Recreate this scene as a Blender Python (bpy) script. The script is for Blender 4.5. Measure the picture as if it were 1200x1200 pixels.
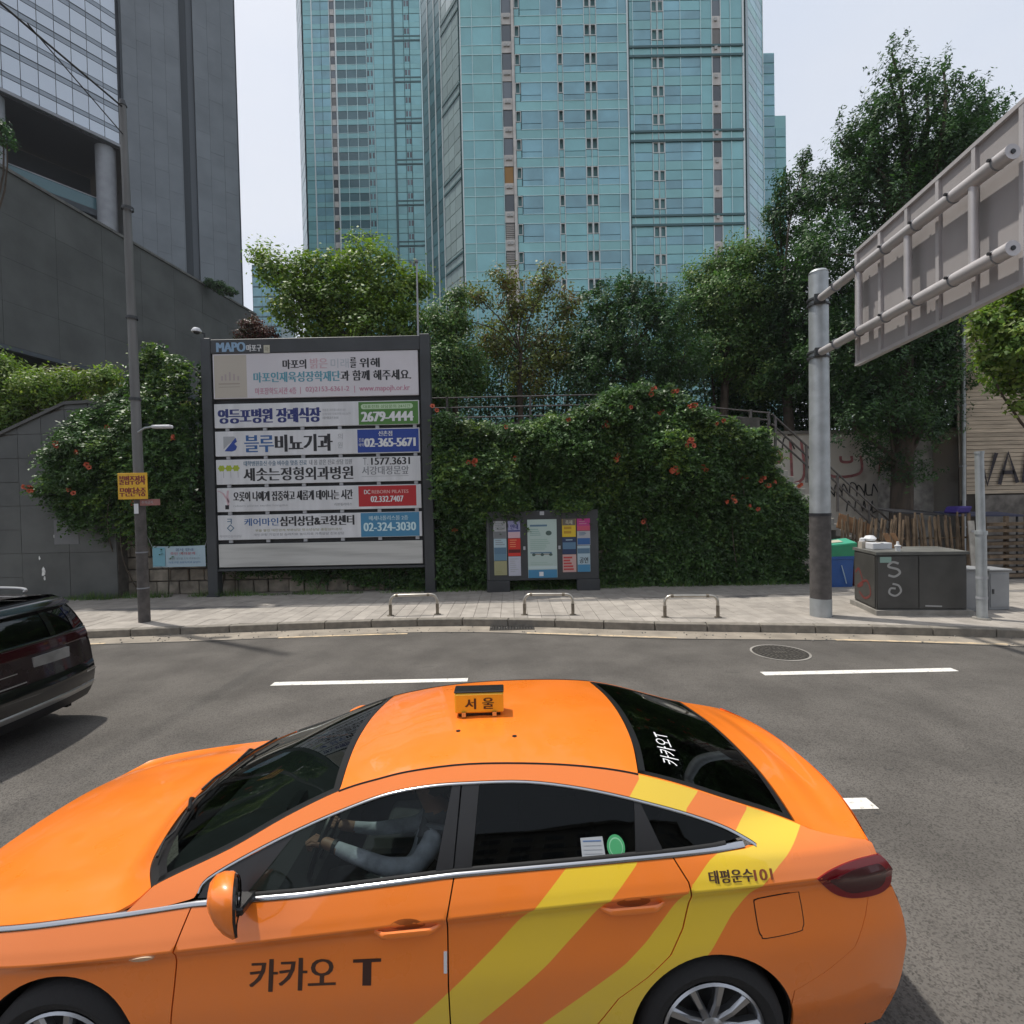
import bpy, bmesh, math, random
import numpy as np
from math import radians as R, sin, cos, pi, sqrt
from mathutils import Vector, Matrix
from mathutils.geometry import delaunay_2d_cdt, tessellate_polygon

for o in list(bpy.data.objects): bpy.data.objects.remove(o)
SC = bpy.context.scene
COL = SC.collection
random.seed(7); RNG = np.random.default_rng(7)

# ---------------------------------------------------------------- camera
cam = bpy.data.objects.new('camera', bpy.data.cameras.new('camera'))
COL.objects.link(cam); SC.camera = cam
PITCH, ROLL = R(-1.15), R(1.2)
fw = Vector((0, cos(PITCH), sin(PITCH))); u0 = Vector((0, -sin(PITCH), cos(PITCH))); r0 = Vector((1, 0, 0))
rt = r0*cos(ROLL) - u0*sin(ROLL); up = r0*sin(ROLL) + u0*cos(ROLL)
cam.matrix_world = Matrix(((rt.x, up.x, -fw.x, 0), (rt.y, up.y, -fw.y, 0), (rt.z, up.z, -fw.z, 2.67), (0, 0, 0, 1)))
cam.data.sensor_width = 36; cam.data.lens = 18.0; cam.data.clip_end = 3000; cam.data.clip_start = .05

# ---------------------------------------------------------------- light
SUN_DIR = Vector((.37, -.20, -1)).normalized()      # the way the light travels
elev = math.asin(-SUN_DIR.z)
world = bpy.data.worlds.new('World'); SC.world = world; world.use_nodes = True
nt = world.node_tree; bg = nt.nodes['Background']
sky = nt.nodes.new('ShaderNodeTexSky'); sky.sky_type = 'NISHITA'; sky.sun_disc = False
sky.sun_elevation = elev; sky.sun_rotation = math.atan2(-SUN_DIR.x, -SUN_DIR.y)
sky.air_density = 1.0; sky.dust_density = 6.0; sky.ozone_density = 1.0; sky.altitude = 30
hs = nt.nodes.new('ShaderNodeMix'); hs.data_type = 'RGBA'; hs.inputs[0].default_value = .80
hs.inputs[7].default_value = (7.0, 7.5, 8.4, 1)    # summer haze: an almost even white sky
tc = nt.nodes.new('ShaderNodeTexCoord'); cn = nt.nodes.new('ShaderNodeTexNoise'); cn.inputs['Scale'].default_value = 1.6; cn.inputs['Detail'].default_value = 5
cm = nt.nodes.new('ShaderNodeMapping'); cm.inputs['Scale'].default_value = (1, 1, 2.6); nt.links.new(tc.outputs['Generated'], cm.inputs[0]); nt.links.new(cm.outputs[0], cn.inputs['Vector'])
cx = nt.nodes.new('ShaderNodeMix'); cx.data_type = 'RGBA'; cr = nt.nodes.new('ShaderNodeMapRange'); cr.inputs[1].default_value = .35; cr.inputs[2].default_value = .68
nt.links.new(cn.outputs[0], cr.inputs[0]); nt.links.new(cr.outputs[0], cx.inputs[0]); cx.inputs[6].default_value = (6.55, 7.15, 8.25, 1); cx.inputs[7].default_value = (7.5, 7.8, 8.4, 1); nt.links.new(cx.outputs[2], hs.inputs[7])   # thin high cloud
nt.links.new(sky.outputs[0], hs.inputs[6]); nt.links.new(hs.outputs[2], bg.inputs[0])
bg.inputs[1].default_value = .088
sl = bpy.data.lights.new('sun', 'SUN'); sl.energy = 3.0; sl.angle = R(1.2); sl.color = (1, .955, .88)
so = bpy.data.objects.new('sun', sl); COL.objects.link(so)
so.rotation_euler = SUN_DIR.to_track_quat('-Z', 'Y').to_euler(); so.location = (-20, 10, 50)
vs = SC.view_settings; vs.view_transform = 'Standard'; vs.look = 'None'; vs.exposure = .45; vs.gamma = 1; vs.use_curve_mapping = False
SC.render.engine = 'CYCLES'
SC.cycles.max_bounces = 6; SC.cycles.transparent_max_bounces = 12; SC.cycles.caustics_reflective = False; SC.cycles.caustics_refractive = False

# ---------------------------------------------------------------- materials
MATS = {}
def mat(name, col, rough=.6, metal=0., var=0., scale=3., col2=None, bump=0., bscale=40., spec=.5, coat=0., rnd=0., detail=5., stretch=None, emit=None, contrast=(.35, .65)):
    """procedural surface: base colour varied by noise, per-object tint, fine bump"""
    if name in MATS: return MATS[name]
    m = bpy.data.materials.new(name); m.use_nodes = True; MATS[name] = m
    t = m.node_tree; b = t.nodes['Principled BSDF']; N = t.nodes.new; L = t.links.new
    b.inputs['Roughness'].default_value = rough; b.inputs['Metallic'].default_value = metal
    b.inputs['Specular IOR Level'].default_value = spec; b.inputs['Coat Weight'].default_value = coat
    b.inputs['Coat Roughness'].default_value = .04
    b.inputs['Base Color'].default_value = (*col, 1)
    geo = N('ShaderNodeNewGeometry'); vec = geo.outputs['Position']
    if stretch:
        mp = N('ShaderNodeMapping'); mp.inputs['Scale'].default_value = stretch; L(vec, mp.inputs[0]); vec = mp.outputs[0]
    out = None
    if var > 0 or col2:
        n = N('ShaderNodeTexNoise'); n.inputs['Scale'].default_value = scale; n.inputs['Detail'].default_value = detail; L(vec, n.inputs['Vector'])
        mr = N('ShaderNodeMapRange'); mr.inputs[1].default_value = contrast[0]; mr.inputs[2].default_value = contrast[1]; L(n.outputs[0], mr.inputs[0])
        mx = N('ShaderNodeMix'); mx.data_type = 'RGBA'; L(mr.outputs[0], mx.inputs[0])
        c2 = col2 if col2 else tuple(c*(1-var) for c in col); c1 = col if col2 else tuple(min(1, c*(1+var*.6)) for c in col)
        mx.inputs[6].default_value = (*c1, 1); mx.inputs[7].default_value = (*c2, 1); out = mx.outputs[2]
    if rnd > 0:
        oi = N('ShaderNodeObjectInfo'); mr2 = N('ShaderNodeMapRange'); L(oi.outputs['Random'], mr2.inputs[0])
        mr2.inputs[3].default_value = 1-rnd; mr2.inputs[4].default_value = 1+rnd
        h = N('ShaderNodeHueSaturation'); L(mr2.outputs[0], h.inputs['Value'])
        if out: L(out, h.inputs['Color'])
        else: h.inputs['Color'].default_value = (*col, 1)
        out = h.outputs[0]
    if out: L(out, b.inputs['Base Color'])
    if bump > 0:
        n2 = N('ShaderNodeTexNoise'); n2.inputs['Scale'].default_value = bscale; n2.inputs['Detail'].default_value = 6; L(vec, n2.inputs['Vector'])
        bp = N('ShaderNodeBump'); bp.inputs['Strength'].default_value = bump; bp.inputs['Distance'].default_value = .02
        L(n2.outputs[0], bp.inputs['Height']); L(bp.outputs[0], b.inputs['Normal'])
    return m

def glass(name, tint, refl=.08, rough=.02, gain=1.):
    """thin pane: tinted see-through plus a Fresnel mirror"""
    m = bpy.data.materials.new(name); m.use_nodes = True; t = m.node_tree; t.nodes.clear(); N = t.nodes.new; L = t.links.new
    o = N('ShaderNodeOutputMaterial'); tr = N('ShaderNodeBsdfTransparent'); tr.inputs[0].default_value = (*tint, 1)
    gl = N('ShaderNodeBsdfGlossy'); gl.inputs['Roughness'].default_value = rough; gl.inputs[0].default_value = (.9, .95, .95, 1)
    lw = N('ShaderNodeFresnel'); lw.inputs[0].default_value = 1.45
    mr = N('ShaderNodeMath'); mr.operation = 'MULTIPLY_ADD'; mr.inputs[1].default_value = gain; mr.inputs[2].default_value = refl
    mx = N('ShaderNodeMixShader'); L(lw.outputs[0], mr.inputs[0]); L(mr.outputs[0], mx.inputs[0]); L(tr.outputs[0], mx.inputs[1]); L(gl.outputs[0], mx.inputs[2]); L(mx.outputs[0], o.inputs[0])
    MATS[name] = m
    return m

# ---------------------------------------------------------------- object helpers
def tagit(o, label=None, cat=None, group=None, kind=None):
    if label: o['label'] = label
    if cat: o['category'] = cat
    if group: o['group'] = group
    if kind: o['kind'] = kind
    return o
def thing(name, label, cat, loc=(0, 0, 0), group=None, rot=None):
    o = bpy.data.objects.new(name, None); COL.objects.link(o); o.location = loc; o.empty_display_size = .3
    if rot: o.rotation_euler = rot
    return tagit(o, label, cat, group)
def link_mesh(name, me, parent=None, label=None, loc=(0, 0, 0), kind=None):
    o = bpy.data.objects.new(name, me); COL.objects.link(o); o.location = loc
    if parent: o.parent = parent
    if label: o['label'] = label
    if kind: o['kind'] = kind
    return o
def origin_of(parent):
    """where the parent's local origin stands; parts are given in world coordinates unless the thing is turned"""
    v = Vector((0, 0, 0)); p = parent
    while p: v += p.location; p = p.parent
    return v
def copy_thing(src, loc, rotz=None, label=None):
    def rec(o, par):
        c = o.copy(); COL.objects.link(c)
        if par: c.parent = par
        for ch in o.children: rec(ch, c)
        return c
    r = rec(src, None); r.location = loc
    if rotz is not None: r.rotation_euler = (0, 0, rotz)
    if label: r['label'] = label
    return r

class MB:
    """collects shapes, links them as one mesh"""
    def __init__(s): s.v = []; s.f = []; s.mi = []; s.n = 0; s.cur = 0
    def add(s, vs, fs, mi=None):
        s.v.extend([tuple(p) for p in vs]); s.f.extend([tuple(i+s.n for i in f) for f in fs]); s.mi.extend([s.cur if mi is None else mi]*len(fs)); s.n += len(vs); return s
    def box(s, x0, x1, y0, y1, z0, z1, ch=0.):
        if x0 > x1: x0, x1 = x1, x0
        if y0 > y1: y0, y1 = y1, y0
        if z0 > z1: z0, z1 = z1, z0
        return s.obox(((x0+x1)/2, (y0+y1)/2, (z0+z1)/2), (x1-x0, 0, 0), (0, y1-y0, 0), (0, 0, z1-z0), ch)
    def obox(s, c, a, b, d, ch=0.):
        """box about c spanned by full edge vectors a, b, d; ch bevels the edges running along each axis"""
        c = Vector(c); a = Vector(a)/2; b = Vector(b)/2; d = Vector(d)/2
        if ch <= 0:
            vs = [c+a*i+b*j+d*k for k in (-1, 1) for j in (-1, 1) for i in (-1, 1)]
            return s.add(vs, [(0, 2, 3, 1), (4, 5, 7, 6), (0, 1, 5, 4), (2, 6, 7, 3), (0, 4, 6, 2), (1, 3, 7, 5)])
        la, lb, ld = a.length, b.length, d.length
        ax, bx, dx = a/la, b/lb, d/ld; vs = []; idx = {}
        for i in (-1, 1):
            for j in (-1, 1):
                for k in (-1, 1):
                    for w in range(3):
                        p = c + ax*i*(la - (0 if w == 0 else ch)) + bx*j*(lb - (0 if w == 1 else ch)) + dx*k*(ld - (0 if w == 2 else ch))
                        idx[i, j, k, w] = len(vs); vs.append(p)
        F = []
        S = (-1, 1)
        for i in S: F.append(tuple(idx[i, j, k, 0] for j, k in ((-1, -1), (1, -1), (1, 1), (-1, 1))))
        for j in S: F.append(tuple(idx[i, j, k, 1] for i, k in ((-1, -1), (-1, 1), (1, 1), (1, -1))))
        for k in S: F.append(tuple(idx[i, j, k, 2] for i, j in ((-1, -1), (1, -1), (1, 1), (-1, 1))))
        for j in S:
            for k in S: F.append((idx[-1, j, k, 1], idx[1, j, k, 1], idx[1, j, k, 2], idx[-1, j, k, 2]))
            for k in S: F.append((idx[j, -1, k, 0], idx[j, 1, k, 0], idx[j, 1, k, 2], idx[j, -1, k, 2]))
            for k in S: F.append((idx[j, k, -1, 0], idx[j, k, 1, 0], idx[j, k, 1, 1], idx[j, k, -1, 1]))
        for i in S:
            for j in S:
                for k in S: F.append((idx[i, j, k, 0], idx[i, j, k, 1], idx[i, j, k, 2]))
        n0 = len(s.f); s.add(vs, F)
        cc = c
        for q in range(n0, len(s.f)):           # make every face look outwards
            f = s.f[q]; p = [Vector(s.v[t]) for t in f]; nn = (p[1]-p[0]).cross(p[2]-p[1])
            if nn.dot(sum(p, Vector())/len(p) - cc) < 0: s.f[q] = f[::-1]
        return s
    def tube(s, pts, r, n=10, cap=True, sq=None):
        pts = [Vector(p) for p in pts]; rs = r if isinstance(r, (list, tuple)) else [r]*len(pts)
        base = s.n; vs = []; prev = None
        for i, p in enumerate(pts):
            t = (pts[min(i+1, len(pts)-1)] - pts[max(i-1, 0)])
            t = t.normalized() if t.length > 1e-9 else Vector((0, 0, 1))
            if prev is None:
                ref = Vector((0, 0, 1)) if abs(t.z) < .9 else Vector((1, 0, 0)); a = t.cross(ref).normalized()
            else: a = (prev - t*prev.dot(t)).normalized()
            prev = a; b = t.cross(a)
            for k in range(n):
                an = 2*pi*k/n + (pi/4 if n == 4 else 0); vs.append(p + a*cos(an)*rs[i] + b*sin(an)*rs[i])
        fs = [(i*n+k, i*n+(k+1) % n, (i+1)*n+(k+1) % n, (i+1)*n+k) for i in range(len(pts)-1) for k in range(n)]
        if cap: fs += [tuple(reversed(range(n))), tuple((len(pts)-1)*n+k for k in range(n))]
        return s.add(vs, fs)
    def lathe(s, prof, c=(0, 0, 0), axis='z', n=24):
        c = Vector(c); vs = []; m = len(prof)
        for k in range(n):
            a = 2*pi*k/n
            for r, h in prof:
                q = {'z': (r*cos(a), r*sin(a), h), 'y': (r*cos(a), h, r*sin(a)), 'x': (h, r*cos(a), r*sin(a))}[axis]; vs.append(c+Vector(q))
        fs = [(k*m+i, ((k+1) % n)*m+i, ((k+1) % n)*m+i+1, k*m+i+1) for k in range(n) for i in range(m-1)]
        return s.add(vs, fs)
    def prism(s, poly, y0, y1, plane='xz'):
        """polygon (a, b) pairs extruded from y0 to y1 along the third axis"""
        f = {'xz': lambda a, b, h: (a, h, b), 'xy': lambda a, b, h: (a, b, h), 'yz': lambda a, b, h: (h, a, b)}[plane]
        n = len(poly); vs = [f(a, b, y0) for a, b in poly] + [f(a, b, y1) for a, b in poly]
        tri = tessellate_polygon([[Vector((a, b, 0)) for a, b in poly]])
        fs = [tuple(t) for t in tri] + [tuple(reversed([i+n for i in t])) for t in tri]
        fs += [(i, i+n, (i+1) % n+n, (i+1) % n) for i in range(n)]
        return s.add(vs, fs)
    def mesh(s, name, off=(0, 0, 0)):
        me = bpy.data.meshes.new(name)
        me.from_pydata([(p[0]-off[0], p[1]-off[1], p[2]-off[2]) for p in s.v], [], s.f)
        return me
    def build(s, name, mats, parent=None, smooth=False, label=None, local=False, fix=True, kind=None, angle=None):
        off = (0, 0, 0) if (local or not parent) else origin_of(parent)
        me = s.mesh(name, off)
        mats = mats if isinstance(mats, (list, tuple)) else [mats]
        for m in mats: me.materials.append(m)
        if len(mats) > 1: me.polygons.foreach_set('material_index', s.mi)
        if fix:
            bm = bmesh.new(); bm.from_mesh(me); bmesh.ops.recalc_face_normals(bm, faces=bm.faces); bm.to_mesh(me); bm.free()
        if smooth: me.shade_smooth(); 
        if smooth and angle is not False:
            me.set_sharp_from_angle(angle=R(angle or 38))
        me.update()
        return link_mesh(name, me, parent, label, kind=kind)

def struct(name, mb, m, smooth=False, fix=True):
    o = mb.build(name, m, None, smooth, fix=fix); o['kind'] = 'structure'; return o

def arr_mesh(name, V, nper, mats, parent=None, midx=None, kind=None, smooth=False, label=None):
    """numpy vertices grouped nper per face -> one mesh"""
    off = origin_of(parent) if parent else Vector((0, 0, 0))
    V = V.reshape(-1, 3) - np.array(off)
    me = bpy.data.meshes.new(name); nv = len(V); nf = nv//nper
    me.vertices.add(nv); me.vertices.foreach_set('co', V.astype(np.float32).ravel())
    me.loops.add(nv); me.loops.foreach_set('vertex_index', np.arange(nv, dtype=np.int32))
    me.polygons.add(nf); me.polygons.foreach_set('loop_start', np.arange(0, nv, nper, dtype=np.int32)); me.polygons.foreach_set('loop_total', np.full(nf, nper, dtype=np.int32))
    for m in (mats if isinstance(mats, (list, tuple)) else [mats]): me.materials.append(m)
    if midx is not None: me.polygons.foreach_set('material_index', midx.astype(np.int32))
    me.update(calc_edges=True)
    return link_mesh(name, me, parent, label, kind=kind)

# lettering: real characters, converted to thin meshes
FONTCACHE = {}
TEXTS = ['마포의', '밝은', '미래', '를', '위해', '마포인재육성장학재단', '과 함께 해주세요.', '마포장학도서관 4층', '|', '02)2153-6361-2', 'www.mapojh.or.kr', '영등포병원 장례식장', '영등포 지하철 2호선 3번', '장례식장 대표전화 02-2679', '서울 영등포구 당산로', '대표전화 상담문의 24시간', '2679-4444', '블루', '비뇨기과', '의', '원', '신촌점', '02-365-5671', '진료', '예약', '대학병원출신 수술 비수술 맞춤 진료', '내 몸 같은 진료 상담 입원', '세솟는정형외과병원', 'T.', '1577.3631', '서강대정문앞', '오롯이 나에게 집중하고 새롭게 태어나는 시간', 'reborn pilates studio hongdae', '리본필라테스', 'REBORN PILATES', '02.332.7407', 'DC', 'ㅋ', '케어마인심리상담', '케어마인', '심리상담&코칭센터', '우울 불안 대인관계 부부상담 청소년상담 종합심리검사', '개인코칭 기업코칭 심리치료 놀이치료 가족상담 진로상담', '메세나폴리스몰 2층', '02-324-3030', 'MAPO', '마포구', '마', '안내', '축제', '공연', '주차금지', '서', '울', '카카오', 'T', '태평운수', '101', '카카오T', '불법주정차', '무인단속중', '공사 안내', '주민 여러분께', '통행에 불편을 드려 죄송합니다', '마포구청 공원녹지과 담당자']
def typeset():
    """all strings are set once, line under line, and cut apart again: one font evaluation"""
    cu = bpy.data.curves.new('lettering', 'FONT'); cu.body = chr(10).join(TEXTS); cu.resolution_u = 3; cu.space_line = 3.
    ob = bpy.data.objects.new('lettering', cu); COL.objects.link(ob)
    me = bpy.data.meshes.new_from_object(ob.evaluated_get(bpy.context.evaluated_depsgraph_get()))
    n = len(me.vertices); co = np.empty(n*3, np.float32); me.vertices.foreach_get('co', co); co = co.reshape(-1, 3); row = np.rint((.30-co[:, 1])/3.).astype(int)
    F = [[] for _ in TEXTS]
    for p in me.polygons: F[row[p.vertices[0]]].append(tuple(p.vertices))
    for i, s in enumerate(TEXTS):
        used = sorted({v for f in F[i] for v in f}); rm = {v: k for k, v in enumerate(used)}
        FONTCACHE[s] = ([tuple(float(q) for q in co[v]) for v in used], [tuple(rm[v] for v in f) for f in F[i]])
    bpy.data.objects.remove(ob); bpy.data.curves.remove(cu); bpy.data.meshes.remove(me)
typeset()
def glyphs(body): return FONTCACHE[body]
def text_mb(body, x0, x1, z0, z1, fn, bold=0., layers=0):
    """fit the text into x0..x1, z0..z1 of a flat chart, then fn(x, z, lift) puts it on its surface"""
    vs, fs = glyphs(body); mb = MB()
    if not vs: return mb
    a = np.array(vs); lo = a.min(0); hi = a.max(0)
    k = (layers or (3 if bold else 1))
    for q in range(k):
        dx = (q-(k-1)/2)*bold
        mb.add([fn(x0+(v[0]-lo[0])/(hi[0]-lo[0])*(x1-x0)+dx, z0+(v[1]-lo[1])/(hi[1]-lo[1]+1e-9)*(z1-z0), .0004*q) for v in vs], fs)
    return mb
# ================================================================ curves
def pchip(xs, ys, x):
    xs = np.asarray(xs, float); ys = np.asarray(ys, float); h = np.diff(xs); d = np.diff(ys)/h
    m = np.zeros_like(ys); m[0] = d[0]; m[-1] = d[-1]
    for i in range(1, len(xs)-1):
        if d[i-1]*d[i] > 0:
            w1 = 2*h[i]+h[i-1]; w2 = h[i]+2*h[i-1]; m[i] = (w1+w2)/(w1/d[i-1]+w2/d[i])
    x = np.clip(x, xs[0], xs[-1]); i = np.clip(np.searchsorted(xs, x)-1, 0, len(h)-1); t = (x-xs[i])/h[i]
    return (2*t**3-3*t**2+1)*ys[i]+(t**3-2*t**2+t)*h[i]*m[i]+(-2*t**3+3*t**2)*ys[i+1]+(t**3-t**2)*h[i]*m[i+1]
def vnoise(p, f, seed=0):
    """smooth value noise, p: (n,3) array"""
    p = np.asarray(p)*f + seed*17.13; i = np.floor(p).astype(np.int64); t = p-i; t = t*t*(3-2*t); r = 0
    for dx in (0, 1):
        for dy in (0, 1):
            for dz in (0, 1):
                q = i+np.array([dx, dy, dz]); h = (q[:, 0]*73856093 ^ q[:, 1]*19349663 ^ q[:, 2]*83492791) & 0xffffff
                h = ((h*1103515245+12345) >> 8) & 0xffff
                r = r + h/65535.*np.where(dx, t[:, 0], 1-t[:, 0])*np.where(dy, t[:, 1], 1-t[:, 1])*np.where(dz, t[:, 2], 1-t[:, 2])
    return r

# ================================================================ the setting
M_ASPH = mat('asphalt', (.101, .093, .084), .93, var=.2, scale=1.1, bump=.55, bscale=70, spec=.25)
def asphalt_nodes(m):
    t = m.node_tree; N = t.nodes.new; L = t.links.new; b = t.nodes['Principled BSDF']
    old = b.inputs['Base Color'].links[0].from_socket; g = N('ShaderNodeNewGeometry')
    v = N('ShaderNodeTexVoronoi'); v.inputs['Scale'].default_value = 95; L(g.outputs['Position'], v.inputs['Vector'])
    n = N('ShaderNodeTexNoise'); n.inputs['Scale'].default_value = .6; n.inputs['Detail'].default_value = 8; n.inputs['Roughness'].default_value = .7; L(g.outputs['Position'], n.inputs['Vector'])
    st = N('ShaderNodeMapRange'); st.inputs[1].default_value = .0; st.inputs[2].default_value = .55; st.inputs[3].default_value = .62; st.inputs[4].default_value = 1.28
    sep = N('ShaderNodeSeparateColor'); L(v.outputs['Color'], sep.inputs[0]); L(sep.outputs[0], st.inputs[0])
    sx = N('ShaderNodeSeparateXYZ'); L(g.outputs['Position'], sx.inputs[0])
    # worn wheel tracks along the lanes: coarser, paler aggregate in the near lane
    w = N('ShaderNodeMapRange'); w.inputs[1].default_value = 9; w.inputs[2].default_value = 5; w.inputs[3].default_value = .35; w.inputs[4].default_value = 1.; L(sx.outputs[1], w.inputs[0])
    mx = N('ShaderNodeMix'); mx.data_type = 'RGBA'; mx.blend_type = 'MULTIPLY'; L(w.outputs[0], mx.inputs[0]); L(old, mx.inputs[6]); L(st.outputs[0], mx.inputs[7])
    st2 = N('ShaderNodeMapRange'); st2.inputs[1].default_value = .3; st2.inputs[2].default_value = .7; st2.inputs[3].default_value = .86; st2.inputs[4].default_value = 1.12; L(n.outputs[0], st2.inputs[0])
    m2 = N('ShaderNodeMix'); m2.data_type = 'RGBA'; m2.blend_type = 'MULTIPLY'; m2.inputs[0].default_value = 1; L(mx.outputs[2], m2.inputs[6]); L(st2.outputs[0], m2.inputs[7])
    L(m2.outputs[2], b.inputs['Base Color'])
asphalt_nodes(M_ASPH)
M_TAR = mat('tar', (.045, .043, .04), .8, bump=.3, bscale=60)
M_CONC = mat('concrete', (.26, .245, .22), .9, var=.25, scale=2.5, bump=.3, bscale=50)
M_CURB = mat('granite_curb', (.205, .185, .155), .85, var=.2, scale=8, bump=.3, bscale=90, rnd=.10)
M_GUT = mat('gutter_concrete', (.27, .235, .19), .9, var=.25, scale=2, bump=.3, bscale=60)
M_SLAB = mat('paving', (.33, .30, .265), .9, var=.16, scale=3.5, bump=.25, bscale=80, rnd=.10)
M_SLABD = mat('paving_dark', (.17, .16, .15), .9, var=.2, scale=4, bump=.25, bscale=80, rnd=.08)
M_JOINT = mat('joint_sand', (.14, .12, .10), .95, var=.2, scale=6)
M_PAINT = mat('road_paint', (.70, .68, .63), .8, col2=(.30, .28, .25), scale=22, bump=.2, bscale=90, detail=9, contrast=(.56, .72))
M_YEL = mat('yellow_paint', (.60, .46, .29), .85, col2=(.36, .30, .22), scale=7, contrast=(.4, .62))
M_DIRT = mat('soil', (.075, .06, .04), 1., var=.4, scale=2, bump=.5, bscale=20)
M_IRON = mat('cast_iron', (.055, .05, .045), .75, metal=.5, var=.3, scale=20)

CX = [-60, -30, -14, -8.8, -6.4, -3.7, -2.28, -.9, .31, 3.03, 6.53, 9.23, 14, 22, 60]
CY = [5.5, 8.7, 10.15, 10.65, 10.85, 11.03, 11.08, 11.02, 10.84, 10.28, 9.75, 9.22, 8.1, 6.0, -6]
yc = lambda x: float(pchip(CX, CY, x))

mb = MB(); mb.add([(-900, -900, -.05), (900, -900, -.05), (900, 900, -.05), (-900, 900, -.05)], [(0, 1, 2, 3)])
struct('ground', mb, M_DIRT)
# road: one sheet from behind the camera to the gutter
mb = MB(); xs = np.linspace(-60, 60, 121)
mb.v = [(x, -25, 0) for x in xs] + [(x, yc(x)+.02, 0) for x in xs]; mb.f = [(i, i+1, i+122, i+121) for i in range(120)]; mb.mi = [0]*120; mb.n = 242
struct('road', mb, M_ASPH)
def ribbon(mb, x0, x1, f0, f1, z, step=.35):
    n = max(2, int((x1-x0)/step)+1); X = np.linspace(x0, x1, n)
    mb.add([(x, f0(x), z) for x in X]+[(x, f1(x), z) for x in X], [(i, i+1, n+i+1, n+i) for i in range(n-1)])
mb = MB(); ribbon(mb, -40, 40, lambda x: yc(x)-.55-.05*sin(x*.8), lambda x: yc(x)+.01, .004); struct('gutter', mb, M_GUT)
# thin tar lines and a patch with its worn edges
mb = MB()
ribbon(mb, -40, 40, lambda x: yc(x)-.60-.05*sin(x*.8), lambda x: yc(x)-.553-.05*sin(x*.8), .0055)
tagit(mb.build('tar_seam', M_TAR), kind='structure')
# lane markings
mark = tagit(bpy.data.objects.new('lane_markings', None), kind='structure'); COL.objects.link(mark)
def dash(x0, x1, y, w=.15, m=M_PAINT, z=.004, fy=None, n=14):
    mb = MB(); X = np.linspace(x0, x1, n); g = fy or (lambda x: y)
    mb.add([(x, g(x)-w/2+random.uniform(-.005, .005), z) for x in X]+[(x, g(x)+w/2+random.uniform(-.005, .005), z) for x in X], [(i, i+1, n+i+1, n+i) for i in range(n-1)])
    return mb
for x0, x1 in ((-18.4, -15.4), (-11.0, -8.0), (-3.66, -.72), (3.72, 6.62), (11.1, 14.1), (18.4, 21.4)):
    dash(x0, x1, 7.66).build('dash_line', M_PAINT, mark)
for x0, x1 in ((-19.9, -16.9), (-9.9, -6.9), (.12, 3.06), (10.1, 13.1), (20.1, 23.1)):
    dash(x0, x1, 4.37, .16).build('dash_line', M_PAINT, mark)
for x0, x1, k in ((-13, -8.2, .5), (-4.8, -2.2, .62), (.25, 3.1, .53), (5.9, 8.6, .48), (11.5, 14.5, .5)):
    dash(x0, x1, 0, .085, z=.0075, fy=lambda x: yc(x)-k+.1*(k-.5)).build('edge_line', M_YEL, mark)

# curb: one granite stone after another
curb = tagit(bpy.data.objects.new('curb', None), kind='structure'); COL.objects.link(curb)
x = -24.
while x < 26:
    x1 = x+.985; ya, yb = yc(x), yc(x1); jz = random.uniform(-.003, .003)
    mb = MB(); mb.obox(((x+x1)/2, (ya+yb)/2+.09, .045+jz), (x1-x-.008, yb-ya, 0), (-(yb-ya)*.18, .18, 0), (0, 0, .22), .012)
    mb.build('curb_stone', M_CURB, curb); x += .995

# sidewalk
mb = MB(); xs = np.linspace(-40, 40, 161); n = 161
mb.add([(x, yc(x)+.17, .118) for x in xs]+[(x, 15.2 if x < 8.9 else 19.4, .118) for x in xs], [(i, i+1, n+i+1, n+i) for i in range(n-1)])
sw = struct('sidewalk', mb, M_JOINT)
slab_m = {}
def slab(x, y0, y1, m, kindm):
    L = round(y1-y0, 3)
    if (L, kindm) not in slab_m:
        b = MB(); b.box(.003, .297, .003, L-.003, -.03, .03, .004); me = b.mesh('paving_slab'); me.materials.append(m); slab_m[L, kindm] = me
    return slab_m[L, kindm]
rest = MB(); restd = MB(); placed = []
for ix in range(-80, 100):
    x0 = ix*.3; yk = yc(x0+.15)+.185; rows = []; y = 12.76
    while y-.6 > yk-.25: rows.append((y-.6, y)); y -= .6
    if rows: rows[-1] = (round((yk)*20)/20 if yk > rows[-1][0]+.05 else yk, rows[-1][1]) if True else 0
    rows = [(max(a, yk), b) for a, b in rows]
    if rows and rows[-1][0] > yk+.01: rows.append((yk, rows[-1][0]))
    rows = [(round(a, 2), round(b, 2)) for a, b in rows if b-a > .06]
    back = 15.1 if x0 < 8.5 else 19.3; yb = 13.06; brows = []
    while yb < back-.1: brows.append((yb, min(yb+.6, back))); yb += .6
    for a, b in rows: placed.append((x0, a, b, 0))
    placed.append((x0, 12.77, 13.05, 1))
    for a, b in brows: placed.append((x0, round(a, 2), round(b, 2), 0))
vis = sorted([p for p in placed if -9.6 < p[0] < 10.6 and p[0] < .93*p[2] and -p[0] < .95*p[2]], key=lambda p: p[1])[:300]; viss = set(vis)
for p in placed:
    x0, a, b, d = p; jz = random.uniform(-.003, .003)
    if p in viss:
        o = link_mesh('paving_slab', slab(x0, a, b, M_SLABD if d else M_SLAB, d), sw); o.location = (x0, a, .118+jz)
    else: (restd if d else rest).box(x0+.003, x0+.297, a+.003, b-.003, .10, .148+jz)
rest.build('paving_slabs_beyond', M_SLAB, sw, fix=False, kind='stuff'); restd.build('paving_band_beyond', M_SLABD, sw, fix=False, kind='stuff')

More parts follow.
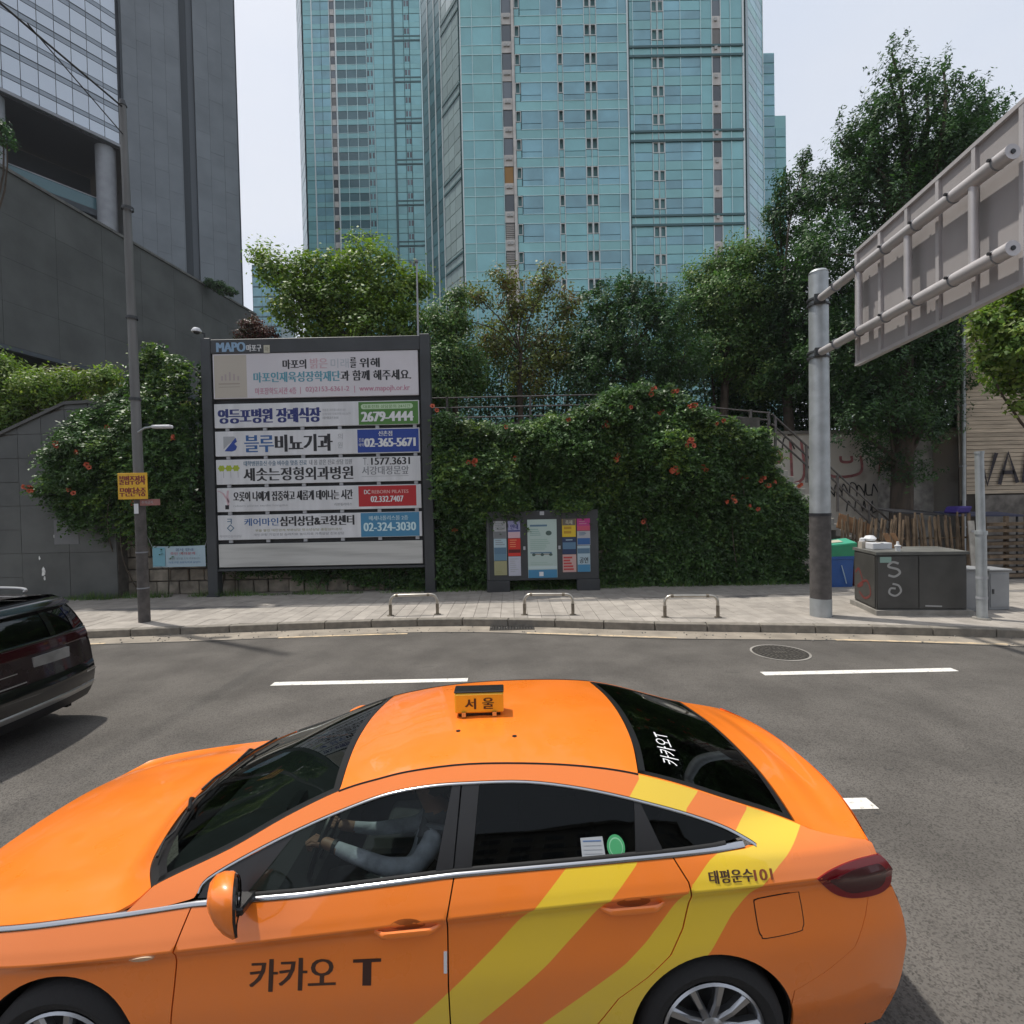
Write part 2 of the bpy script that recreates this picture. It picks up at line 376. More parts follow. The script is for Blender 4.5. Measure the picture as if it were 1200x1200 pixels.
# drain grate in the gutter, with a frame and bars; manhole cover in the road
t = thing('drain_grate', 'rusty slotted drain grate set in the gutter by the middle bicycle rack', 'drain', (-.05, 10.76, .004))
mb = MB(); mb.box(-.52, .42, 10.58, 10.62, 0, .012); mb.box(-.52, .42, 10.90, 10.94, 0, .012); mb.box(-.52, -.48, 10.621, 10.899, 0, .012); mb.box(.38, .42, 10.621, 10.899, 0, .012); mb.build('frame', M_IRON, t)
MB().box(-.479, .379, 10.621, 10.899, .0045, .006).build('pit', mat('pit_dark', (.01, .01, .01), 1), t)
for k in range(15): MB().box(-.465+k*.06, -.437+k*.06, 10.622, 10.898, .0065, .011).build('bar', M_IRON, t)
t = thing('manhole_cover', 'round cast iron manhole cover with ringed studs in the far lane', 'manhole', (4.52, 8.68, .004))
MB().lathe([(.47, .0), (.47, .008), (.435, .008), (.435, .004)], (4.52, 8.68, .001), n=48).build('rim', M_CONC, t)
mb = MB(); mb.lathe([(0, .008), (.40, .008), (.43, .006), (.43, 0)], (4.52, 8.68, .001), n=48)
mb.build('cover', M_IRON, t)
M_STUD = mat('iron_worn', (.13, .12, .105), .6, metal=.6)
for rr, nn in ((.37, 34), (.29, 26), (.20, 16)):
    mb = MB()
    for k in range(nn):
        a = 2*pi*k/nn; c = (4.52+rr*cos(a), 8.68+rr*sin(a), .0115); mb.obox(c, (cos(a)*.045, sin(a)*.045, 0), (-sin(a)*.032, cos(a)*.032, 0), (0, 0, .006))
    mb.build('stud_ring', M_STUD, t)
mb = MB()
for k in range(5): mb.box(4.42+k*.045, 4.445+k*.045, 8.62, 8.74, .009, .0145)
mb.build('lifting_bars', M_STUD, t)
# small scraps and cracks on the asphalt
mb = MB()
for k in range(60):
    cx, cy = random.uniform(-7, 8), random.uniform(3.8, 9.4)
    if random.random() < .5:
        pts = []; a = random.uniform(-.5, .5); px, py = cx, cy
        for q in range(5): pts.append((px, py)); px += .05*cos(a); py += .05*sin(a); a += random.uniform(-.7, .7)
        w = .006
        mb.add([(p[0], p[1]-w, .0018) for p in pts]+[(p[0], p[1]+w, .0018) for p in pts], [(i, i+1, 6+i, 5+i) for i in range(4)])
    else:
        r = random.uniform(.012, .035); mb.add([(cx+r*cos(q)*random.uniform(.6, 1.4), cy+r*.7*sin(q)*random.uniform(.6, 1.3), .0018) for q in np.linspace(0, 2*pi, 8)[:-1]], [tuple(range(7))])
tagit(mb.build('road_cracks', M_TAR), kind='structure')

# ---------------------------------------------------------------- raised terrace behind the retaining walls
mb = MB()
mb.add([(-45, 17.2, 5.0), (7.4, 15.45, 5.0), (7.4, 19.6, 5.0), (26, 19.6, 4.6), (60, 140, 8), (-60, 140, 8), (-45, 15.45, 5.0)], [(6, 1, 2, 3, 4, 5)])
struct('terrace', mb, M_DIRT)

# ---------------------------------------------------------------- main retaining wall (stone blocks) under the creeper
M_STONE = mat('wall_stone', (.24, .21, .17), .9, var=.35, scale=4, bump=.6, bscale=14, rnd=.2)
M_MORT = mat('mortar', (.10, .09, .08), .95, var=.3, scale=5)
t = thing('retaining_wall', 'low stone block retaining wall half hidden under the creeper', 'wall', (-2, 15.3, 0))
MB().box(-11.6, 7.35, 15.12, 15.5, 0, 5.0).build('backing', M_MORT, t)
cell = []
z = .14
for r in range(5):
    h = .36 if r else .40; x = -11.58+(r % 2)*-.2
    while x < 7.3:
        w = random.uniform(.42, .68); x1 = min(x+w, 7.34); xa = max(x, -11.58)
        if x1-xa > .12: cell.append((xa, x1, z, z+h))
        x = x1
    z += h
for xa, x1, za, zb in cell[:]:
    b = MB(); d = random.uniform(.05, .09)
    b.obox(((xa+x1)/2, 15.12-d/2+.01, (za+zb)/2), (x1-xa-.03, random.uniform(-.012, .012), 0), (0, d+.05, 0), (0, random.uniform(-.012, .012), zb-za-.03), .018)
    b.build('stone', M_STONE, t)
# dark tiled wall on the far left, its top sloping
M_DTILE = mat('dark_granite_tile', (.072, .076, .073), .55, var=.2, scale=1.6, bump=.1, bscale=60, rnd=.07)
M_DTILE2 = mat('dark_granite_coping', (.075, .075, .072), .6, var=.2, scale=2)
t = thing('tiled_wall', 'dark grey tiled wall at the far left with a sloping top', 'wall', (-14, 14.8, 0))
top = lambda x: float(np.interp(x, [-24, -14.6, -12.65, -11.95, -11.3], [1.2, 4.86, 5.72, 5.75, 5.52]))
poly = [(-24, 0), (-11.32, 0), (-11.32, 5.48), (-11.95, 5.70), (-12.65, 5.67), (-14.6, 4.81), (-24, 1.1)]
MB().prism(poly, 14.66, 15.05).build('core', M_MORT, t)
tw, th = .68, .68
for i in range(19):
    for j in range(9):
        xa = -11.33-(i+1)*tw; xb = xa+tw; za = .12+j*th; zb = za+th; g = .006
        ta, tb = top(xa+g), top(xb-g)
        if za >= max(ta, tb)-.05: continue
        if i < 4 and j < 6:                       # plain rendered stretch beside the creeper is in larger panels
            if i % 2 or j % 2: continue
            xa = -11.33-(i+2)*tw; zb = za+2*th; ta, tb = top(xa+g), top(xb-g)
        pl = [(xa+g, za+g), (xb-g, za+g), (xb-g, min(zb-g, tb-.02)), (xa+g, max(za+2*g, min(zb-g, ta-.02)))]
        MB().prism(pl, 14.635+random.uniform(-.003, .003), 14.66).build('panel', M_DTILE, t)
cp = [(-24, 1.1), (-14.6, 4.83), (-12.65, 5.69), (-11.95, 5.72), (-11.3, 5.50)]
for a, b in zip(cp[:-1], cp[1:]):
    MB().prism([(a[0], a[1]), (b[0], b[1]), (b[0], b[1]+.09), (a[0], a[1]+.09)], 14.58, 15.12).build('coping', M_DTILE2, t)
MB().box(-13.1, -12.4, 14.625, 14.633, 1.72, 2.42).build('patch', mat('patch_grey', (.13, .135, .14), .6, var=.1), t, label='paler square repair plate')
M_WHITE = mat('chalk_white', (.62, .62, .60), .8, var=.3, scale=20)
for cx, cz, s in ((-13.45, .95, .10), (-13.1, 1.95, .035), (-13.55, 1.33, .04), (-13.42, .75, .05)):
    MB().add([(cx+s*.7*cos(q)*random.uniform(.6, 1.2), 14.630, cz+s*1.6*sin(q)*random.uniform(.6, 1.2)) for q in np.linspace(0, 2*pi, 9)[:-1]], [tuple(range(8))]).build('paint_splash', M_WHITE, t)
# ================================================================ buildings
class FB:
    """a facade: s metres along it, z up, o outwards"""
    def __init__(s, a, b):
        s.a = Vector((a[0], a[1], 0)); d = Vector((b[0]-a[0], b[1]-a[1], 0)); s.L = d.length; s.d = d.normalized(); s.n = Vector((s.d.y, -s.d.x, 0))
    def p(s, u, z, o=0): return s.a + s.d*u + s.n*o + Vector((0, 0, z))
    def box(s, mb, u0, u1, z0, z1, o0, o1, ch=0):
        return mb.obox(s.p((u0+u1)/2, (z0+z1)/2, (o0+o1)/2), s.d*(u1-u0), s.n*(o1-o0), (0, 0, z1-z0), ch)
    def part(s, name, m, par, u0, u1, z0, z1, o0, o1, ch=0):
        mb = MB(); s.box(mb, u0, u1, z0, z1, o0, o1, ch); return mb.build(name, m, par, fix=False)
    def pane(s, name, m, par, u0, u1, z0, z1, o, tilt=.004):
        """a glass pane with thickness, a hair out of true so reflections differ"""
        mb = MB(); tx = random.uniform(-tilt, tilt)*(u1-u0); tz = random.uniform(-tilt, tilt)*(z1-z0)
        mb.obox(s.p((u0+u1)/2, (z0+z1)/2, o), s.d*(u1-u0)+s.n*tx, s.n*.04, Vector((0, 0, z1-z0))+s.n*tz); return mb.build(name, m, par, fix=False)

M_TEAL = mat('teal_glass', (.235, .53, .56), .22, spec=.7, rnd=.10, var=.12, scale=.25)
M_TEALB = mat('teal_glass_vision', (.215, .46, .54), .2, spec=.8, rnd=.16, var=.2, scale=.3)
M_TEALS = mat('teal_spandrel', (.27, .56, .57), .3, spec=.5, rnd=.08, var=.1, scale=.3)
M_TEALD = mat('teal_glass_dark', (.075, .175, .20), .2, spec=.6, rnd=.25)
M_PALEG = mat('pale_glass', (.36, .46, .46), .12, spec=1., rnd=.1)
M_MULL = mat('mullion', (.66, .86, .86), .5, metal=.2)
M_MULLG = mat('mullion_grey', (.72, .78, .77), .6)
M_DBAND = mat('dark_band', (.05, .13, .14), .5)
M_WDK = mat('window_dark', (.11, .13, .15), .2, spec=.6, rnd=.5)
M_WFR = mat('window_frame', (.62, .64, .62), .5)
M_SVC = mat('service_wall', (.60, .57, .53), .8, var=.15, scale=1, rnd=.06)
M_LOUV = mat('louvre', (.20, .19, .18), .7)
M_ORB = mat('orange_blind', (.35, .19, .06), .8)
M_AC = mat('ac_unit', (.45, .45, .43), .6)
LEAN = 0

def tower_window(f, par, u0, u1, z0, z1):
    fr = MB(); w = .07
    f.box(fr, u0, u1, z0, z0+w, .0, .10); f.box(fr, u0, u1, z1-w, z1, .0, .10); f.box(fr, u0, u0+w, z0+w, z1-w, 0, .10); f.box(fr, u1-w, u1, z0+w, z1-w, 0, .10)
    o = fr.build('window', M_WFR, par, fix=False)
    g = MB(); f.box(g, u0+w, u1-w, z0+w, z1-w, .0, .03)
    ob = g.build('pane', M_WDK, None, fix=False); ob.parent = o; return o

# ---- right-hand teal tower
t = thing('glass_tower', 'tall teal glass apartment tower filling the middle right of the sky', 'tower', (12, 60, 5))
core = MB(); core.prism([(-4.55, 56.15), (26, 56.5), (29.9, 60.1), (29.9, 76), (-9.7, 76), (-9.7, 63.7)], 3, 78, 'xy'); core.build('core', mat('joint_teal', (.11, .25, .26), .6), t)
ZT = 29.65; FL = 3.005
f1 = FB((-4.5, 56), (13.4, 56)); X = lambda x: x+4.5
deepv = MB(); deeps = MB()
verts1 = [-4.5, -3.24, -1.09, -.12]
for j in range(-8, 12):
    zt = ZT+FL*j; zb = zt-2.0; zs = zb-1.0; near = -1 <= j <= 9
    vis = [(-4.5, -3.24), (-3.24, -1.09), (-1.09, -.12), (1.9, 4.1), (4.1, 5.88), (6.44, 8.78), (10.08, 12.4), (12.4, 13.4)]
    spn = [(-4.5, -1.09), (-1.09, -.12), (1.3, 5.88), (5.88, 6.44), (6.44, 8.78), (8.78, 10.08), (10.08, 13.4)]
    for a, b in vis:
        m = random.choice([M_TEALB, M_TEALB, M_TEAL]) if a > 0 else random.choice([M_TEAL, M_TEALS, M_TEAL])
        if near:
            if a > 0 and (b-a) > 2: f1.pane('glass_pane', m, t, X(a)+.03, X(b)-.03, zb+.03, zb+.62, .02); f1.pane('glass_pane', m, t, X(a)+.03, X(b)-.03, zb+.68, zt-.03, .02)
            else: f1.pane('glass_pane', m, t, X(a)+.03, X(b)-.03, zb+.03, zt-.03, .02)
        else: f1.box(deepv, X(a)+.03, X(b)-.03, zb+.03, zt-.03, 0, .04)
    for a, b in spn:
        if near: f1.pane('spandrel_panel', M_TEALS, t, X(a)+.03, X(b)-.03, zs+.03, zb-.03, .03, .002)
        else: f1.box(deeps, X(a)+.03, X(b)-.03, zs+.03, zb-.03, 0, .05)
    for a, b in ((1.3, 1.84), (5.9, 6.42), (8.8, 9.4), (9.46, 10.06)):
        if near: tower_window(f1, t, X(a), X(b), zt-1.2, zt-.02); f1.pane('glass_pane', M_TEAL, t, X(a)+.02, X(b)-.02, zb+.02, zt-1.23, .02)
    # balcony bay: dark opening, pale wall, air-con boxes
    if near:
        f1.part('bay_wall', M_SVC, t, X(-.05), X(.95), zb-.85, zb+.35, .0, .08)
        m = M_ORB if j == 3 else (M_LOUV if j < 2 else M_WDK)
        f1.part('bay_opening', m, t, X(-.02), X(.92), zb+.38, zt+.10, -.05, .01)
        if j < 2:
            for q in range(8): f1.part('louvre_blade', M_SVC, t, X(0), X(.9), zb+.45+q*.2, zb+.51+q*.2, .012, .07)
        for q in (.15, .5): f1.part('air_conditioner', M_AC, t, X(q), X(q+.28), zb-.25, zb+.1, .085, .25)
    else: f1.box(deeps, X(-.05), X(.92), zs, zb+.3, 0, .08)
f1.part('bay_side_wall', M_SVC, t, X(.97), X(1.27), 5, 66, .0, .22)
for x, w, m in ((-4.5, .12, M_MULLG), (-3.24, .05, M_MULL), (-1.09, .05, M_MULL), (-.1, .05, M_MULL), (4.1, .05, M_MULL), (5.86, .05, M_MULLG), (6.45, .05, M_MULLG), (8.77, .05, M_MULLG), (9.43, .05, M_MULLG), (10.09, .05, M_MULLG), (12.4, .05, M_MULL), (13.42, .16, M_MULLG)):
    f1.part('mullion', m, t, X(x)-w/2, X(x)+w/2, 5, 66, .06, .14)
for j in range(-1, 10):
    zt = ZT+FL*j
    for a, b in ((-4.45, -.15), (1.88, 5.84), (6.48, 8.74), (10.12, 13.32)):
        f1.part('transom', M_MULL, t, X(a), X(b), zt-.03, zt+.02, .055, .10); f1.part('transom', M_MULL, t, X(a), X(b), zt-2.02, zt-1.98, .055, .10)
# face 2
f2 = FB((13.6, 56.3), (26.0, 56.3)); X2 = lambda x: x-13.6
for j in range(-8, 12):
    zt = ZT-.42+FL*j; zb = zt-2.0; zs = zb-1.0; near = -1 <= j <= 9; band = (j % 3 == 1)
    cols = [(13.7, 14.1), (14.1, 16.05), (17.4, 19.2), (19.2, 21.4), (21.4, 22.6), (23.55, 24.6), (24.6, 25.9)]
    for a, b in cols:
        if near:
            if b-a > 1.5: f2.pane('glass_pane', M_TEALB, t, X2(a)+.03, X2(b)-.03, zb+.03, zb+.9, .02); f2.pane('glass_pane', random.choice([M_TEALB, M_TEAL]), t, X2(a)+.03, X2(b)-.03, zb+.96, zt-.03, .02)
            else: f2.pane('glass_pane', M_TEAL, t, X2(a)+.03, X2(b)-.03, zb+.03, zt-.03, .02)
            f2.pane('spandrel_panel', M_TEALS, t, X2(a)+.03, X2(b)-.03, zs+(.33 if band and 0 else .03), zb-.03, .03, .002)
        else: f2.box(deepv, X2(a)+.03, X2(b)-.03, zb+.03, zt-.03, 0, .04); f2.box(deeps, X2(a)+.03, X2(b)-.03, zs+.03, zb-.03, 0, .05)
    for a, b in ((16.1, 16.7), (16.78, 17.36)):
        if near: tower_window(f2, t, X2(a), X2(b), zt-1.15, zt-.02); f2.pane('glass_pane', M_TEAL, t, X2(a)+.02, X2(b)-.02, zb+.02, zt-1.18, .02); f2.pane('spandrel_panel', M_TEALS, t, X2(a)+.02, X2(b)-.02, zs+.03, zb-.03, .03)
    if near:
        f2.part('bay_wall', M_SVC, t, X2(22.65), X2(23.5), zs-.05, zb+.25, 0, .09)
        f2.part('bay_opening', M_WDK if j != 8 else M_LOUV, t, X2(22.65), X2(23.5), zb+.27, zt-.07, -.05, .02)
        f2.part('air_conditioner', M_AC, t, X2(22.85), X2(23.15), zb-.35, zb-.02, .095, .25)
    if band:
        f2.part('dark_band', M_DBAND, t, X2(13.65), X2(25.95), zt-.02, zt+.22, .10, .20); f2.part('dark_band', M_DBAND, t, X2(13.65), X2(25.95), zt+1.0, zt+1.22, .10, .20)
for x, w, m in ((14.1, .05, M_MULL), (16.07, .05, M_MULLG), (16.74, .05, M_MULLG), (17.39, .05, M_MULLG), (19.2, .05, M_MULL), (21.4, .05, M_MULL), (22.6, .08, M_MULLG), (23.54, .08, M_MULLG), (24.6, .05, M_MULL), (25.97, .2, M_MULLG)):
    f2.part('mullion', m, t, X2(x)-w/2, X2(x)+w/2, 5, 66, .06, .13)
# right flank and left flank
f3 = FB((26.3, 56.4), (29.95, 60.1)); n = 0
for j in range(0, 40):
    z0 = 26+j*1.0
    for a, b in ((.7, 3.2), (3.25, 5.1)):
        f3.pane('flank_pane', M_TEALB if j % 3 else M_TEALS, t, a, b, z0+.03, z0+.96, .02)
f3.part('corner_strip', M_TEALD, t, 0, .65, 5, 66, .0, .06); f3.part('mullion', M_MULLG, t, 5.1, 5.2, 5, 66, 0, .12)
f4 = FB((-9.75, 63.5), (-4.66, 56.1))
for j in range(0, 28):
    z0 = 24.3+j*1.5
    for a, b, m in ((0, 1.6, M_TEALD), (1.75, 3.3, M_TEALD), (3.4, 4.8, M_TEALD), (5.0, 6.2, M_PALEG), (6.25, 7.5, M_PALEG), (7.55, 8.85, M_PALEG)):
        f4.pane('flank_pane', m, t, a, b, z0+.04, z0+1.46, .02, .01)
    if j % 6 == 3:
        f4.part('dark_band', M_DBAND, t, 4.95, 8.9, z0-.1, z0+.12, .05, .12); f4.part('dark_band', M_DBAND, t, 4.95, 8.9, z0+1.0, z0+1.2, .05, .12)
for u in (1.68, 3.35, 4.9): f4.part('mullion', M_MULLG, t, u-.04, u+.04, 5, 66, .03, .14)
deepv.build('lower_glass', M_TEAL, t, fix=False, kind='stuff'); deeps.build('lower_spandrels', M_TEALS, t, fix=False, kind='stuff')
# stepped slabs behind its right edge
t = thing('stepped_block', 'slim teal block stepping down behind the right edge of the glass tower', 'building', (40, 82, 5))
for x0, x1, zt in ((31, 41.7, 70.7), (41.7, 43.4, 61.2)):
    MB().box(x0, x1, 80, 90, 3, zt).build('slab', M_TEALS, t)
for k in range(28):
    z = 26+k*1.6
    MB().box(33, 41.66 if z < 69 else 41.66, 79.9, 79.99, z, z+1.3).build('glass_pane', M_TEALB, t)
    if z < 59.5: MB().box(41.8, 43.3, 79.9, 79.99, z, z+1.3).build('glass_pane', M_TEAL, t)

# ---- left-hand teal tower, twice as far
t = thing('glass_tower', 'distant teal glass apartment tower left of centre with a greyer face', 'tower', (-30, 115, 5))
MB().prism([(-42.8, 112.3), (-17.6, 112.3), (-13.2, 126), (-46.3, 130), (-46.3, 118)], 3, 130, 'xy').build('core', mat('joint_teal', (.11, .25, .26), .6), t)
g = FB((-42.8, 112), (-17.5, 112)); XL = lambda x: x+42.8; dv = MB(); ds = MB(); rest_p = MB(); F2 = 2.91
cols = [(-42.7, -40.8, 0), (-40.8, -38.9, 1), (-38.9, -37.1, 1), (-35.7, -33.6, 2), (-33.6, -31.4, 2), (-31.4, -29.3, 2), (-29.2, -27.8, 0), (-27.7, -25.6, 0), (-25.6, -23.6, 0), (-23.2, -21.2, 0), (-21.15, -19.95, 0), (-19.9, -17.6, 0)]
for j in range(-14, 24):
    zt = 58.3+F2*j; near = -2 <= j <= 19; band = j % 3 == 0
    for a, b, k in cols:
        m = (M_TEAL, M_TEALB, M_TEALD)[k]  # darkest columns: another building's reflection, painted into the pane colour
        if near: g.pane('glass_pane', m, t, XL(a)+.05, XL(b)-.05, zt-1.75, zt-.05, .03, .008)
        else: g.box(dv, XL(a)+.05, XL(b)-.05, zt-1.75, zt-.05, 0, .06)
        if near and b > -29: g.box(rest_p, XL(a)+.05, XL(b)-.05, zt-2.86, zt-1.8, 0, .08)
        else: g.box(ds, XL(a)+.05, XL(b)-.05, zt-2.86, zt-1.8, 0, .08)
    if near:
        for a in (-29.1, -28.4, -21.0, -20.4): 
            g.part('window', M_WDK, t, XL(a), XL(a)+.42, zt-1.35, zt-.2, .0, .08)
        g.part('bay_opening', M_WDK if random.random() < .7 else M_LOUV, t, XL(-36.9), XL(-36.0), zt-1.6, zt-.1, 0, .05)
        g.part('bay_wall', M_SVC, t, XL(-36.9), XL(-36.0), zt-2.9, zt-1.7, 0, .12)
        if band:
            g.part('dark_band', M_DBAND, t, XL(-23.3), XL(-17.6), zt+.05, zt+.35, .09, .16); g.part('dark_band', M_DBAND, t, XL(-23.3), XL(-17.6), zt+.95, zt+1.22, .09, .16)
for x, w, m in ((-40.8, .22, M_MULLG), (-37.05, .12, M_MULLG), (-35.75, .3, M_MULLG), (-33.6, .09, M_MULL), (-31.4, .09, M_MULL), (-29.25, .09, M_MULL), (-27.75, .08, M_MULL), (-23.4, .35, M_DBAND), (-17.45, .2, M_MULL)):
    g.part('mullion', m, t, XL(x)-w/2, XL(x)+w/2, 5, 125, .08, .2)
for j in range(-2, 20): g.part('transom', M_MULL, t, XL(-35.6), XL(-29.3), 58.3+F2*j-1.8, 58.3+F2*j-1.74, .07, .14)
ds.build('spandrels', M_TEALS, t, fix=False, kind='stuff'); rest_p.build('pale_spandrels', M_TEALS, t, fix=False, kind='stuff'); dv.build('lower_glass', M_TEAL, t, fix=False, kind='stuff')
gs = FB((-46.3, 117.9), (-43.0, 112.1)); hh = FB((-17.3, 112.1), (-13.2, 125.8))
for j in range(26):
    z = 45+j*2.91; gs.pane('flank_pane', M_TEALD, t, .1, 6.5, z+.05, z+2.8, .03, .01)
    for a, b in ((.1, 5), (5.1, 9.5), (9.6, 14.2)): hh.pane('flank_pane', M_TEALD, t, a, b, z+.05, z+2.8, .03, .01)
# small far block seen beside the leafy tree
t = thing('far_block', 'small far blue-green block just left of the leafy maple tree', 'building', (-71, 150, 5))
MB().box(-74, -66, 150, 160, 3, 73).build('core', M_TEALD, t)
for k in range(14):
    for q in range(3): MB().box(-73.8+q*2.6, -71.3+q*2.6, 149.9, 149.99, 32+k*2.9, 34.4+k*2.9).build('glass_pane', M_TEALB, t)

# ---- dark office tower at upper left: curtain wall, soffit with columns, granite shaft
M_GLZ = mat('curtain_glass', (.64, .71, .81), .06, spec=1., rnd=.06)
M_GLZ2 = mat('curtain_glass_strip', (.27, .32, .38), .15, spec=1., rnd=.06)
M_FRAME = mat('curtain_frame', (.06, .07, .085), .5)
M_GRAN = mat('grey_granite', (.205, .225, .245), .75, var=.12, scale=.35, rnd=.03)
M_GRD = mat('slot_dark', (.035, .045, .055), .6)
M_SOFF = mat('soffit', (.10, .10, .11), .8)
M_COLU = mat('column_stone', (.32, .33, .35), .7, var=.12, scale=1)
t = thing('office_tower', 'dark grey office tower with pale curtain wall at the top left corner', 'tower', (-42, 62, 5))
A = Vector((-49.2, 50)); D = Vector((.667, 1)); B0 = A+D*8.7; A0 = A-D*18
fg = FB(tuple(A0), tuple(B0)); LL = fg.L; sA = (A-A0).length
MB().prism([tuple(A0), tuple(B0), (-43.2, 59.1), (-55, 85), (-85, 85), (-85, A0.y)], 44.1, 82, 'xy').build('core', M_FRAME, t)
cw = 1.37; k = 0
while LL-(k+1)*cw > 6:
    u1 = LL-.1-k*cw; u0 = u1-cw+.06
    for j in range(0, 5):
        z0 = 43.9+j*4.2
        for a, b, m in ((.05, 1.2, M_GLZ), (1.28, 1.7, M_GLZ2), (1.78, 3.55, M_GLZ), (3.63, 4.12, M_GLZ2)):
            if z0+a < 66 and (u0 > sA-4): fg.pane('glass_pane', m, t, u0, u1, z0+a, z0+b, .05, .006)
    k += 1
mb = MB(); fg.box(mb, 0, LL, 43.6, 43.9, -.3, .12); mb.build('soffit_edge', M_COLU, t)
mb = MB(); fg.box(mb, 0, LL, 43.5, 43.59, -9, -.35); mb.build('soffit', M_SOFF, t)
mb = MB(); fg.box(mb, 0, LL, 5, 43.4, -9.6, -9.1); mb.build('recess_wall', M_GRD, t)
mb = MB(); fg.box(mb, 0, LL, 35.6, 36.3, -9, -1.6); mb.build('terrace_slab', M_GRD, t)
mb = MB(); fg.box(mb, 0, LL, 36.3, 37.7, -1.9, -1.85); mb.build('balustrade_glass', M_TEALD, t)
mb = MB(); fg.box(mb, 0, LL, 37.7, 37.8, -1.95, -1.8); mb.build('balustrade_rail', M_COLU, t)
for s in (sA-9.4, sA+.3, sA+9.5):
    mb = MB(); c = fg.p(s, 0, -1.4); mb.lathe([(0, 5), (.95, 5), (.95, 43.5), (0, 43.5)], c, n=24); mb.build('column', M_COLU, t, smooth=True)
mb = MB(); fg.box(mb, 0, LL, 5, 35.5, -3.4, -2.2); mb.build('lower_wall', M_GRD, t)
for s in (sA+5.5, sA+7.2, sA+6.4):
    mb = MB(); fg.box(mb, s, s+.25, 38.6+random.random()*.4, 38.9+random.random()*.3, -8.6, -8.5); mb.build('wall_light', mat('lamp_glass', (.7, .7, .65), .4), t)
C0 = Vector((-43.1, 59.0)); C1 = Vector((-34.3, 66.6)); fs = FB(tuple(C0), tuple(C1)); SL = fs.L
MB().prism([(-43.0, 59.3), (-34.2, 66.9), (-46.8, 90), (-66, 85)], 5, 92, 'xy').build('shaft_core', M_GRD, t)
for seg, (a, b) in enumerate(((.0, 5.5), (7.05, SL))):
    nc = 4 if seg == 0 else 3; w = (b-a)/nc
    for i in range(nc):
        z = 18.; off = 0 if i % 2 else 1.1; z -= off
        while z < 70:
            fs.part('granite_panel', M_GRAN, t, a+i*w+.008, a+(i+1)*w-.008, z+.008, z+3.192, 0, .3+random.uniform(-.005, .005)); z += 3.2
fs.part('slot_jamb', M_GRAN, t, 5.5, 5.6, 18, 75, -.6, .33)
for j in range(18):
    fs.part('slot_glass', M_WDK, t, 5.62, 6.35, 18+j*3.2, 20.9+j*3.2, -.35, -.3)
fs.part('slot_pilaster', mat('slot_grey', (.09, .105, .12), .6), t, 6.4, 7.02, 18, 75, -.4, -.1)
fs.part('corner_gap', M_GRD, t, -.2, -.02, 18, 75, -.3, .35)

# ---- big dark podium slab hanging over the left side
M_POD = mat('podium_concrete', (.098, .102, .098), .85, var=.22, scale=.45, bump=.2, bscale=6, rnd=.035)
t = thing('podium_block', 'huge dark concrete podium block jutting out above the shrubs at left', 'building', (-30, 35, 5))
pf = FB((-30.25, 10), (-25.1, 51.2))
MB().prism([(-30.4, 10), (-25.3, 51.2), (-70, 53), (-70, 10)], 12.05, 21.6, 'xy').build('core', M_GRD, t)
k = 0
while k*3.1 < pf.L-.2:
    for r in range(4):
        a = k*3.1; b = min(pf.L, a+3.1)
        if pf.p(b, 0).y > 22: pf.part('panel', M_POD, t, a+.008, b-.008, 11.95+r*2.43+.006, 11.95+(r+1)*2.43-.006, 0, .12+random.uniform(-.004, .004))
    k += 1
pf.part('coping', mat('podium_coping', (.13, .13, .12), .8, var=.3, scale=2), t, 0, pf.L, 21.68, 21.85, -.5, .22)
MB().box(-70, -33, 24, 52, 5, 12).build('undercroft_wall', M_GRD, t)
for k in range(6): MB().box(-32.98, -32.9, 25+k*3.6, 28+k*3.6, 6.5, 10.5).build('shop_window', mat('shopfront', (.10, .12, .14), .2), t)
mb = MB(); pf.box(mb, 0, pf.L, 11.7, 11.94, -.2, .13); mb.build('bottom_edge', M_FRAME, t)

# ---- graffiti wall, stair and the slatted house at right
M_PLASTER = mat('old_plaster', (.72, .67, .60), .92, var=.3, scale=1.2, bump=.5, bscale=6, col2=(.45, .39, .33), contrast=(.5, .75))
t = thing('graffiti_wall', 'old pale plaster wall covered in red and black graffiti behind the stick fence', 'wall', (12.5, 19.5, 0))
MB().box(8.3, 18.2, 19.0, 19.5, 0, 4.95).build('wall_face', M_PLASTER, t); MB().box(8.3, 18.2, 18.92, 19.55, 4.951, 5.06).build('coping', M_CONC, t)
M_SPR = mat('spray_red', (.42, .16, .16), .9, var=.3, scale=6); M_SPK = mat('spray_black', (.035, .03, .035), .9, var=.3, scale=6)
def stroke(name, pts, w, m, par, y=18.985, th=.006):
    mb = MB(); pts = [Vector((p[0], 0, p[1])) for p in pts]
    n = len(pts); L_ = []; R_ = []
    for i, p in enumerate(pts):
        d = (pts[min(i+1, n-1)]-pts[max(i-1, 0)]).normalized(); q = Vector((-d.z, 0, d.x))*w/2; L_.append(p+q); R_.append(p-q)
    vs = [(v.x, y, v.z) for v in L_+R_]+[(v.x, y+th, v.z) for v in L_+R_]
    fs_ = [(i, i+1, n+i+1, n+i) for i in range(n-1)]; mb.add(vs, fs_); return mb.build(name, m, par)
def curve(pts, k=6):
    P_ = [Vector(p) for p in pts]; out = []
    for i in range(len(P_)-1):
        a = P_[max(i-1, 0)]; b = P_[i]; c = P_[i+1]; d = P_[min(i+2, len(P_)-1)]
        for q in range(k):
            s = q/k; out.append(.5*((2*b)+(c-a)*s+(2*a-5*b+4*c-d)*s*s+(3*b-a-3*c+d)*s**3))
    out.append(P_[-1]); return out
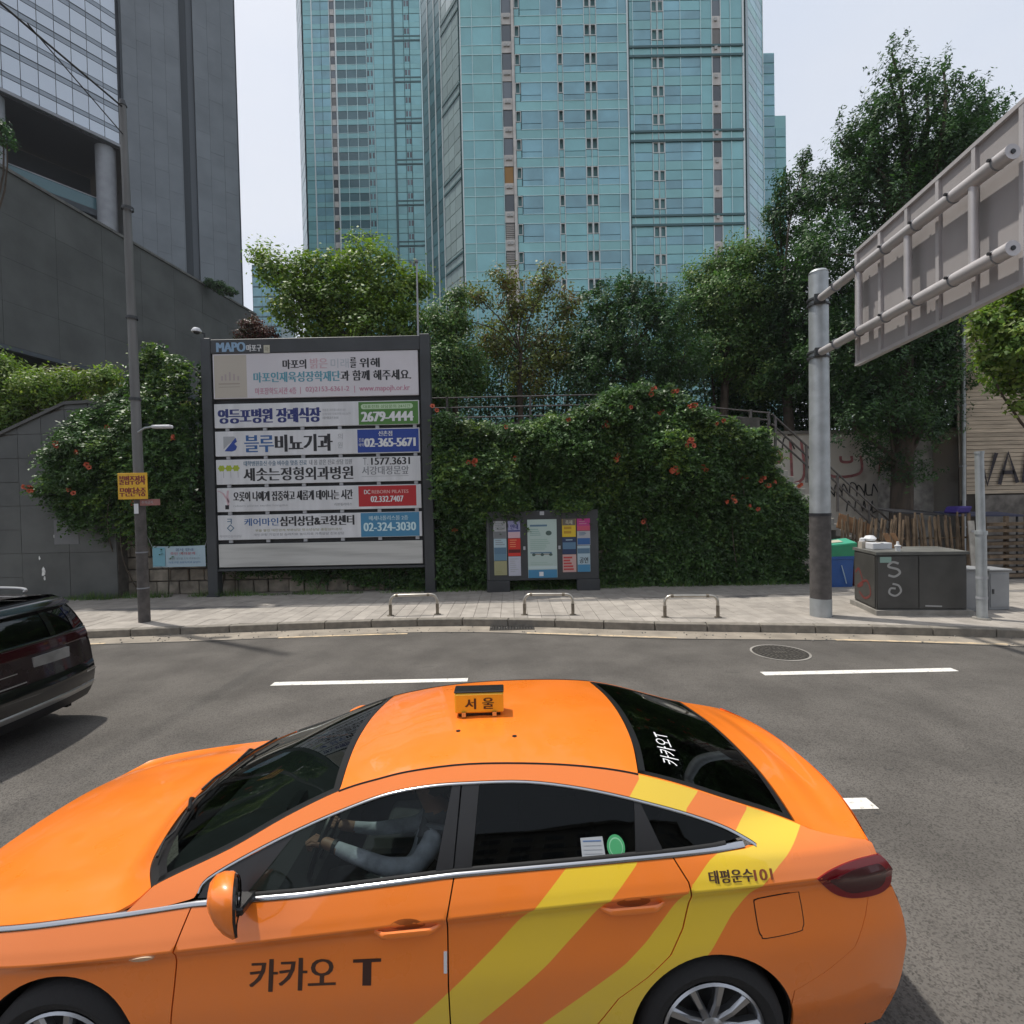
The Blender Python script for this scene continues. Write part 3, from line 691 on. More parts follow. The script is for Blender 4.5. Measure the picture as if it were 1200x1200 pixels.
for pts in ([(9.15, 4.35), (9.9, 4.35), (9.95, 3.95), (9.25, 3.75), (9.3, 3.2), (10.1, 3.25)], [(10.35, 4.75), (10.4, 3.3)], [(10.75, 4.7), (10.8, 3.3), (9.8, 3.1)], [(11.6, 4.2), (11.8, 3.4), (12.9, 3.45), (12.95, 4.1)], [(12.2, 4.1), (12.25, 3.9), (12.6, 3.9), (12.6, 4.1)]):
    stroke('graffiti_stroke', curve([Vector(p) for p in pts]), .10, M_SPR, t)
def scrawl(par, x0, x1, z0, z1, n, m, w, y):
    cw_ = (x1-x0)/n
    for i in range(n):
        a = x0+i*cw_; pts = [Vector((a+random.uniform(0, cw_), random.uniform(z0, z1))) for _ in range(4)]; pts[0] = Vector((a, z0+.1*(z1-z0))); pts[1] = Vector((a+cw_*.2, z1-random.random()*.1)); pts[3] = Vector((a+cw_, z0+.1))
        stroke('graffiti_stroke', curve(pts), w, m, par, y)
scrawl(t, 11.4, 13.9, 2.55, 3.1, 9, M_SPK, .045, 18.98); scrawl(t, 12.4, 13.9, 2.0, 2.5, 5, M_SPK, .045, 18.975); scrawl(t, 9.1, 10.5, 4.3, 4.85, 3, M_SPK, .05, 18.98)
scrawl(t, 13.6, 15, 3.2, 4.1, 4, M_SPR, .07, 18.97)
# rough buttress with peeling plaster between tree and slatted house
t = thing('buttress_wall', 'pale peeling concrete buttress just left of the slatted house', 'wall', (14.3, 18.3, 0))
MB().prism([(13.3, 0), (14.85, 0), (14.8, 4.9), (14.5, 5.1), (13.9, 3.9), (13.3, 3.3)], 18.0, 18.6).build('wall_face', mat('peeled', (.50, .48, .45), .95, col2=(.22, .21, .20), scale=3, bump=.6, bscale=5), t)
M_SLAT = mat('siding', (.50, .42, .325), .8, var=.25, scale=1.5, rnd=.12, stretch=(1, 1, 8))
t = thing('slatted_house', 'tall brown house wall of thin horizontal slats at the right edge', 'house', (17, 17.5, 0))
MB().prism([(15.06, 17.08), (24, 17.08), (24, 24), (20.5, 24)], 0, 13, 'xy').build('core', mat('core_brown', (.06, .05, .04), .9), t)
z = 2.6; k = 0
while z < 12.95:
    MB().obox((19.5, 17.03, z+.064), (8.98, 0, 0), (0, .05, .0), (0, -.022, .118)).build('slat', M_SLAT, t, fix=False); z += .135
MB().box(14.98, 15.06, 16.95, 17.1, 2.4, 13).build('corner_board', mat('corner_board', (.22, .19, .16), .8), t)
for q, pts in enumerate(([(15.5, 3.95), (15.75, 2.9), (16.05, 3.95)], [(16.15, 2.9), (16.45, 3.95), (16.75, 2.95)], [(16.25, 3.3), (16.65, 3.3)], [(16.95, 2.95), (17.0, 3.95), (17.4, 3.0), (17.45, 3.95)], [(17.7, 3.95), (17.75, 3.0)])):
    stroke('graffiti_stroke', [Vector(p) for p in pts], .13, M_SPK, t, 16.955)
MB().box(15.5, 24, 16.9, 17.07, .1, 2.55).build('base_wall', mat('base_block', (.17, .155, .14), .95, var=.4, scale=3, bump=.4, bscale=12), t)
# stair with landing behind the creeper, handrail going down to the right
t = thing('stone_stair', 'stone stair climbing behind the creeper beside the graffiti wall', 'stair', (9.5, 16.4, .1))
for k in range(24):
    x1 = 11.4-k*.175; z1 = .30+k*.185
    MB().box(x1-.30, x1, 15.6, 17.2, z1-.19, z1, .01).build('step', mat('stair_stone', (.42, .40, .36), .9, var=.25, scale=3), t)
M_RAIL = mat('rail_paint', (.11, .10, .095), .5, metal=.3, var=.3, scale=10)
t = thing('stair_handrail', 'dark metal handrail sloping down beside the stone stair', 'railing', (10, 15.5, .2))
for dz in (.95, .65, .35): MB().tube([(7.9, 15.5, 4.55+dz-.35), (11.9, 15.5, .45+dz)], .028).build('rail', M_RAIL, t, smooth=True)
for k in range(5):
    x = 8.0+k*.93; z = 4.15-(x-7.9)*.9625; MB().box(x-.03, x+.03, 15.47, 15.53, z-.1, z+1.0).build('post', M_RAIL, t)
t = thing('terrace_railing', 'thin dark railing with three rails along the top of the creeper wall', 'railing', (0, 15.6, 5))
for a, b, za, zb in ((-4.0, 4.2, 5.86, 5.86), (4.2, 7.9, 5.62, 5.20)):
    for dz in (0, -.3, -.6) if a < 0 else (0, -.22, -.44, -.66): MB().tube([(a, 15.6, za+dz), (b, 15.6, zb+dz)], .022, 8).build('rail', M_RAIL, t, smooth=True)
for x, z in ((-3.9, 5.86), (-1.9, 5.86), (.62, 5.86), (2.75, 5.86), (4.25, 5.84), (6.2, 5.42), (7.3, 5.29), (7.85, 5.21)): MB().box(x-.035, x+.035, 15.57, 15.63, z-1.15, z+.03).build('post', M_RAIL, t)
# ================================================================ plants
def leafmat(name, col, trans=.35, rough=.5, var=.35, scale=1.2):
    m = bpy.data.materials.new(name); m.use_nodes = True; t = m.node_tree; t.nodes.clear(); N = t.nodes.new; L = t.links.new
    o = N('ShaderNodeOutputMaterial'); b = N('ShaderNodeBsdfPrincipled'); b.inputs['Roughness'].default_value = rough; b.inputs['Specular IOR Level'].default_value = .35
    tr = N('ShaderNodeBsdfTranslucent'); mx = N('ShaderNodeMixShader'); mx.inputs[0].default_value = trans
    g = N('ShaderNodeNewGeometry'); n = N('ShaderNodeTexNoise'); n.inputs['Scale'].default_value = scale; n.inputs['Detail'].default_value = 4; L(g.outputs['Position'], n.inputs['Vector'])
    mr = N('ShaderNodeMapRange'); mr.inputs[1].default_value = .3; mr.inputs[2].default_value = .7; mr.inputs[3].default_value = 1-var; mr.inputs[4].default_value = 1+var; L(n.outputs[0], mr.inputs[0])
    h = N('ShaderNodeHueSaturation'); h.inputs['Color'].default_value = (*col, 1); L(mr.outputs[0], h.inputs['Value']); L(h.outputs[0], b.inputs['Base Color'])
    h2 = N('ShaderNodeHueSaturation'); h2.inputs['Saturation'].default_value = 1.15; h2.inputs['Value'].default_value = 1.5; L(h.outputs[0], h2.inputs['Color']); L(h2.outputs[0], tr.inputs[0])
    L(b.outputs[0], mx.inputs[1]); L(tr.outputs[0], mx.inputs[2]); L(mx.outputs[0], o.inputs[0]); MATS[name] = m; return m
LG = [leafmat('leaf_light', (0.156, 0.240, 0.042)), leafmat('leaf_light_b', (0.102, 0.180, 0.036)), leafmat('leaf_light_c', (0.204, 0.264, 0.060))]
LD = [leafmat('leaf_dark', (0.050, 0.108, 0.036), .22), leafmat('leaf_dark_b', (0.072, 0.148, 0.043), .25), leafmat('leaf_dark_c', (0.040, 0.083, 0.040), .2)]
LM = [leafmat('leaf_mid', (0.090, 0.179, 0.048), .3), leafmat('leaf_mid_b', (0.065, 0.130, 0.036), .3), leafmat('leaf_mid_c', (0.147, 0.212, 0.057), .3)]
LY = [leafmat('leaf_olive', (0.163, 0.194, 0.050), .3), leafmat('leaf_olive_b', (0.094, 0.125, 0.035), .3), leafmat('leaf_brown', (.14, .11, .04), .3)]
LR = [leafmat('leaf_red', (.10, .035, .025), .25), leafmat('leaf_red_b', (.06, .03, .02), .25), leafmat('leaf_red_c', (.05, .055, .02), .25)]
LI = [leafmat('creeper_leaf', (0.073, 0.143, 0.038), .22, .45), leafmat('creeper_leaf_b', (0.049, 0.101, 0.032), .2, .45), leafmat('creeper_leaf_c', (0.138, 0.218, 0.049), .28, .45)]
M_BARK = mat('bark', (.085, .065, .05), .95, var=.4, scale=6, bump=.8, bscale=18, stretch=(1, 1, .3))
M_TWIG = mat('twig', (.07, .055, .04), .9, var=.3, scale=5)

def unit(v): return v/np.maximum(np.linalg.norm(v, axis=-1, keepdims=True), 1e-9)
def leaves(C_, nrm, L_, W_, rng, droop=0., along=None):
    """rhombic leaves: centre, facing, length, width -> (n,4,3)"""
    n = len(C_); r = unit(rng.normal(size=(n, 3))) if along is None else unit(along+rng.normal(size=(n, 3))*.35)
    a = unit(r - nrm*np.sum(r*nrm, 1, keepdims=True)); b = np.cross(nrm, a)
    L_ = L_*(.7+.6*rng.random((n, 1))); W_ = W_*(.7+.6*rng.random((n, 1)))
    fold = nrm*W_*.25
    return np.stack([C_-a*L_/2, C_+b*W_/2-fold, C_+a*L_/2-nrm*L_*droop, C_-b*W_/2-fold], 1)
def crown(blobs, nclump, perclump, rng, crad=.3, leaf=(.11, .06), up=.5, spiky=0., shell=.55):
    B = np.array(blobs, float); vol = B[:, 3]**2; pick = rng.choice(len(B), nclump, p=vol/vol.sum())
    d = unit(rng.normal(size=(nclump, 3))); rad = B[pick, 3:4]*(shell+(1-shell)*rng.random((nclump, 1))**.6)
    rad *= 1+.18*rng.normal(size=(nclump, 1))
    cc = B[pick, :3]+d*rad*np.array([1, 1, .92])
    out = []; mi = []
    cl = np.repeat(np.arange(nclump), perclump); n = len(cl)
    if spiky > 0:      # sprays of leaves strung along upswept shoots
        sd = unit(np.array([.35, 0, 1])+rng.normal(size=(nclump, 3))*.35+d*.5); s = rng.random((n, 1))*spiky
        off = sd[cl]*s + rng.normal(size=(n, 3))*crad*(.16+.25*(1-s/spiky))
    else: off = rng.normal(size=(n, 3))*crad*np.array([.55, .55, .38])
    P_ = cc[cl]+off
    nr = unit(d[cl]*.55+unit(off)*.5+np.array([0, 0, up])+rng.normal(size=(n, 3))*.45)
    sc = (.8+.4*rng.random((nclump, 1)))[cl]
    V = leaves(P_, nr, leaf[0]*sc, leaf[1]*sc, rng, .15, (sd[cl]+rng.normal(size=(n, 3))*.5) if spiky > 0 else None)
    mi = rng.choice(3, nclump, p=[.5, .32, .18])[cl]
    flip = rng.random(n) < .25; mi = np.where(flip, rng.choice(3, n), mi)
    return V, mi, cc
def limb(mb, a, b, r0, r1, bend=.12, k=5, n=7):
    a = Vector(a); b = Vector(b); L_ = (b-a).length; j = Vector([random.uniform(-1, 1) for _ in range(3)])*L_*bend
    pts = [a.lerp(b, i/k)+j*sin(pi*i/k)+Vector((0, 0, L_*.06*sin(pi*i/k))) for i in range(k+1)]
    mb.tube(pts, [r0+(r1-r0)*i/k for i in range(k+1)], n)
    return pts
def tree(name, label, cat, blobs, base, tr, leafm, nclump, per, rng, crad=.3, leaf=(.11, .06), twigs=60, spiky=0., trunk_top=.55, lean=(0, 0), trunk=True, group=None, up=.5, shell=.55):
    t = thing(name, label, cat, base, group)
    V, mi, cc = crown(blobs, nclump, per, rng, crad, leaf, up, spiky, shell)
    arr_mesh('crown' if trunk else 'foliage', V, 4, leafm, t, mi)
    B = np.array(blobs); top = B[:, 2].max(); cx, cy = np.average(B[:, 0], weights=B[:, 3]), np.average(B[:, 1], weights=B[:, 3])
    mb = MB(); zt = base[2]+(top-base[2])*trunk_top; tt = (base[0]+(cx-base[0])*.6+lean[0], base[1]+(cy-base[1])*.6, zt)
    tp = limb(mb, base, tt, tr, tr*.5, .03, 8, 12); tp[0] = Vector(base)
    mb.build('trunk' if trunk else 'stem', M_BARK, t, smooth=True)
    mb = MB()
    for b in blobs:
        h = [p for p in tp if p.z < b[2]-.2] or [tp[len(tp)//2]]
        s = h[-1] if random.random() < .6 else random.choice(h[len(h)//2:])
        q = limb(mb, s, b[:3], tr*.28, tr*.09, .10, 5, 6)
    mb.build('limbs', M_BARK, t, smooth=True)
    if twigs:
        mb = MB()
        for i in rng.choice(len(cc), min(twigs, len(cc)), replace=False):
            c = cc[i]; k = np.argmin(((B[:, :3]-c)**2).sum(1)); s = B[k, :3]; limb(mb, s+(c-s)*.05, c, tr*.06+.006, .004, .12, 3, 4)
        mb.build('twigs', M_TWIG, t, kind='stuff')
    return t
TREES = {
    'maple': [(-7.98, 18.29, 10.93, 0.8), (-6.71, 18.55, 10.87, 1.05), (-4.97, 18.36, 11.14, 1.05), (-3.99, 18.61, 10.23, 1.05), (-6.01, 18.66, 9.98, 1.3), (-7.32, 18.07, 9.63, 0.99), (-8.64, 18.32, 11.56, 0.37), (-3.22, 18.69, 10.7, 0.55), (-4.98, 18.22, 9.19, 1.17), (-3.49, 18.27, 8.88, 0.86), (-6.75, 18.93, 9.01, 0.86)],
    'red': [(-8.22, 16.59, 8.41, 0.36), (-7.84, 16.71, 8.25, 0.33), (-8.53, 16.59, 8.15, 0.22)],
    'sparse': [(-0.14, 19.09, 10.81, 0.63), (-1.08, 18.76, 10.07, 0.7), (1.44, 19.09, 10.68, 0.7), (0.64, 19.37, 9.96, 1.01), (2.2, 19.02, 9.79, 0.7), (-0.5, 19.24, 8.67, 1.01), (1.72, 19.21, 8.3, 1.2), (-1.71, 18.75, 9.31, 0.57), (0.75, 19.26, 7.38, 1.01)],
    'dark1': [(-2.19, 17.57, 8.76, 0.76), (-1.9, 17.33, 7.53, 0.88), (-2.46, 17.09, 6.63, 0.88), (-1.37, 17.77, 7.06, 0.73), (-1.73, 17.49, 9.59, 0.35)],
    'dark2': [(3.46, 18.2, 9.4, 0.9), (4.45, 18.3, 9.83, 0.78), (5.32, 18.18, 9.26, 0.84), (3.18, 18.44, 8.34, 1.05), (4.56, 17.87, 8.14, 1.26), (2.83, 18.29, 7.1, 0.96), (4.86, 17.95, 6.97, 0.96), (6.22, 18.42, 7.51, 0.96)],
    'mid': [(7.84, 20.15, 11.09, 0.92), (8.56, 19.48, 11.5, 0.79), (9.4, 19.56, 11.71, 0.66), (8.2, 19.45, 10.15, 1.25), (7.2, 20.26, 9.83, 0.99), (9.29, 19.72, 9.91, 1.25), (8.4, 19.98, 8.38, 1.39), (9.59, 19.59, 7.28, 1.06)],
    'big': [(12.85, 17.2, 17.22, 0.2), (12.73, 17.16, 16.41, 0.37), (12.91, 17.1, 15.39, 0.69), (12.22, 17.25, 14.68, 0.57), (13.99, 17.22, 15.83, 0.29), (14.64, 17.28, 16.61, 0.2), (14.48, 17.3, 15.52, 0.57), (15.61, 17.3, 15.63, 0.23), (15.44, 17.42, 14.88, 0.63), (12.17, 17.68, 13.7, 0.97), (13.41, 17.41, 13.78, 1.2), (14.36, 16.83, 13.39, 1.09), (15.9, 17.3, 15.07, 0.29), (11.2, 17.33, 14.48, 0.29), (11.39, 17.62, 12.53, 1.03), (12.75, 17.3, 11.76, 1.38), (14.31, 17.46, 11.81, 1.2), (10.37, 16.92, 10.5, 0.97), (11.81, 17.63, 9.65, 1.29), (13.02, 17.3, 9.21, 1.38), (14.17, 16.97, 9.61, 1.09), (11.16, 16.67, 7.35, 1.2), (13.3, 17.69, 7.32, 1.38), (14.56, 17.79, 7.9, 1.2), (14.38, 16.89, 6.24, 0.75), (11.39, 17.48, 6.14, 0.92), (12.57, 17.1, 5.47, 1.09), (11.32, 16.94, 4.91, 0.75), (13.64, 17.02, 4.87, 0.86), (13.16, 17.34, 3.2, 0.52), (12.25, 17.39, 3.95, 0.52), (15.05, 17.3, 14.2, .8), (14.9, 17.2, 13.0, 1.0), (15.9, 17.3, 13.9, .45), (15.5, 17.2, 12.2, .8), (11.7, 17.3, 13.9, .5)],
    'side': [(10.85, 18.87, 14.64, 0.28), (10.16, 19.05, 14.0, 0.41), (11.08, 18.71, 13.47, 0.63), (10.49, 19.17, 12.81, 0.76), (9.75, 18.96, 12.87, 0.25), (10.78, 19.43, 11.36, 1.14), (10.16, 19.49, 10.13, 1.01), (10.84, 19.01, 9.3, 1.33), (9.95, 19.57, 8.55, 1.14), (10.38, 18.77, 7.06, 1.2)],
    'front': [(12.61, 12.82, 7.45, 0.43), (12.44, 13.04, 6.83, 0.39), (11.88, 12.9, 7.03, 0.22), (12.75, 12.8, 6.39, 0.65), (11.73, 12.99, 6.64, 0.13), (12.73, 13.05, 5.61, 0.43), (12.19, 12.93, 5.84, 0.2), (12.81, 12.91, 4.82, 0.2), (12.0, 13.07, 6.23, 0.2), (13.72, 12.76, 6.36, 1.3), (13.97, 13.3, 8.05, 0.65)],
    'shrubl': [(-16.06, 16.52, 6.92, 0.54), (-14.99, 16.23, 6.64, 0.54), (-14.01, 16.28, 6.69, 0.43), (-13.16, 16.31, 6.76, 0.41), (-15.69, 16.38, 5.93, 0.54), (-14.55, 16.33, 6.23, 0.33), (-16.55, 16.34, 7.29, 0.6), (-16.51, 16.37, 5.54, 0.54), (-12.7, 16.42, 6.96, 0.27)],
    'edge': [(-19.39, 20.0, 17.46, 0.23), (-19.13, 19.99, 16.92, 0.2), (-20.11, 20.13, 17.57, 0.6), (-20.5, 19.78, 16.68, 0.83)],
    'roofp': [(-24.4, 43.9, 21.45, 0.51), (-23.71, 44.21, 21.13, 0.44), (-25.39, 44.01, 21.88, 0.37)],
}
g = np.random.default_rng(11)
tree('maple_tree', 'bright light green leafy tree rising behind the left half of the big signboard', 'tree', TREES['maple'], (-5.6, 18.6, 5), .16, LG, 900, 24, g, .36, (.15, .085), 160, shell=.4, up=.8)
tree('red_shrub', 'small reddish brown leafed shrub above the top left corner of the signboard', 'shrub', TREES['red'], (-8.1, 16.65, 5), .05, LR, 130, 30, g, .16, (.07, .04), 20, trunk=False)
tree('sparse_tree', 'sparse yellowish olive tree with visible branches in the centre', 'tree', TREES['sparse'], (.4, 19.2, 5), .13, LY, 430, 24, g, .34, (.13, .075), 220, shell=.3)
tree('bushy_tree', 'dark bushy tree just right of the big signboard', 'tree', TREES['dark1'], (-1.8, 17.6, 5), .12, LM, 560, 34, g, .28, (.10, .06), 60)
tree('round_tree', 'dark green round tree behind the middle of the creeper wall', 'tree', TREES['dark2'], (4.4, 18.3, 5), .16, LD, 1100, 36, g, .28, (.10, .055), 90, spiky=.35)
tree('broad_tree', 'mid green tree between the round tree and the gantry pole', 'tree', TREES['mid'], (8.2, 19.8, 5), .18, LM, 1200, 36, g, .30, (.11, .06), 80)
tree('tall_tree', 'tall dark tree with upswept spiky shoots behind the road sign gantry', 'tree', TREES['big'], (13.05, 17.25, .1), .36, LD, 3300, 38, g, .26, (.13, .05), 260, spiky=.85, trunk_top=.7, shell=.35)
tree('ginkgo_tree', 'dark green tree just left of the tall spiky tree', 'tree', TREES['side'], (10.4, 19.1, 4.9), .18, LD, 1200, 36, g, .30, (.12, .055), 90, spiky=.45)
tree('street_tree', 'light green street tree leaning in at the right edge', 'tree', TREES['front'], (14.6, 13.2, .12), .16, LG, 620, 30, g, .22, (.13, .08), 120, trunk_top=.95)
tree('garden_shrub', 'yellow green shrubs spilling over the dark tiled wall at left', 'shrub', TREES['shrubl'], (-14.8, 16.4, 4.4), .07, LG, 620, 30, g, .28, (.12, .05), 60, trunk=False)
tree('edge_tree', 'dark tree whose branch tips reach in at the upper left edge', 'tree', TREES['edge'], (-21.5, 19.5, 4.9), .2, LD, 160, 36, g, .24, (.12, .06), 20)
tree('rooftop_shrub', 'small dark shrub growing on top of the concrete podium', 'shrub', TREES['roofp'], (-26.2, 44, 21.7), .06, LD, 110, 30, g, .2, (.16, .09), 10, trunk=False)
# dim thicket closing the view beneath the trees
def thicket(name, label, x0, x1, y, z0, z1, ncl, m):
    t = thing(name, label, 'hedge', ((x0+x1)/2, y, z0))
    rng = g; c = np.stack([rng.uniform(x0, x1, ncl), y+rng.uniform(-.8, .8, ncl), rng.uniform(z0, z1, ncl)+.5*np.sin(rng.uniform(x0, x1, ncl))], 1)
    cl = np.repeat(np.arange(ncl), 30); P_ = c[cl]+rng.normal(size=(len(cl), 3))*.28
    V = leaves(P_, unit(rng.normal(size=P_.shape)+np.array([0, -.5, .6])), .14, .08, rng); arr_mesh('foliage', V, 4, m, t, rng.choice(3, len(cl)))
    mb = MB()
    for k in range(int((x1-x0)*1.3)): x = random.uniform(x0, x1); limb(mb, (x, y, z0), (x+random.uniform(-.5, .5), y+random.uniform(-.4, .4), z1-.4), .05, .015)
    mb.build('stems', M_TWIG, t)
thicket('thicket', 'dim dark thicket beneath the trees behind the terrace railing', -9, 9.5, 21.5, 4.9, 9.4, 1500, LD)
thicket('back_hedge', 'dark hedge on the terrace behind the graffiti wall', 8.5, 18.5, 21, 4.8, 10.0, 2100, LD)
for k, (x, y, z) in enumerate(((-16.2, 17.5, 5.0), (-13.8, 17.8, 5.2), (-11.9, 17.0, 5.2))):
    pass
tree('olive_shrub', 'loose olive green shrub behind the tiled wall below the podium', 'shrub', [(-17.2, 17.8, 7.0, .7), (-15.6, 18, 7.2, .6), (-14.2, 18.2, 6.8, .6), (-12.8, 18.0, 6.5, .6), (-11.8, 17.6, 6.3, .5), (-16.5, 17.4, 6.1, .7)], (-14.5, 18, 4.9), .06, LY, 420, 26, g, .28, (.12, .06), 50, trunk=False)

# ---------------------------------------------------------------- trumpet creepers over the retaining wall
def inpoly(P_, poly):
    x, z = P_[:, 0], P_[:, 1]; r = np.zeros(len(P_), bool); n = len(poly)
    for i in range(n):
        (x1, z1), (x2, z2) = poly[i], poly[(i+1) % n]
        c = ((z1 > z) != (z2 > z)) & (x < (x2-x1)*(z-z1)/(z2-z1+1e-12)+x1); r ^= c
    return r
def creeper(label, poly, ybase, prof, ncl, per, seed, flowers, leaf=(.10, .05)):
    rng = np.random.default_rng(seed); pa = np.array(poly); lo, hi = pa.min(0), pa.max(0)
    t = thing('trumpet_creeper', label, 'creeper', ((lo[0]+hi[0])/2, ybase, .1), 'trumpet creepers over the retaining walls')
    Q = rng.uniform(lo-.1, hi+.12, (ncl*4, 2)); wob = np.stack([vnoise(np.c_[Q, Q[:, :1]*0], 2.2, 3)-.5, vnoise(np.c_[Q, Q[:, :1]*0], 2.2, 5)-.5], 1)*.5
    Q = Q[inpoly(Q+wob, poly)][:ncl]
    def depth(Q):
        q3 = np.c_[Q, Q[:, :1]*0]; b = np.interp(Q[:, 1], *prof); zr = np.zeros(len(Q))
        nz = vnoise(q3, .9, 1)*.9+vnoise(q3, 2.3, 2)*.45+vnoise(q3, 5, 7)*.2-.78
        yy = ybase-b-nz*np.minimum(1, b*1.2+.1); return np.where((Q[:, 0] > -9.0) & (Q[:, 0] < -2.1), np.maximum(yy, 14.93), yy)
    y = depth(Q)+rng.random(len(Q))**2*.35; C_ = np.c_[Q[:, 0], y, Q[:, 1]]
    cl = np.repeat(np.arange(len(C_)), per); n = len(cl)
    # each clump is a drooping compound frond: leaflets in pairs along a short stalk
    sd = unit(np.stack([rng.normal(size=len(C_))*.8, -.5-.3*rng.random(len(C_)), rng.normal(size=len(C_))*.45-.15], 1))
    s = (np.tile(np.arange(per), len(C_))/per)[:, None]; side = np.where(np.arange(n) % 2, 1, -1)[:, None]
    perp = unit(np.cross(sd, np.array([0, -.4, 1.])))[cl]
    P_ = C_[cl]+sd[cl]*(s-.3)*.42+perp*side*.045*(1.2-s)+np.array([0, 0, -.10])*s**2+rng.normal(size=(n, 3))*.018
    nr = unit(np.array([.0, -.35, .85])+rng.normal(size=(n, 3))*.42+(rng.normal(size=(len(C_), 3))*.35)[cl])
    V = leaves(P_, nr, leaf[0], leaf[1], rng, .25, perp*side+sd[cl]*.5)
    tip = vnoise(np.c_[Q, Q[:, :1]*0], 1.3, 9)+(Q[:, 1]-lo[1])/(hi[1]-lo[1])*.5
    pr = np.where(rng.random(len(C_)) < np.clip((tip-.75)*1.1, 0.02, .5), 2, np.where(rng.random(len(C_)) < .45, 1, 0)); mi = pr[cl]
    arr_mesh('foliage', V, 4, LI, t, mi)
    # inner dark leaves and woody stems
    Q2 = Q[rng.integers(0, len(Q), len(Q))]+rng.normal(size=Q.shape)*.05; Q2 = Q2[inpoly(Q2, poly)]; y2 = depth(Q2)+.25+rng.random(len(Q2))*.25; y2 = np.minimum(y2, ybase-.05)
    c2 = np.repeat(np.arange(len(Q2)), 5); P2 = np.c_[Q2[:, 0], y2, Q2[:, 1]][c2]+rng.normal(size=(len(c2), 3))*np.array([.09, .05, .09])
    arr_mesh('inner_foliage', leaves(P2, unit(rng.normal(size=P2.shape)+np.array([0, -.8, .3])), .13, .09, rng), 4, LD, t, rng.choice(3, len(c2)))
    mb = MB()
    for k in range(46):
        i = rng.integers(0, len(Q)); x, z = Q[i]; d = float(depth(Q[i:i+1])[0]); z0 = max(.15, z-random.uniform(.8, 3)); limb(mb, (x+random.uniform(-.5, .5), ybase-.08, z0), (x, d+.05, z), .022, .008, .12, 5, 5)
    mb.build('stems', M_TWIG, t)
    # orange trumpet flowers in clusters
    for fx, fz, k in flowers:
        d = float(depth(np.array([[fx, fz]]))[0])-.10; mb = MB()
        for q in range(k):
            c = Vector((fx+random.uniform(-.13, .13), d+random.uniform(-.08, .05), fz+random.uniform(-.09, .09))); ax = Vector((random.uniform(-.7, .7), -1, random.uniform(-.6, .5))).normalized()
            a = ax.orthogonal().normalized(); b = ax.cross(a); vs = []; r = random.uniform(1.0, 1.4)
            for ring, (rr, h) in enumerate(((.008, -.06), (.016, -.02), (.022, .0), (.048, .015))):
                for m_ in range(10):
                    an = 2*pi*m_/10; w = rr*(1.25 if (ring == 3 and m_ % 2) else 1); vs.append(c+(a*cos(an)*w+b*sin(an)*w+ax*h)*r)
            mb.add(vs, [(i*10+j, i*10+(j+1) % 10, (i+1)*10+(j+1) % 10, (i+1)*10+j) for i in range(3) for j in range(10)])
        mb.build('flower_cluster', M_FLOW, t, fix=False)
    return t
M_FLOW = mat('trumpet_flower', (.50, .10, .045), .6, var=.3, scale=8)
PR = [(-2.64, 5.15), (-1.9, 5.3), (-1.29, 4.95), (.06, 4.85), (1.04, 4.98), (2.1, 5.3), (3.02, 5.94), (4.74, 5.81), (5.27, 5.21), (6.2, 4.78), (7.06, 4.44), (7.54, 3.69), (8.03, 2.94), (8.54, 2.19), (8.61, .12), (-2.9, .12), (-2.9, 5.1)]
fl = [(-1.05, 3.75, 4), (.1, 3.9, 1), (2.95, 3.85, 3), (4.75, 4.15, 6), (4.45, 3.45, 5), (5.0, 5.15, 5), (1.6, 4.9, 1), (-2.3, 2.6, 2), (2.6, 4.75, 3), (5.3, 3.45, 2), (7.1, 3.2, 3), (7.35, 3.05, 3), (6.15, 2.6, 3), (6.75, 2.4, 2), (4.0, 5.7, 3), (4.65, 5.65, 2), (-2.1, 5.3, 2), (.0, 4.7, 1), (3.9, 2.0, 2), (2.3, 1.9, 2), (-1.6, 1.9, 2), (6.6, 3.15, 2), (5.7, 4.7, 2), (4.25, 5.1, 2), (3.2, 5.1, 1), (8.0, 2.9, 2)]
creeper('long green creeper with orange flowers covering the wall behind the notice board', PR, 15.1, ([0, .5, 1.5, 2.6, 4.0, 5.0, 6.2], [.32, .30, .32, .55, .95, .8, .35]), 12500, 13, 21, fl)
PL = [(-13.24, 3.34), (-12.89, 4.12), (-12.68, 5.0), (-11.96, 5.75), (-10.95, 6.45), (-10.62, 7.1), (-10.18, 7.45), (-9.71, 6.9), (-8.4, 6.8), (-2.6, 6.2), (-2.6, .15), (-8.5, .9), (-9.9, 1.5), (-10.51, 1.75), (-11.62, 1.95), (-12.35, 2.15), (-12.9, 2.6)]
creeper('creeper bush bulging over the wall left of the big signboard', PL, 14.98, ([0, 1.5, 2.2, 3.2, 4.6, 6.0, 7.5], [.22, .28, .45, .85, 1.0, .7, .3]), 8500, 13, 22, [(-13.1, 3.3, 7), (-12.3, 4.5, 3), (-11.6, 4.3, 2), (-12.0, 3.2, 3), (-11.3, 3.9, 2), (-10.4, 2.9, 2), (-11.0, 5.0, 2), (-9.3, 4.6, 2)])
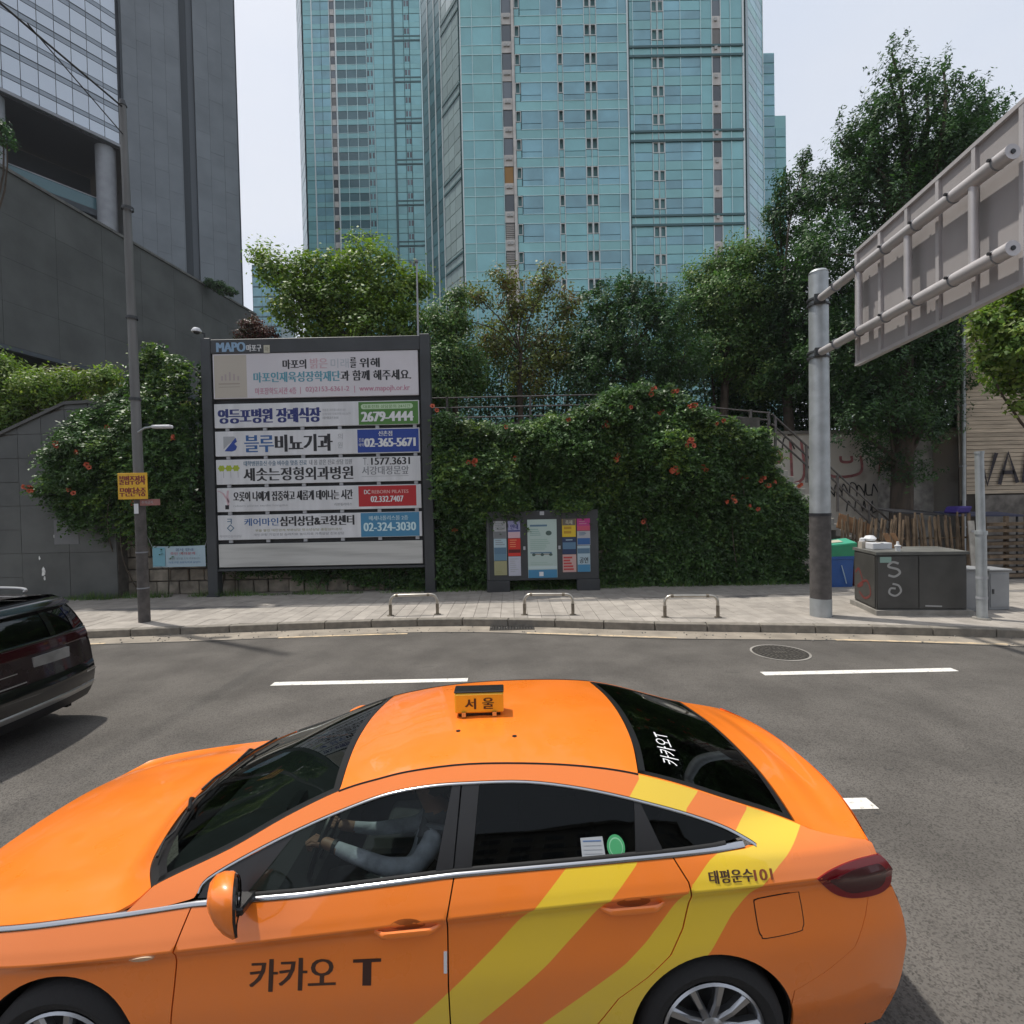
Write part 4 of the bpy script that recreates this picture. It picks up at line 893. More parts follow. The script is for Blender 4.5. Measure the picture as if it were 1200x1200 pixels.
# sprigs that lie over the top of the notice board
def sprig(label, x0, x1, y, z, n, seed):
    rng = np.random.default_rng(seed); t = thing('creeper_sprig', label, 'creeper', ((x0+x1)/2, y, z), 'creeper sprigs over the notice board')
    c = np.c_[rng.uniform(x0, x1, n), y+rng.normal(size=n)*.10, z+rng.normal(size=n)*.07+.04]; cl = np.repeat(np.arange(n), 9)
    P_ = c[cl]+rng.normal(size=(len(cl), 3))*.06; arr_mesh('foliage', leaves(P_, unit(np.array([0, -.4, 1])+rng.normal(size=P_.shape)*.4), .10, .05, rng), 4, LI, t, rng.choice([0, 1, 2, 2], len(cl)))
    mb = MB(); limb(mb, ((x0+x1)/2, 14.7, z-.1), ((x0+x1)/2+.1, y-.05, z+.02), .012, .006); mb.build('stem', M_TWIG, t)
sprig('leafy creeper sprig drooping over the top left of the notice board', -.35, .55, 14.3, 2.44, 60, 31)
sprig('leafy creeper sprig drooping over the top right of the notice board', 1.2, 2.15, 14.3, 2.42, 75, 32)

# low weeds along the foot of the walls: nobody could count them
def weeds():
    rng = np.random.default_rng(5); n = 5200; x = rng.uniform(-13, 8.3, n); y = 14.62-rng.random(n)**2*.28-.0; y = np.where(x < -11.3, y-.05, y+.1)
    k = vnoise(np.c_[x, x*0, x*0], 1.1, 4) > .36; x, y = x[k], y[k]; n = len(x); h = .05+.14*rng.random(n)*vnoise(np.c_[x, x*0, x*0], 2.1, 8)*2
    an = rng.uniform(0, 2*pi, n); w = .008; d = np.c_[np.cos(an), np.sin(an), an*0]; lean = rng.normal(size=(n, 3))*np.array([.05, .05, 0])
    b = np.c_[x, y, np.full(n, .135)]; V = np.stack([b-d*w, b+d*w, b+lean+np.c_[x*0, x*0, h]], 1)
    o = arr_mesh('weeds', V, 3, LM, None, rng.choice(3, n), kind='stuff'); o['label'] = 'thin green weeds along the foot of the walls'
weeds()
# ================================================================ street furniture
M_DGREY = mat('sign_frame_grey', (.048, .052, .056), .5, metal=.2, var=.15, scale=1.5)
M_PANEL = mat('sign_panel_white', (.62, .63, .65), .45, var=.10, scale=1.6, stretch=(2.5, 1, .35))
M_PANELG = mat('sign_panel_blank', (.44, .44, .42), .6, var=.25, scale=1.6, stretch=(.25, 1, 4), contrast=(.45, .75))
M_BEIGE = mat('print_beige', (.45, .41, .35), .6); M_PINKW = mat('print_banner', (.60, .58, .61), .5, var=.06, scale=.8)
C_ = lambda n, c: mat('print_'+n, c, .55)
NAVY = C_('navy', (.020, .030, .16)); BLK = C_('black', (.018, .018, .022)); TEALP = C_('teal', (.10, .30, .38)); PINK = C_('pink', (.48, .22, .30)); PINKL = C_('pink_pale', (.55, .38, .42))
GREEN = C_('green', (.07, .20, .04)); BLUE = C_('blue', (.015, .05, .28)); BLUEM = C_('blue_mid', (.03, .11, .30)); LIME = C_('lime', (.34, .42, .03)); RED = C_('red', (.42, .018, .022)); SKYB = C_('sky_blue', (.055, .22, .38)); WHT = C_('white', (.68, .69, .70)); GREY = C_('grey', (.22, .23, .25)); GREYL = C_('grey_light', (.36, .37, .39)); TEALG = C_('slate_blue', (.09, .17, .25)); OLIVE = C_('olive', (.28, .27, .12)); MAG = C_('magenta', (.42, .04, .20)); YELP = C_('yellow', (.62, .44, .03)); CREAM = C_('cream', (.48, .46, .36)); PALEB = C_('pale_blue', (.35, .46, .52))

t = thing('billboard', 'big grey framed roadside signboard with six stacked Korean advertising panels', 'signboard', (-5.45, 14.55, .14))
SX = lambda px, py: -8.36+(px-250)*.02404-(py-480)*.0009
SZ = lambda py: 17.05-.02417*py
for x0, x1 in ((-8.66, -8.38), (-2.50, -2.22)):
    MB().box(x0, x1, 14.46, 14.72, .14, 7.44, .015).build('post', M_DGREY, t); MB().box(x0-.03, x1+.03, 14.43, 14.75, .14, .20).build('base_plate', M_DGREY, t)
MB().box(-8.378, -2.502, 14.48, 14.70, 7.0, 7.40, .01).build('header', M_DGREY, t)
MB().box(-8.378, -2.502, 14.58, 14.66, .93, 6.99).build('backing', mat('sign_back', (.02, .021, .023), .7), t)
MB().box(-8.378, -2.502, 14.50, 14.70, .86, .925, .008).build('bottom_rail', M_DGREY, t)
rows = [(416, 468), (474, 502), (506, 535), (539, 568), (572, 600), (604, 633), (638, 665)]; PY = 14.50
panels = []
for i, (a, b) in enumerate(rows):
    m = M_PINKW if i == 0 else (M_PANELG if i == 6 else M_PANEL)
    mb = MB(); mb.box(-8.34, -2.56, PY, 14.575, SZ(b), SZ(a), .006); o = mb.build('panel', m, t, label=['pink and white banner panel', 'funeral hall panel with green phone block', 'clinic panel with blue phone block', 'hospital panel with three lime flowers', 'pilates panel with red phone block', 'counselling panel with sky blue phone block', 'blank grey streaked bottom panel'][i]); panels.append(o)
    if 0 < i < 6:
        for k in range(6): MB().box(-8.05+k*1.06, -7.95+k*1.06, 14.52, 14.575, SZ(b)-.085, SZ(b)-.004).build('bracket', GREYL, t)
def on_sign(x, z, l): return (x, PY-.003-l, z)
def sub(o, m, name, mb, lab=None):
    """lettering and colour blocks are sub-parts of their panel"""
    ob = mb.build(name, m, None, fix=False); off = origin_of(o)
    ob.data.transform(Matrix.Translation(-off)); ob.parent = o
    if lab: ob['label'] = lab
    return ob
def txt(i, body, px0, px1, py0, py1, m, bold=.0, y=0):
    p = panels[i] if i is not None else hdr
    sub(p, m, 'lettering', text_mb(body, SX(px0, py0), SX(px1, py0), SZ(py1), SZ(py0), lambda x, z, l: (x, PY-.003-l-y, z), bold))
def blk(i, px0, px1, py0, py1, m, y=.0015, name='colour_block', r=0):
    x0, x1, z0, z1 = SX(px0, py0), SX(px1, py0), SZ(py1), SZ(py0); mb = MB()
    if r:
        pts = [(x0+r+(x1-x0-2*r)*u-0*0, z) for u, z in ()]; pts = []
        for cx, cz, a0 in ((x1-r, z1-r, 0), (x0+r, z1-r, 90), (x0+r, z0+r, 180), (x1-r, z0+r, 270)):
            for q in range(5): a = R(a0+q*22.5); pts.append((cx+r*cos(a), cz+r*sin(a)))
        mb.add([(x, PY-y, z) for x, z in pts], [tuple(range(len(pts)))])
    else: mb.add([(x0, PY-y, z0), (x1, PY-y, z0), (x1, PY-y, z1), (x0, PY-y, z1)], [(0, 1, 2, 3)])
    sub(panels[i], m, name, mb)
hdr = [o for o in t.children if o.name.startswith('header')][0]
def htxt(body, px0, px1, py0, py1, m, bold=0): sub(hdr, m, 'lettering', text_mb(body, SX(px0, py0), SX(px1, py0), SZ(py1), SZ(py0), lambda x, z, l: (x, 14.476-l, z), bold))
htxt('MAPO', 254, 287, 403, 414, C_('logo_blue', (.22, .35, .50)), .02); htxt('마포구', 289, 306, 406, 414, WHT, .006)
sub(hdr, CREAM, 'emblem', MB().add([(SX(a, 410), 14.476, SZ(b)) for a, b in ((309, 416), (316, 416), (316, 407), (309, 407))], [(0, 1, 2, 3)])); htxt('마', 310.5, 314.5, 408.5, 414.5, BLK)
# banner
blk(0, 250, 288, 417.5, 467, M_BEIGE); blk(0, 256, 281, 450, 451.5, C_('beige_dark', (.33, .29, .25)), .003); blk(0, 256, 281, 454, 454.8, C_('beige_dark', (.33, .29, .25)), .003)
for a in (259, 263, 268, 273, 278): blk(0, a, a+2, 437+abs(a-268)*.5, 447, C_('beige_mid', (.37, .31, .31)), .003, 'emblem_bar')
txt(0, '마포의', 331, 358, 424, 435, BLK, .012); txt(0, '밝은', 363, 383, 423, 435, PINKL, .01); txt(0, '미래', 387, 408, 424, 435, C_('faded_blue', (.40, .44, .48))); txt(0, '를', 410, 416.5, 423, 435, BLK, .012); txt(0, '위해', 421, 444, 424, 435, BLK, .012)
txt(0, '마포인재육성장학재단', 297, 398, 438, 450, TEALP, .012); txt(0, '과 함께 해주세요.', 399, 481, 438, 450, BLK, .012)
txt(0, '마포장학도서관 4층', 299, 347, 456, 464, PINK, .004); txt(0, '|', 351.5, 352.3, 456, 464, PINK); txt(0, '02)2153-6361-2', 358, 409, 456, 463.5, PINK, .004); txt(0, '|', 415, 415.8, 456, 464, PINK); txt(0, 'www.mapojh.or.kr', 421, 480, 456, 464, PINK, .004)
# row 1
txt(1, '영등포병원 장례식장', 256, 375, 480, 497, NAVY, .028); blk(1, 420, 490, 475, 501.5, GREEN)
txt(1, '영등포 지하철 2호선 3번', 378, 405, 482, 485, GREYL); txt(1, '장례식장 대표전화 02-2679', 378, 411, 486.5, 489.5, GREYL); txt(1, '서울 영등포구 당산로', 378, 397, 491, 494, GREY)
blk(1, 423, 484, 477.5, 483.5, C_('pill', (.45, .60, .40)), .003, r=.07); txt(1, '대표전화 상담문의 24시간', 426, 481, 478.5, 482.5, GREEN, 0, .002); txt(1, '2679-4444', 424, 484, 486.5, 498, WHT, .022, .002)
# row 2
sub(panels[2], GREYL, 'logo', MB().add([(SX(a, 520), PY-.002, SZ(b)) for a, b in ((262, 512), (275, 512), (277, 515), (268, 521), (262, 527))], [(0, 1, 2, 3, 4)]))
sub(panels[2], BLUE, 'logo', MB().add([(SX(a, 520), PY-.0035, SZ(b)) for a, b in ((263, 529), (276.5, 513.5), (278, 518), (275, 520.5), (278, 524), (276, 528), (272, 529.5))], [(0, 1, 2, 3, 4, 5, 6)]))
txt(2, '블루', 287, 320, 511, 531, BLUEM, .022); txt(2, '비뇨기과', 323, 389, 511, 531, BLK, .026); txt(2, '의', 396, 402, 511, 518, GREYL); txt(2, '원', 396, 402, 521, 528, GREYL)
blk(2, 419, 491, 507, 534, BLUE); txt(2, '신촌점', 444, 460, 509, 515, WHT, .005, .002); txt(2, '02-365-5671', 428, 487, 517.5, 527.5, WHT, .020, .002); txt(2, '진료', 421, 427, 517, 521.5, WHT, 0, .002); txt(2, '예약', 421, 427, 523, 527, WHT, 0, .002)
# row 3
for a in (260, 268.5, 277):
    mb = MB(); c = (SX(a, 549), SZ(549)); mb.add([(c[0]+.095*cos(q)*(1+.12*cos(6*q)), PY-.002, c[1]+.085*sin(q)*(1+.12*cos(6*q))) for q in np.linspace(0, 2*pi, 31)[:-1]], [tuple(range(30))]); sub(panels[3], LIME, 'flower_mark', mb); blk(3, a+2, a+2.6, 553, 560, GREYL, .002, 'stem_mark')
txt(3, '대학병원출신 수술 비수술 맞춤 진료', 286, 360, 541, 547, TEALG, .004); txt(3, '내 몸 같은 진료 상담 입원', 363, 413, 541, 547, GREY, .003)
txt(3, '세솟는정형외과병원', 286, 414, 549, 564.5, BLK, .016); txt(3, 'T.', 426, 432, 540, 548.5, GREY); txt(3, '1577.3631', 436, 481, 540, 548.5, BLK, .010); txt(3, '서강대정문앞', 425, 480, 550, 560, GREY, .006); blk(3, 425, 480, 561.5, 562, GREYL, .002)
# row 4
mb = MB()
for q in ([(256, 575), (262, 578), (267, 586), (268, 592), (266, 597)], [(268, 575), (267, 582), (269, 589)]):
    pts = [(SX(a, 585), SZ(b)) for a, b in q]; mb.add([(x-.03, PY-.002, z) for x, z in pts]+[(x+.03, PY-.002, z) for x, z in pts], [(i, i+1, len(pts)+i+1, len(pts)+i) for i in range(len(pts)-1)])
sub(panels[4], PINKL, 'dancer_mark', mb); blk(4, 264.5, 269, 592, 597, BLK, .0035, 'dancer_mark')
txt(4, '오롯이 나에게 집중하고 새롭게 태어나는 시간', 274, 414, 576.5, 588, BLK, .012); txt(4, 'reborn pilates studio hongdae', 274, 338, 592, 595, GREYL); txt(4, '리본필라테스', 393, 414, 592, 595.5, GREY)
blk(4, 421, 489, 573, 597, RED); txt(4, 'REBORN PILATES', 437, 480, 578, 582, C_('pale_red', (.62, .35, .33)), .004, .002); txt(4, '02.332.7407', 436, 474, 585, 592, WHT, .008, .002); txt(4, 'DC', 428, 435, 577.5, 582.5, WHT, .004, .002)
# row 5
txt(5, 'ㅋ', 267, 272, 608, 614, TEALG, .006)
mb = MB(); c = (SX(271, 620), SZ(619)); q8 = [(0, .11), (.11, 0), (0, -.11), (-.11, 0)]; mb.add([(c[0]+a, PY-.002, c[1]+b) for a, b in q8]+[(c[0]+a*.66, PY-.002, c[1]+b*.66) for a, b in q8], [(i, (i+1) % 4, 4+(i+1) % 4, 4+i) for i in range(4)]); sub(panels[5], TEALG, 'diamond_mark', mb)
txt(5, '케어마인심리상담', 258, 284, 627, 630, GREYL)
txt(5, '케어마인', 287, 327, 608, 617, BLUEM, .006); txt(5, '심리상담&코칭센터', 329, 416, 606.5, 618, BLK, .016)
txt(5, '우울 불안 대인관계 부부상담 청소년상담 종합심리검사', 300, 402, 621, 624, OLIVE); txt(5, '개인코칭 기업코칭 심리치료 놀이치료 가족상담 진로상담', 298, 405, 626, 629, GREY)
blk(5, 424, 493, 604.5, 632.5, SKYB); txt(5, '메세나폴리스몰 2층', 434, 480, 608, 613.5, C_('pale_print', (.45, .60, .66)), .004, .002); txt(5, '02-324-3030', 428, 489, 616, 626, C_('pale_print2', (.55, .72, .76)), .012, .002)
# camera dome and lamp caps on the posts
t = thing('camera_dome', 'small white camera dome on top of the left post of the signboard', 'camera', (-8.75, 14.6, 7.45))
MB().tube([(-8.6, 14.6, 7.45), (-8.6, 14.6, 7.62)], .025).build('stem', M_DGREY, t); mb = MB(); mb.tube([(-8.6, 14.6, 7.6), (-8.72, 14.5, 7.68)], .02); mb.build('arm', M_DGREY, t)
MB().lathe([(0, .12), (.08, .11), (.13, .04), (.13, 0), (0, 0)], (-8.75, 14.48, 7.62), n=20).build('housing', M_PANEL, t, smooth=True); MB().lathe([(0, -.07), (.06, -.05), (.085, -.001), (0, -.001)], (-8.75, 14.48, 7.62), n=20).build('dome', BLK, t, smooth=True)
t = thing('lamp_mast', 'thin grey mast standing behind the right post of the signboard', 'mast', (-2.72, 15.5, 5)); MB().tube([(-2.72, 15.5, 5), (-2.70, 15.5, 9.9)], [.04, .022]).build('pole', GREYL, t, smooth=True); MB().box(-2.76, -2.66, 15.44, 15.54, 9.9, 9.96).build('cap', GREY, t)

# ---------------------------------------------------------------- notice board
t = thing('notice_board', 'low dark grey notice board with five columns of posters under the creeper', 'notice board', (.82, 14.35, .14))
NX = lambda px: -.74+(px-569)*.02364
NZ = lambda py: 2.40-(py-600)*.0240
MB().box(-.74, 2.40, 14.28, 14.44, .46, 2.41, .015).build('frame', M_DGREY, t); MB().box(-.74, -.1, 14.26, 14.46, .145, .459, .01).build('foot', M_DGREY, t); MB().box(1.78, 2.42, 14.26, 14.46, .145, .459, .01).build('foot', M_DGREY, t)
MB().box(-.70, -.66, 14.262, 14.278, .5, 2.36).build('trim', mat('trim_grey', (.08, .085, .09), .5), t)
def poster(px0, px1, py0, py1, bands, lab):
    mb = MB(); mb.box(NX(px0), NX(px1), 14.264, 14.279, NZ(py1), NZ(py0)); o = mb.build('poster', bands[0][2], t, label=lab)
    for a, b, m in bands[1:]:
        z1 = NZ(py0+(py1-py0)*a); z0 = NZ(py0+(py1-py0)*b); sub(o, m, 'print_block', MB().add([(NX(px0)+.008, 14.2625, z0), (NX(px1)-.008, 14.2625, z0), (NX(px1)-.008, 14.2625, z1), (NX(px0)+.008, 14.2625, z1)], [(0, 1, 2, 3)]))
    return o
def ptext(o, body, px0, px1, py0, py1, m, b=0): sub(o, m, 'lettering', text_mb(body, NX(px0), NX(px1), NZ(py1), NZ(py0), lambda x, z, l: (x, 14.2605-l, z), b))
def plines(o, px0, px1, py0, py1, n, m, fill=.35):
    mb = MB()
    for k in range(n):
        a = py0+(py1-py0)*k/n; w = (px1-px0)*random.uniform(.55, 1); mb.add([(NX(px0), 14.2615, NZ(a+(py1-py0)/n*fill)), (NX(px0+w), 14.2615, NZ(a+(py1-py0)/n*fill)), (NX(px0+w), 14.2615, NZ(a)), (NX(px0), 14.2615, NZ(a))], [(0, 1, 2, 3)])
    sub(o, m, 'print_lines', mb)
o = poster(578, 593, 611, 631, [(0, 0, GREYL), (.6, .98, C_('photo_grey', (.16, .17, .18)))], 'grey poster at the top of the first column'); plines(o, 580, 592, 613, 622, 4, GREY)
o = poster(578, 593, 631.5, 657, [(0, 0, PALEB), (.4, .7, TEALG), (.7, 1, C_('sea', (.12, .22, .30)))], 'poster with a blue landscape in the first column'); plines(o, 580, 592, 633, 640, 3, GREY)
o = poster(578, 593, 657.5, 674, [(0, 0, C_('straw', (.32, .31, .17)))], 'straw coloured poster at the foot of the first column'); plines(o, 580, 590, 669, 673, 2, OLIVE)
o = poster(595, 609.5, 611, 631, [(0, 0, C_('lilac', (.28, .28, .46))), (.55, .62, NAVY), (.65, 1, PINKL)], 'lilac poster in the second column'); ptext(o, '안내', 598, 607, 615, 621, NAVY, .004)
o = poster(595, 609.5, 631.5, 652, [(0, 0, C_('poster_red', (.55, .03, .02))), (.62, .82, C_('dark_red', (.10, .01, .01)))], 'bright red poster in the second column'); plines(o, 597, 608, 633, 643, 4, C_('poster_orange', (.70, .25, .12)))
o = poster(595, 609.5, 652.5, 675, [(0, 0, C_('poster_pale', (.45, .46, .53)))], 'pale poster at the foot of the second column'); plines(o, 597, 607, 655, 672, 7, GREYL)
o = poster(618, 652.5, 610, 678, [(0, 0, C_('mint', (.40, .50, .47))), (.86, 1, SKYB), (.80, .845, C_('mint_light', (.48, .58, .58)))], 'tall pale mint poster in the middle')
plines(o, 621, 650, 616, 618.2, 1, TEALG, 1); plines(o, 621, 636, 621, 630, 4, C_('mint_text', (.20, .33, .30))); plines(o, 621, 650, 633, 646, 6, C_('mint_faint', (.30, .42, .37)), .5); plines(o, 621, 648, 648, 652, 1, TEALG, .35); plines(o, 624, 648, 650, 652, 1, C_('brown_text', (.2, .15, .12)), .5); plines(o, 621, 650, 660, 664, 2, C_('mint_faint', (.30, .42, .37)), .3)
for a, b in ((643, 626), (625, 651), (635, 651), (645, 651)):
    r = .085 if b < 640 else .05; sub(o, C_('mark_dark', (.06, .10, .09)), 'picture_mark', MB().add([(NX(a)+r*cos(q), 14.261, NZ(b)+r*sin(q)*.8) for q in np.linspace(0, 2*pi, 15)[:-1]], [tuple(range(14))]))
sub(o, WHT, 'white_mark', MB().add([(NX(a), 14.2605, NZ(b)) for a, b in ((631, 676), (636, 676), (636, 671), (631, 671))], [(0, 1, 2, 3)]))
o = poster(659, 675, 610, 631, [(0, 0, YELP), (0, .36, C_('taupe', (.14, .12, .10)))], 'yellow and brown poster in the fourth column'); plines(o, 661, 673, 619, 629, 2, C_('amber', (.42, .24, .02)), .6); ptext(o, '축제', 663, 671, 611.5, 616.5, CREAM, .003)
o = poster(659, 675, 631.5, 651, [(0, 0, C_('night', (.02, .04, .10))), (.3, .7, C_('night_blue', (.09, .18, .28)))], 'dark blue poster in the fourth column'); plines(o, 663, 672, 634, 637, 1, PALEB)
o = poster(659, 675, 651.5, 672, [(0, 0, C_('pale_rose', (.50, .33, .31)))], 'red striped poster at the foot of the fourth column'); plines(o, 660, 674, 654, 671, 5, C_('stripe_red', (.45, .05, .05)), .6)
o = poster(676.5, 692, 610, 624, [(0, 0, MAG), (.6, 1, C_('rose', (.50, .08, .14)))], 'magenta poster at the top of the fifth column'); plines(o, 679, 689, 613, 618, 2, PINK)
o = poster(676.5, 692, 624.5, 641, [(0, 0, GREYL), (.5, .95, BLUEM)], 'grey and blue poster in the fifth column'); plines(o, 679, 690, 626, 630, 3, TEALG, .5)
o = poster(676.5, 691.5, 641.5, 672, [(0, 0, PALEB), (.1, .3, TEALG), (.72, 1, SKYB)], 'pale blue poster at the foot of the fifth column'); ptext(o, '공연', 679, 689, 655, 662, BLK, .004)
sub(hdr, M_DGREY, 'rivet', MB().box(-8.3, -8.28, 14.47, 14.479, 7.03, 7.05))
fr = [o for o in t.children if o.name.startswith('frame')][0]
sub(fr, GREYL, 'lettering', text_mb('마포구', NX(588), NX(599), NZ(605), NZ(601), lambda x, z, l: (x, 14.276-l, z), .003)); sub(fr, GREYL, 'emblem', MB().add([(NX(a), 14.276, NZ(b)) for a, b in ((633, 605), (638, 605), (638, 600.7), (633, 600.7))], [(0, 1, 2, 3)]))
for a in (614, 655.5): MB().box(NX(a)-.03, NX(a)+.03, 14.262, 14.279, NZ(645), NZ(641)).build('lock', GREYL, t)

# ---------------------------------------------------------------- bicycle racks
M_STEEL = mat('brushed_steel', (.55, .52, .46), .32, metal=.85, var=.12, scale=6); M_STEELD = mat('worn_sleeve', (.22, .19, .15), .5, metal=.7, var=.3, scale=12)
def rack(x0, x1, y, yaw, lab):
    cx = (x0+x1)/2; t = thing('bicycle_rack', lab, 'rack', (cx, y, .148), 'bicycle racks along the kerb'); h = .455; w = (x1-x0)/2; r = .14; pts = []
    f = lambda u, z: (cx+u*cos(yaw), y+u*sin(yaw), .148+z)
    pts = [f(-w, .0), f(-w, h-r)]+[f(-w+r-r*cos(a), h-r+r*sin(a)) for a in np.linspace(.2, pi/2-.01, 6)]+[f(w-r+r*sin(a), h-r+r*cos(a)) for a in np.linspace(.01, pi/2-.2, 6)]+[f(w, h-r), f(w, 0)]
    MB().tube(pts, .031, 14).build('hoop', M_STEEL, t, smooth=True)
    for s in (-w, w): a = f(s, 0); b = f(s, .25); MB().tube([a, b], .036, 14).build('sleeve', M_STEELD, t, smooth=True); MB().lathe([(0, .012), (.075, .01), (.08, 0)], a, n=18).build('flange', M_STEELD, t)
    for s in (-w*.72, w*.62): MB().tube([f(s-.03, h), f(s+.03, h)], .036, 12).build('clamp_ring', M_STEELD, t, smooth=True)
rack(-2.80, -1.74, 11.57, .03, 'steel hoop bicycle rack in front of the right post of the signboard')
rack(.23, 1.30, 11.30, -.09, 'steel hoop bicycle rack in front of the notice board')
rack(3.20, 4.29, 10.78, -.09, 'steel hoop bicycle rack in front of the bare creeper wall, rightmost of three')

# ---------------------------------------------------------------- utility pole with its plates and wires
M_GALV = mat('galvanised', (.40, .425, .435), .5, metal=.5, var=.15, scale=4); M_POLED = mat('pole_wrap', (.085, .077, .073), .8, var=.3, scale=7); M_POLEU = mat('pole_upper', (.17, .17, .165), .6, metal=.3, var=.2, scale=3, stretch=(1, 1, .2))
t = thing('utility_pole', 'tall thin grey steel utility pole standing left of the signboard with a yellow plate', 'pole', (-8.30, 11.45, .14))
MB().tube([(-8.30, 11.45, .14), (-8.32, 11.46, 2.95)], [.118, .108], 16).build('lower_pole', M_POLED, t, smooth=True); MB().tube([(-8.32, 11.46, 2.951), (-8.42, 11.5, 11.6)], [.104, .068], 16).build('upper_pole', M_POLEU, t, smooth=True)
for z in (5.1, 6.9, 9.3): MB().lathe([(.118, 0), (.118, .06)], (-8.345-.01*(z-5)/2, 11.47, z), n=16).build('band', M_DGREY, t)
MB().tube([(-8.42, 11.5, 11.6), (-8.42, 11.5, 11.72)], [.085, .05], 12).build('cap', M_DGREY, t)
MB().tube([(-8.34, 11.42, 4.35), (-8.1, 11.40, 4.48), (-7.85, 11.38, 4.5)], .022).build('lamp_arm', M_GALV, t, smooth=True)
mb = MB(); mb.obox((-7.70, 11.37, 4.49), (.42, 0, 0), (0, .15, 0), (0, 0, .07), .02); mb.build('lamp_head', M_PANEL, t)
MB().add([(-8.37, 11.343, 2.58), (-8.27, 11.343, 2.58), (-8.27, 11.343, 2.80), (-8.37, 11.343, 2.80)], [(0, 1, 2, 3)]).build('sticker', WHT, t)
for z in (.9, 1.7): MB().lathe([(.122, 0), (.122, .03)], (-8.305, 11.45, z), n=16).build('band', GREY, t)
t = thing('parking_plate', 'yellow plate with two lines of red lettering on the utility pole', 'sign', (-8.36, 11.32, 3.18))
M_PLY = mat('plate_yellow', (.74, .42, .02), .5, var=.1, scale=4); RDK = C_('deep_red', (.22, .02, .02))
MB().box(-8.69, -8.04, 11.315, 11.335, 2.90, 3.48, .004).build('plate', M_PLY, t)
for b, z0, z1 in (('불법주정차', 3.22, 3.42), ('무인단속중', 2.96, 3.16)): text_mb(b, -8.65, -8.08, z0, z1, lambda x, z, l: (x, 11.312-l, z), .010).build('lettering', RDK, t, fix=False)
MB().box(-8.4, -8.28, 11.336, 11.36, 2.95, 3.42).build('bracket', GREY, t)
t = thing('small_plate', 'small faded red and grey plate just below the yellow plate', 'sign', (-8.05, 11.36, 2.83)); MB().box(-8.24, -7.80, 11.35, 11.365, 2.755, 2.895).build('plate', mat('faded_red', (.30, .13, .11), .7, var=.2), t); text_mb('주차금지', -8.2, -7.95, 2.79, 2.86, lambda x, z, l: (x, 11.347-l, z)).build('lettering', GREYL, t, fix=False)
def wire(name, lab, pts, r=.014):
    o = MB().tube(pts, r, 6).build(name, mat('cable', (.02, .02, .022), .6), None, smooth=True); return tagit(o, lab, 'cable')
def sag(a, b, s, n=12): a = Vector(a); b = Vector(b); return [a.lerp(b, i/n)-Vector((0, 0, s*4*(i/n)*(1-i/n))) for i in range(n+1)]
wire('overhead_cable', 'thick black overhead cable running from the utility pole top over the road', sag((-8.40, 11.45, 11.55), (-9.6, -9, 11.2), .35), .02)
wire('stay_cable', 'thin black stay cable tying the overhead cable back to the pole below its top', sag((-8.38, 11.42, 10.93), (-8.50, 9.35, 11.42), .0, 4), .012)
t = thing('cloth_notice', 'white printed cloth notice hung on the stone wall behind the utility pole', 'banner', (-9.5, 14.5, 1.0))
bn = MB(); n = 14
bn.add([(-10.22+1.5*i/n, 14.50+.012*sin(i*1.1), 1.02+.02*i/n*0) for i in range(n+1)]+[(-10.22+1.5*i/n, 14.50+.012*sin(i*1.1+.6), 1.62-.015*sin(pi*i/n)) for i in range(n+1)], [(i, i+1, n+2+i, n+1+i) for i in range(n)]); cl = bn.build('cloth', PALEB, t)
sub(cl, C_('notice_blue', (.16, .36, .44)), 'print_block', MB().add([(-10.2, 14.478, 1.05), (-9.85, 14.478, 1.05), (-9.85, 14.478, 1.58), (-10.2, 14.478, 1.58)], [(0, 1, 2, 3)]))
for b, x0, x1, z0, z1, m in (('공사 안내', -9.55, -9.05, 1.47, 1.55, NAVY), ('주민 여러분께', -9.7, -9.0, 1.36, 1.44, RED), ('통행에 불편을 드려 죄송합니다', -9.75, -8.85, 1.23, 1.29, GREY), ('마포구청 공원녹지과 담당자', -9.75, -8.85, 1.12, 1.18, BLUEM)): sub(cl, m, 'lettering', text_mb(b, x0, x1, z0, z1, lambda x, z, l: (x, 14.475-l, z)))
for x in (-10.22, -8.72): MB().tube([(x, 14.5, 1.6), (x+(.1 if x > -9 else -.2), 14.55, 2.0)], .006, 5).build('cord', GREYL, t)

# ---------------------------------------------------------------- gantry with the back of a road sign
t = thing('sign_gantry', 'thick grey gantry pole with two tubular arms reaching over the road', 'gantry', (6.42, 10.67, .14))
MB().tube([(6.42, 10.67, .15), (6.42, 10.67, .52)], .205, 28).build('base_collar', M_GALV, t, smooth=True); MB().tube([(6.42, 10.67, .521), (6.42, 10.67, 2.24)], .20, 28).build('dark_wrap', M_POLED, t, smooth=True)
MB().tube([(6.42, 10.67, 2.24), (6.42, 10.67, 2.30)], .206, 28).build('wrap_band', BLK, t, smooth=True); MB().tube([(6.42, 10.67, 2.301), (6.43, 10.67, 7.25)], [.195, .18], 28).build('pole', M_GALV, t, smooth=True); MB().tube([(6.43, 10.67, 7.25), (6.43, 10.67, 7.30)], [.19, .15], 28).build('cap', M_GALV, t, smooth=True)
M_ARM = mat('arm_steel', (.50, .475, .475), .45, metal=.3, var=.08, scale=3)
arms = [((6.31, 10.45, 6.64), (6.27, 6.42, 6.86)), ((6.31, 10.45, 5.56), (6.27, 6.42, 5.68))]
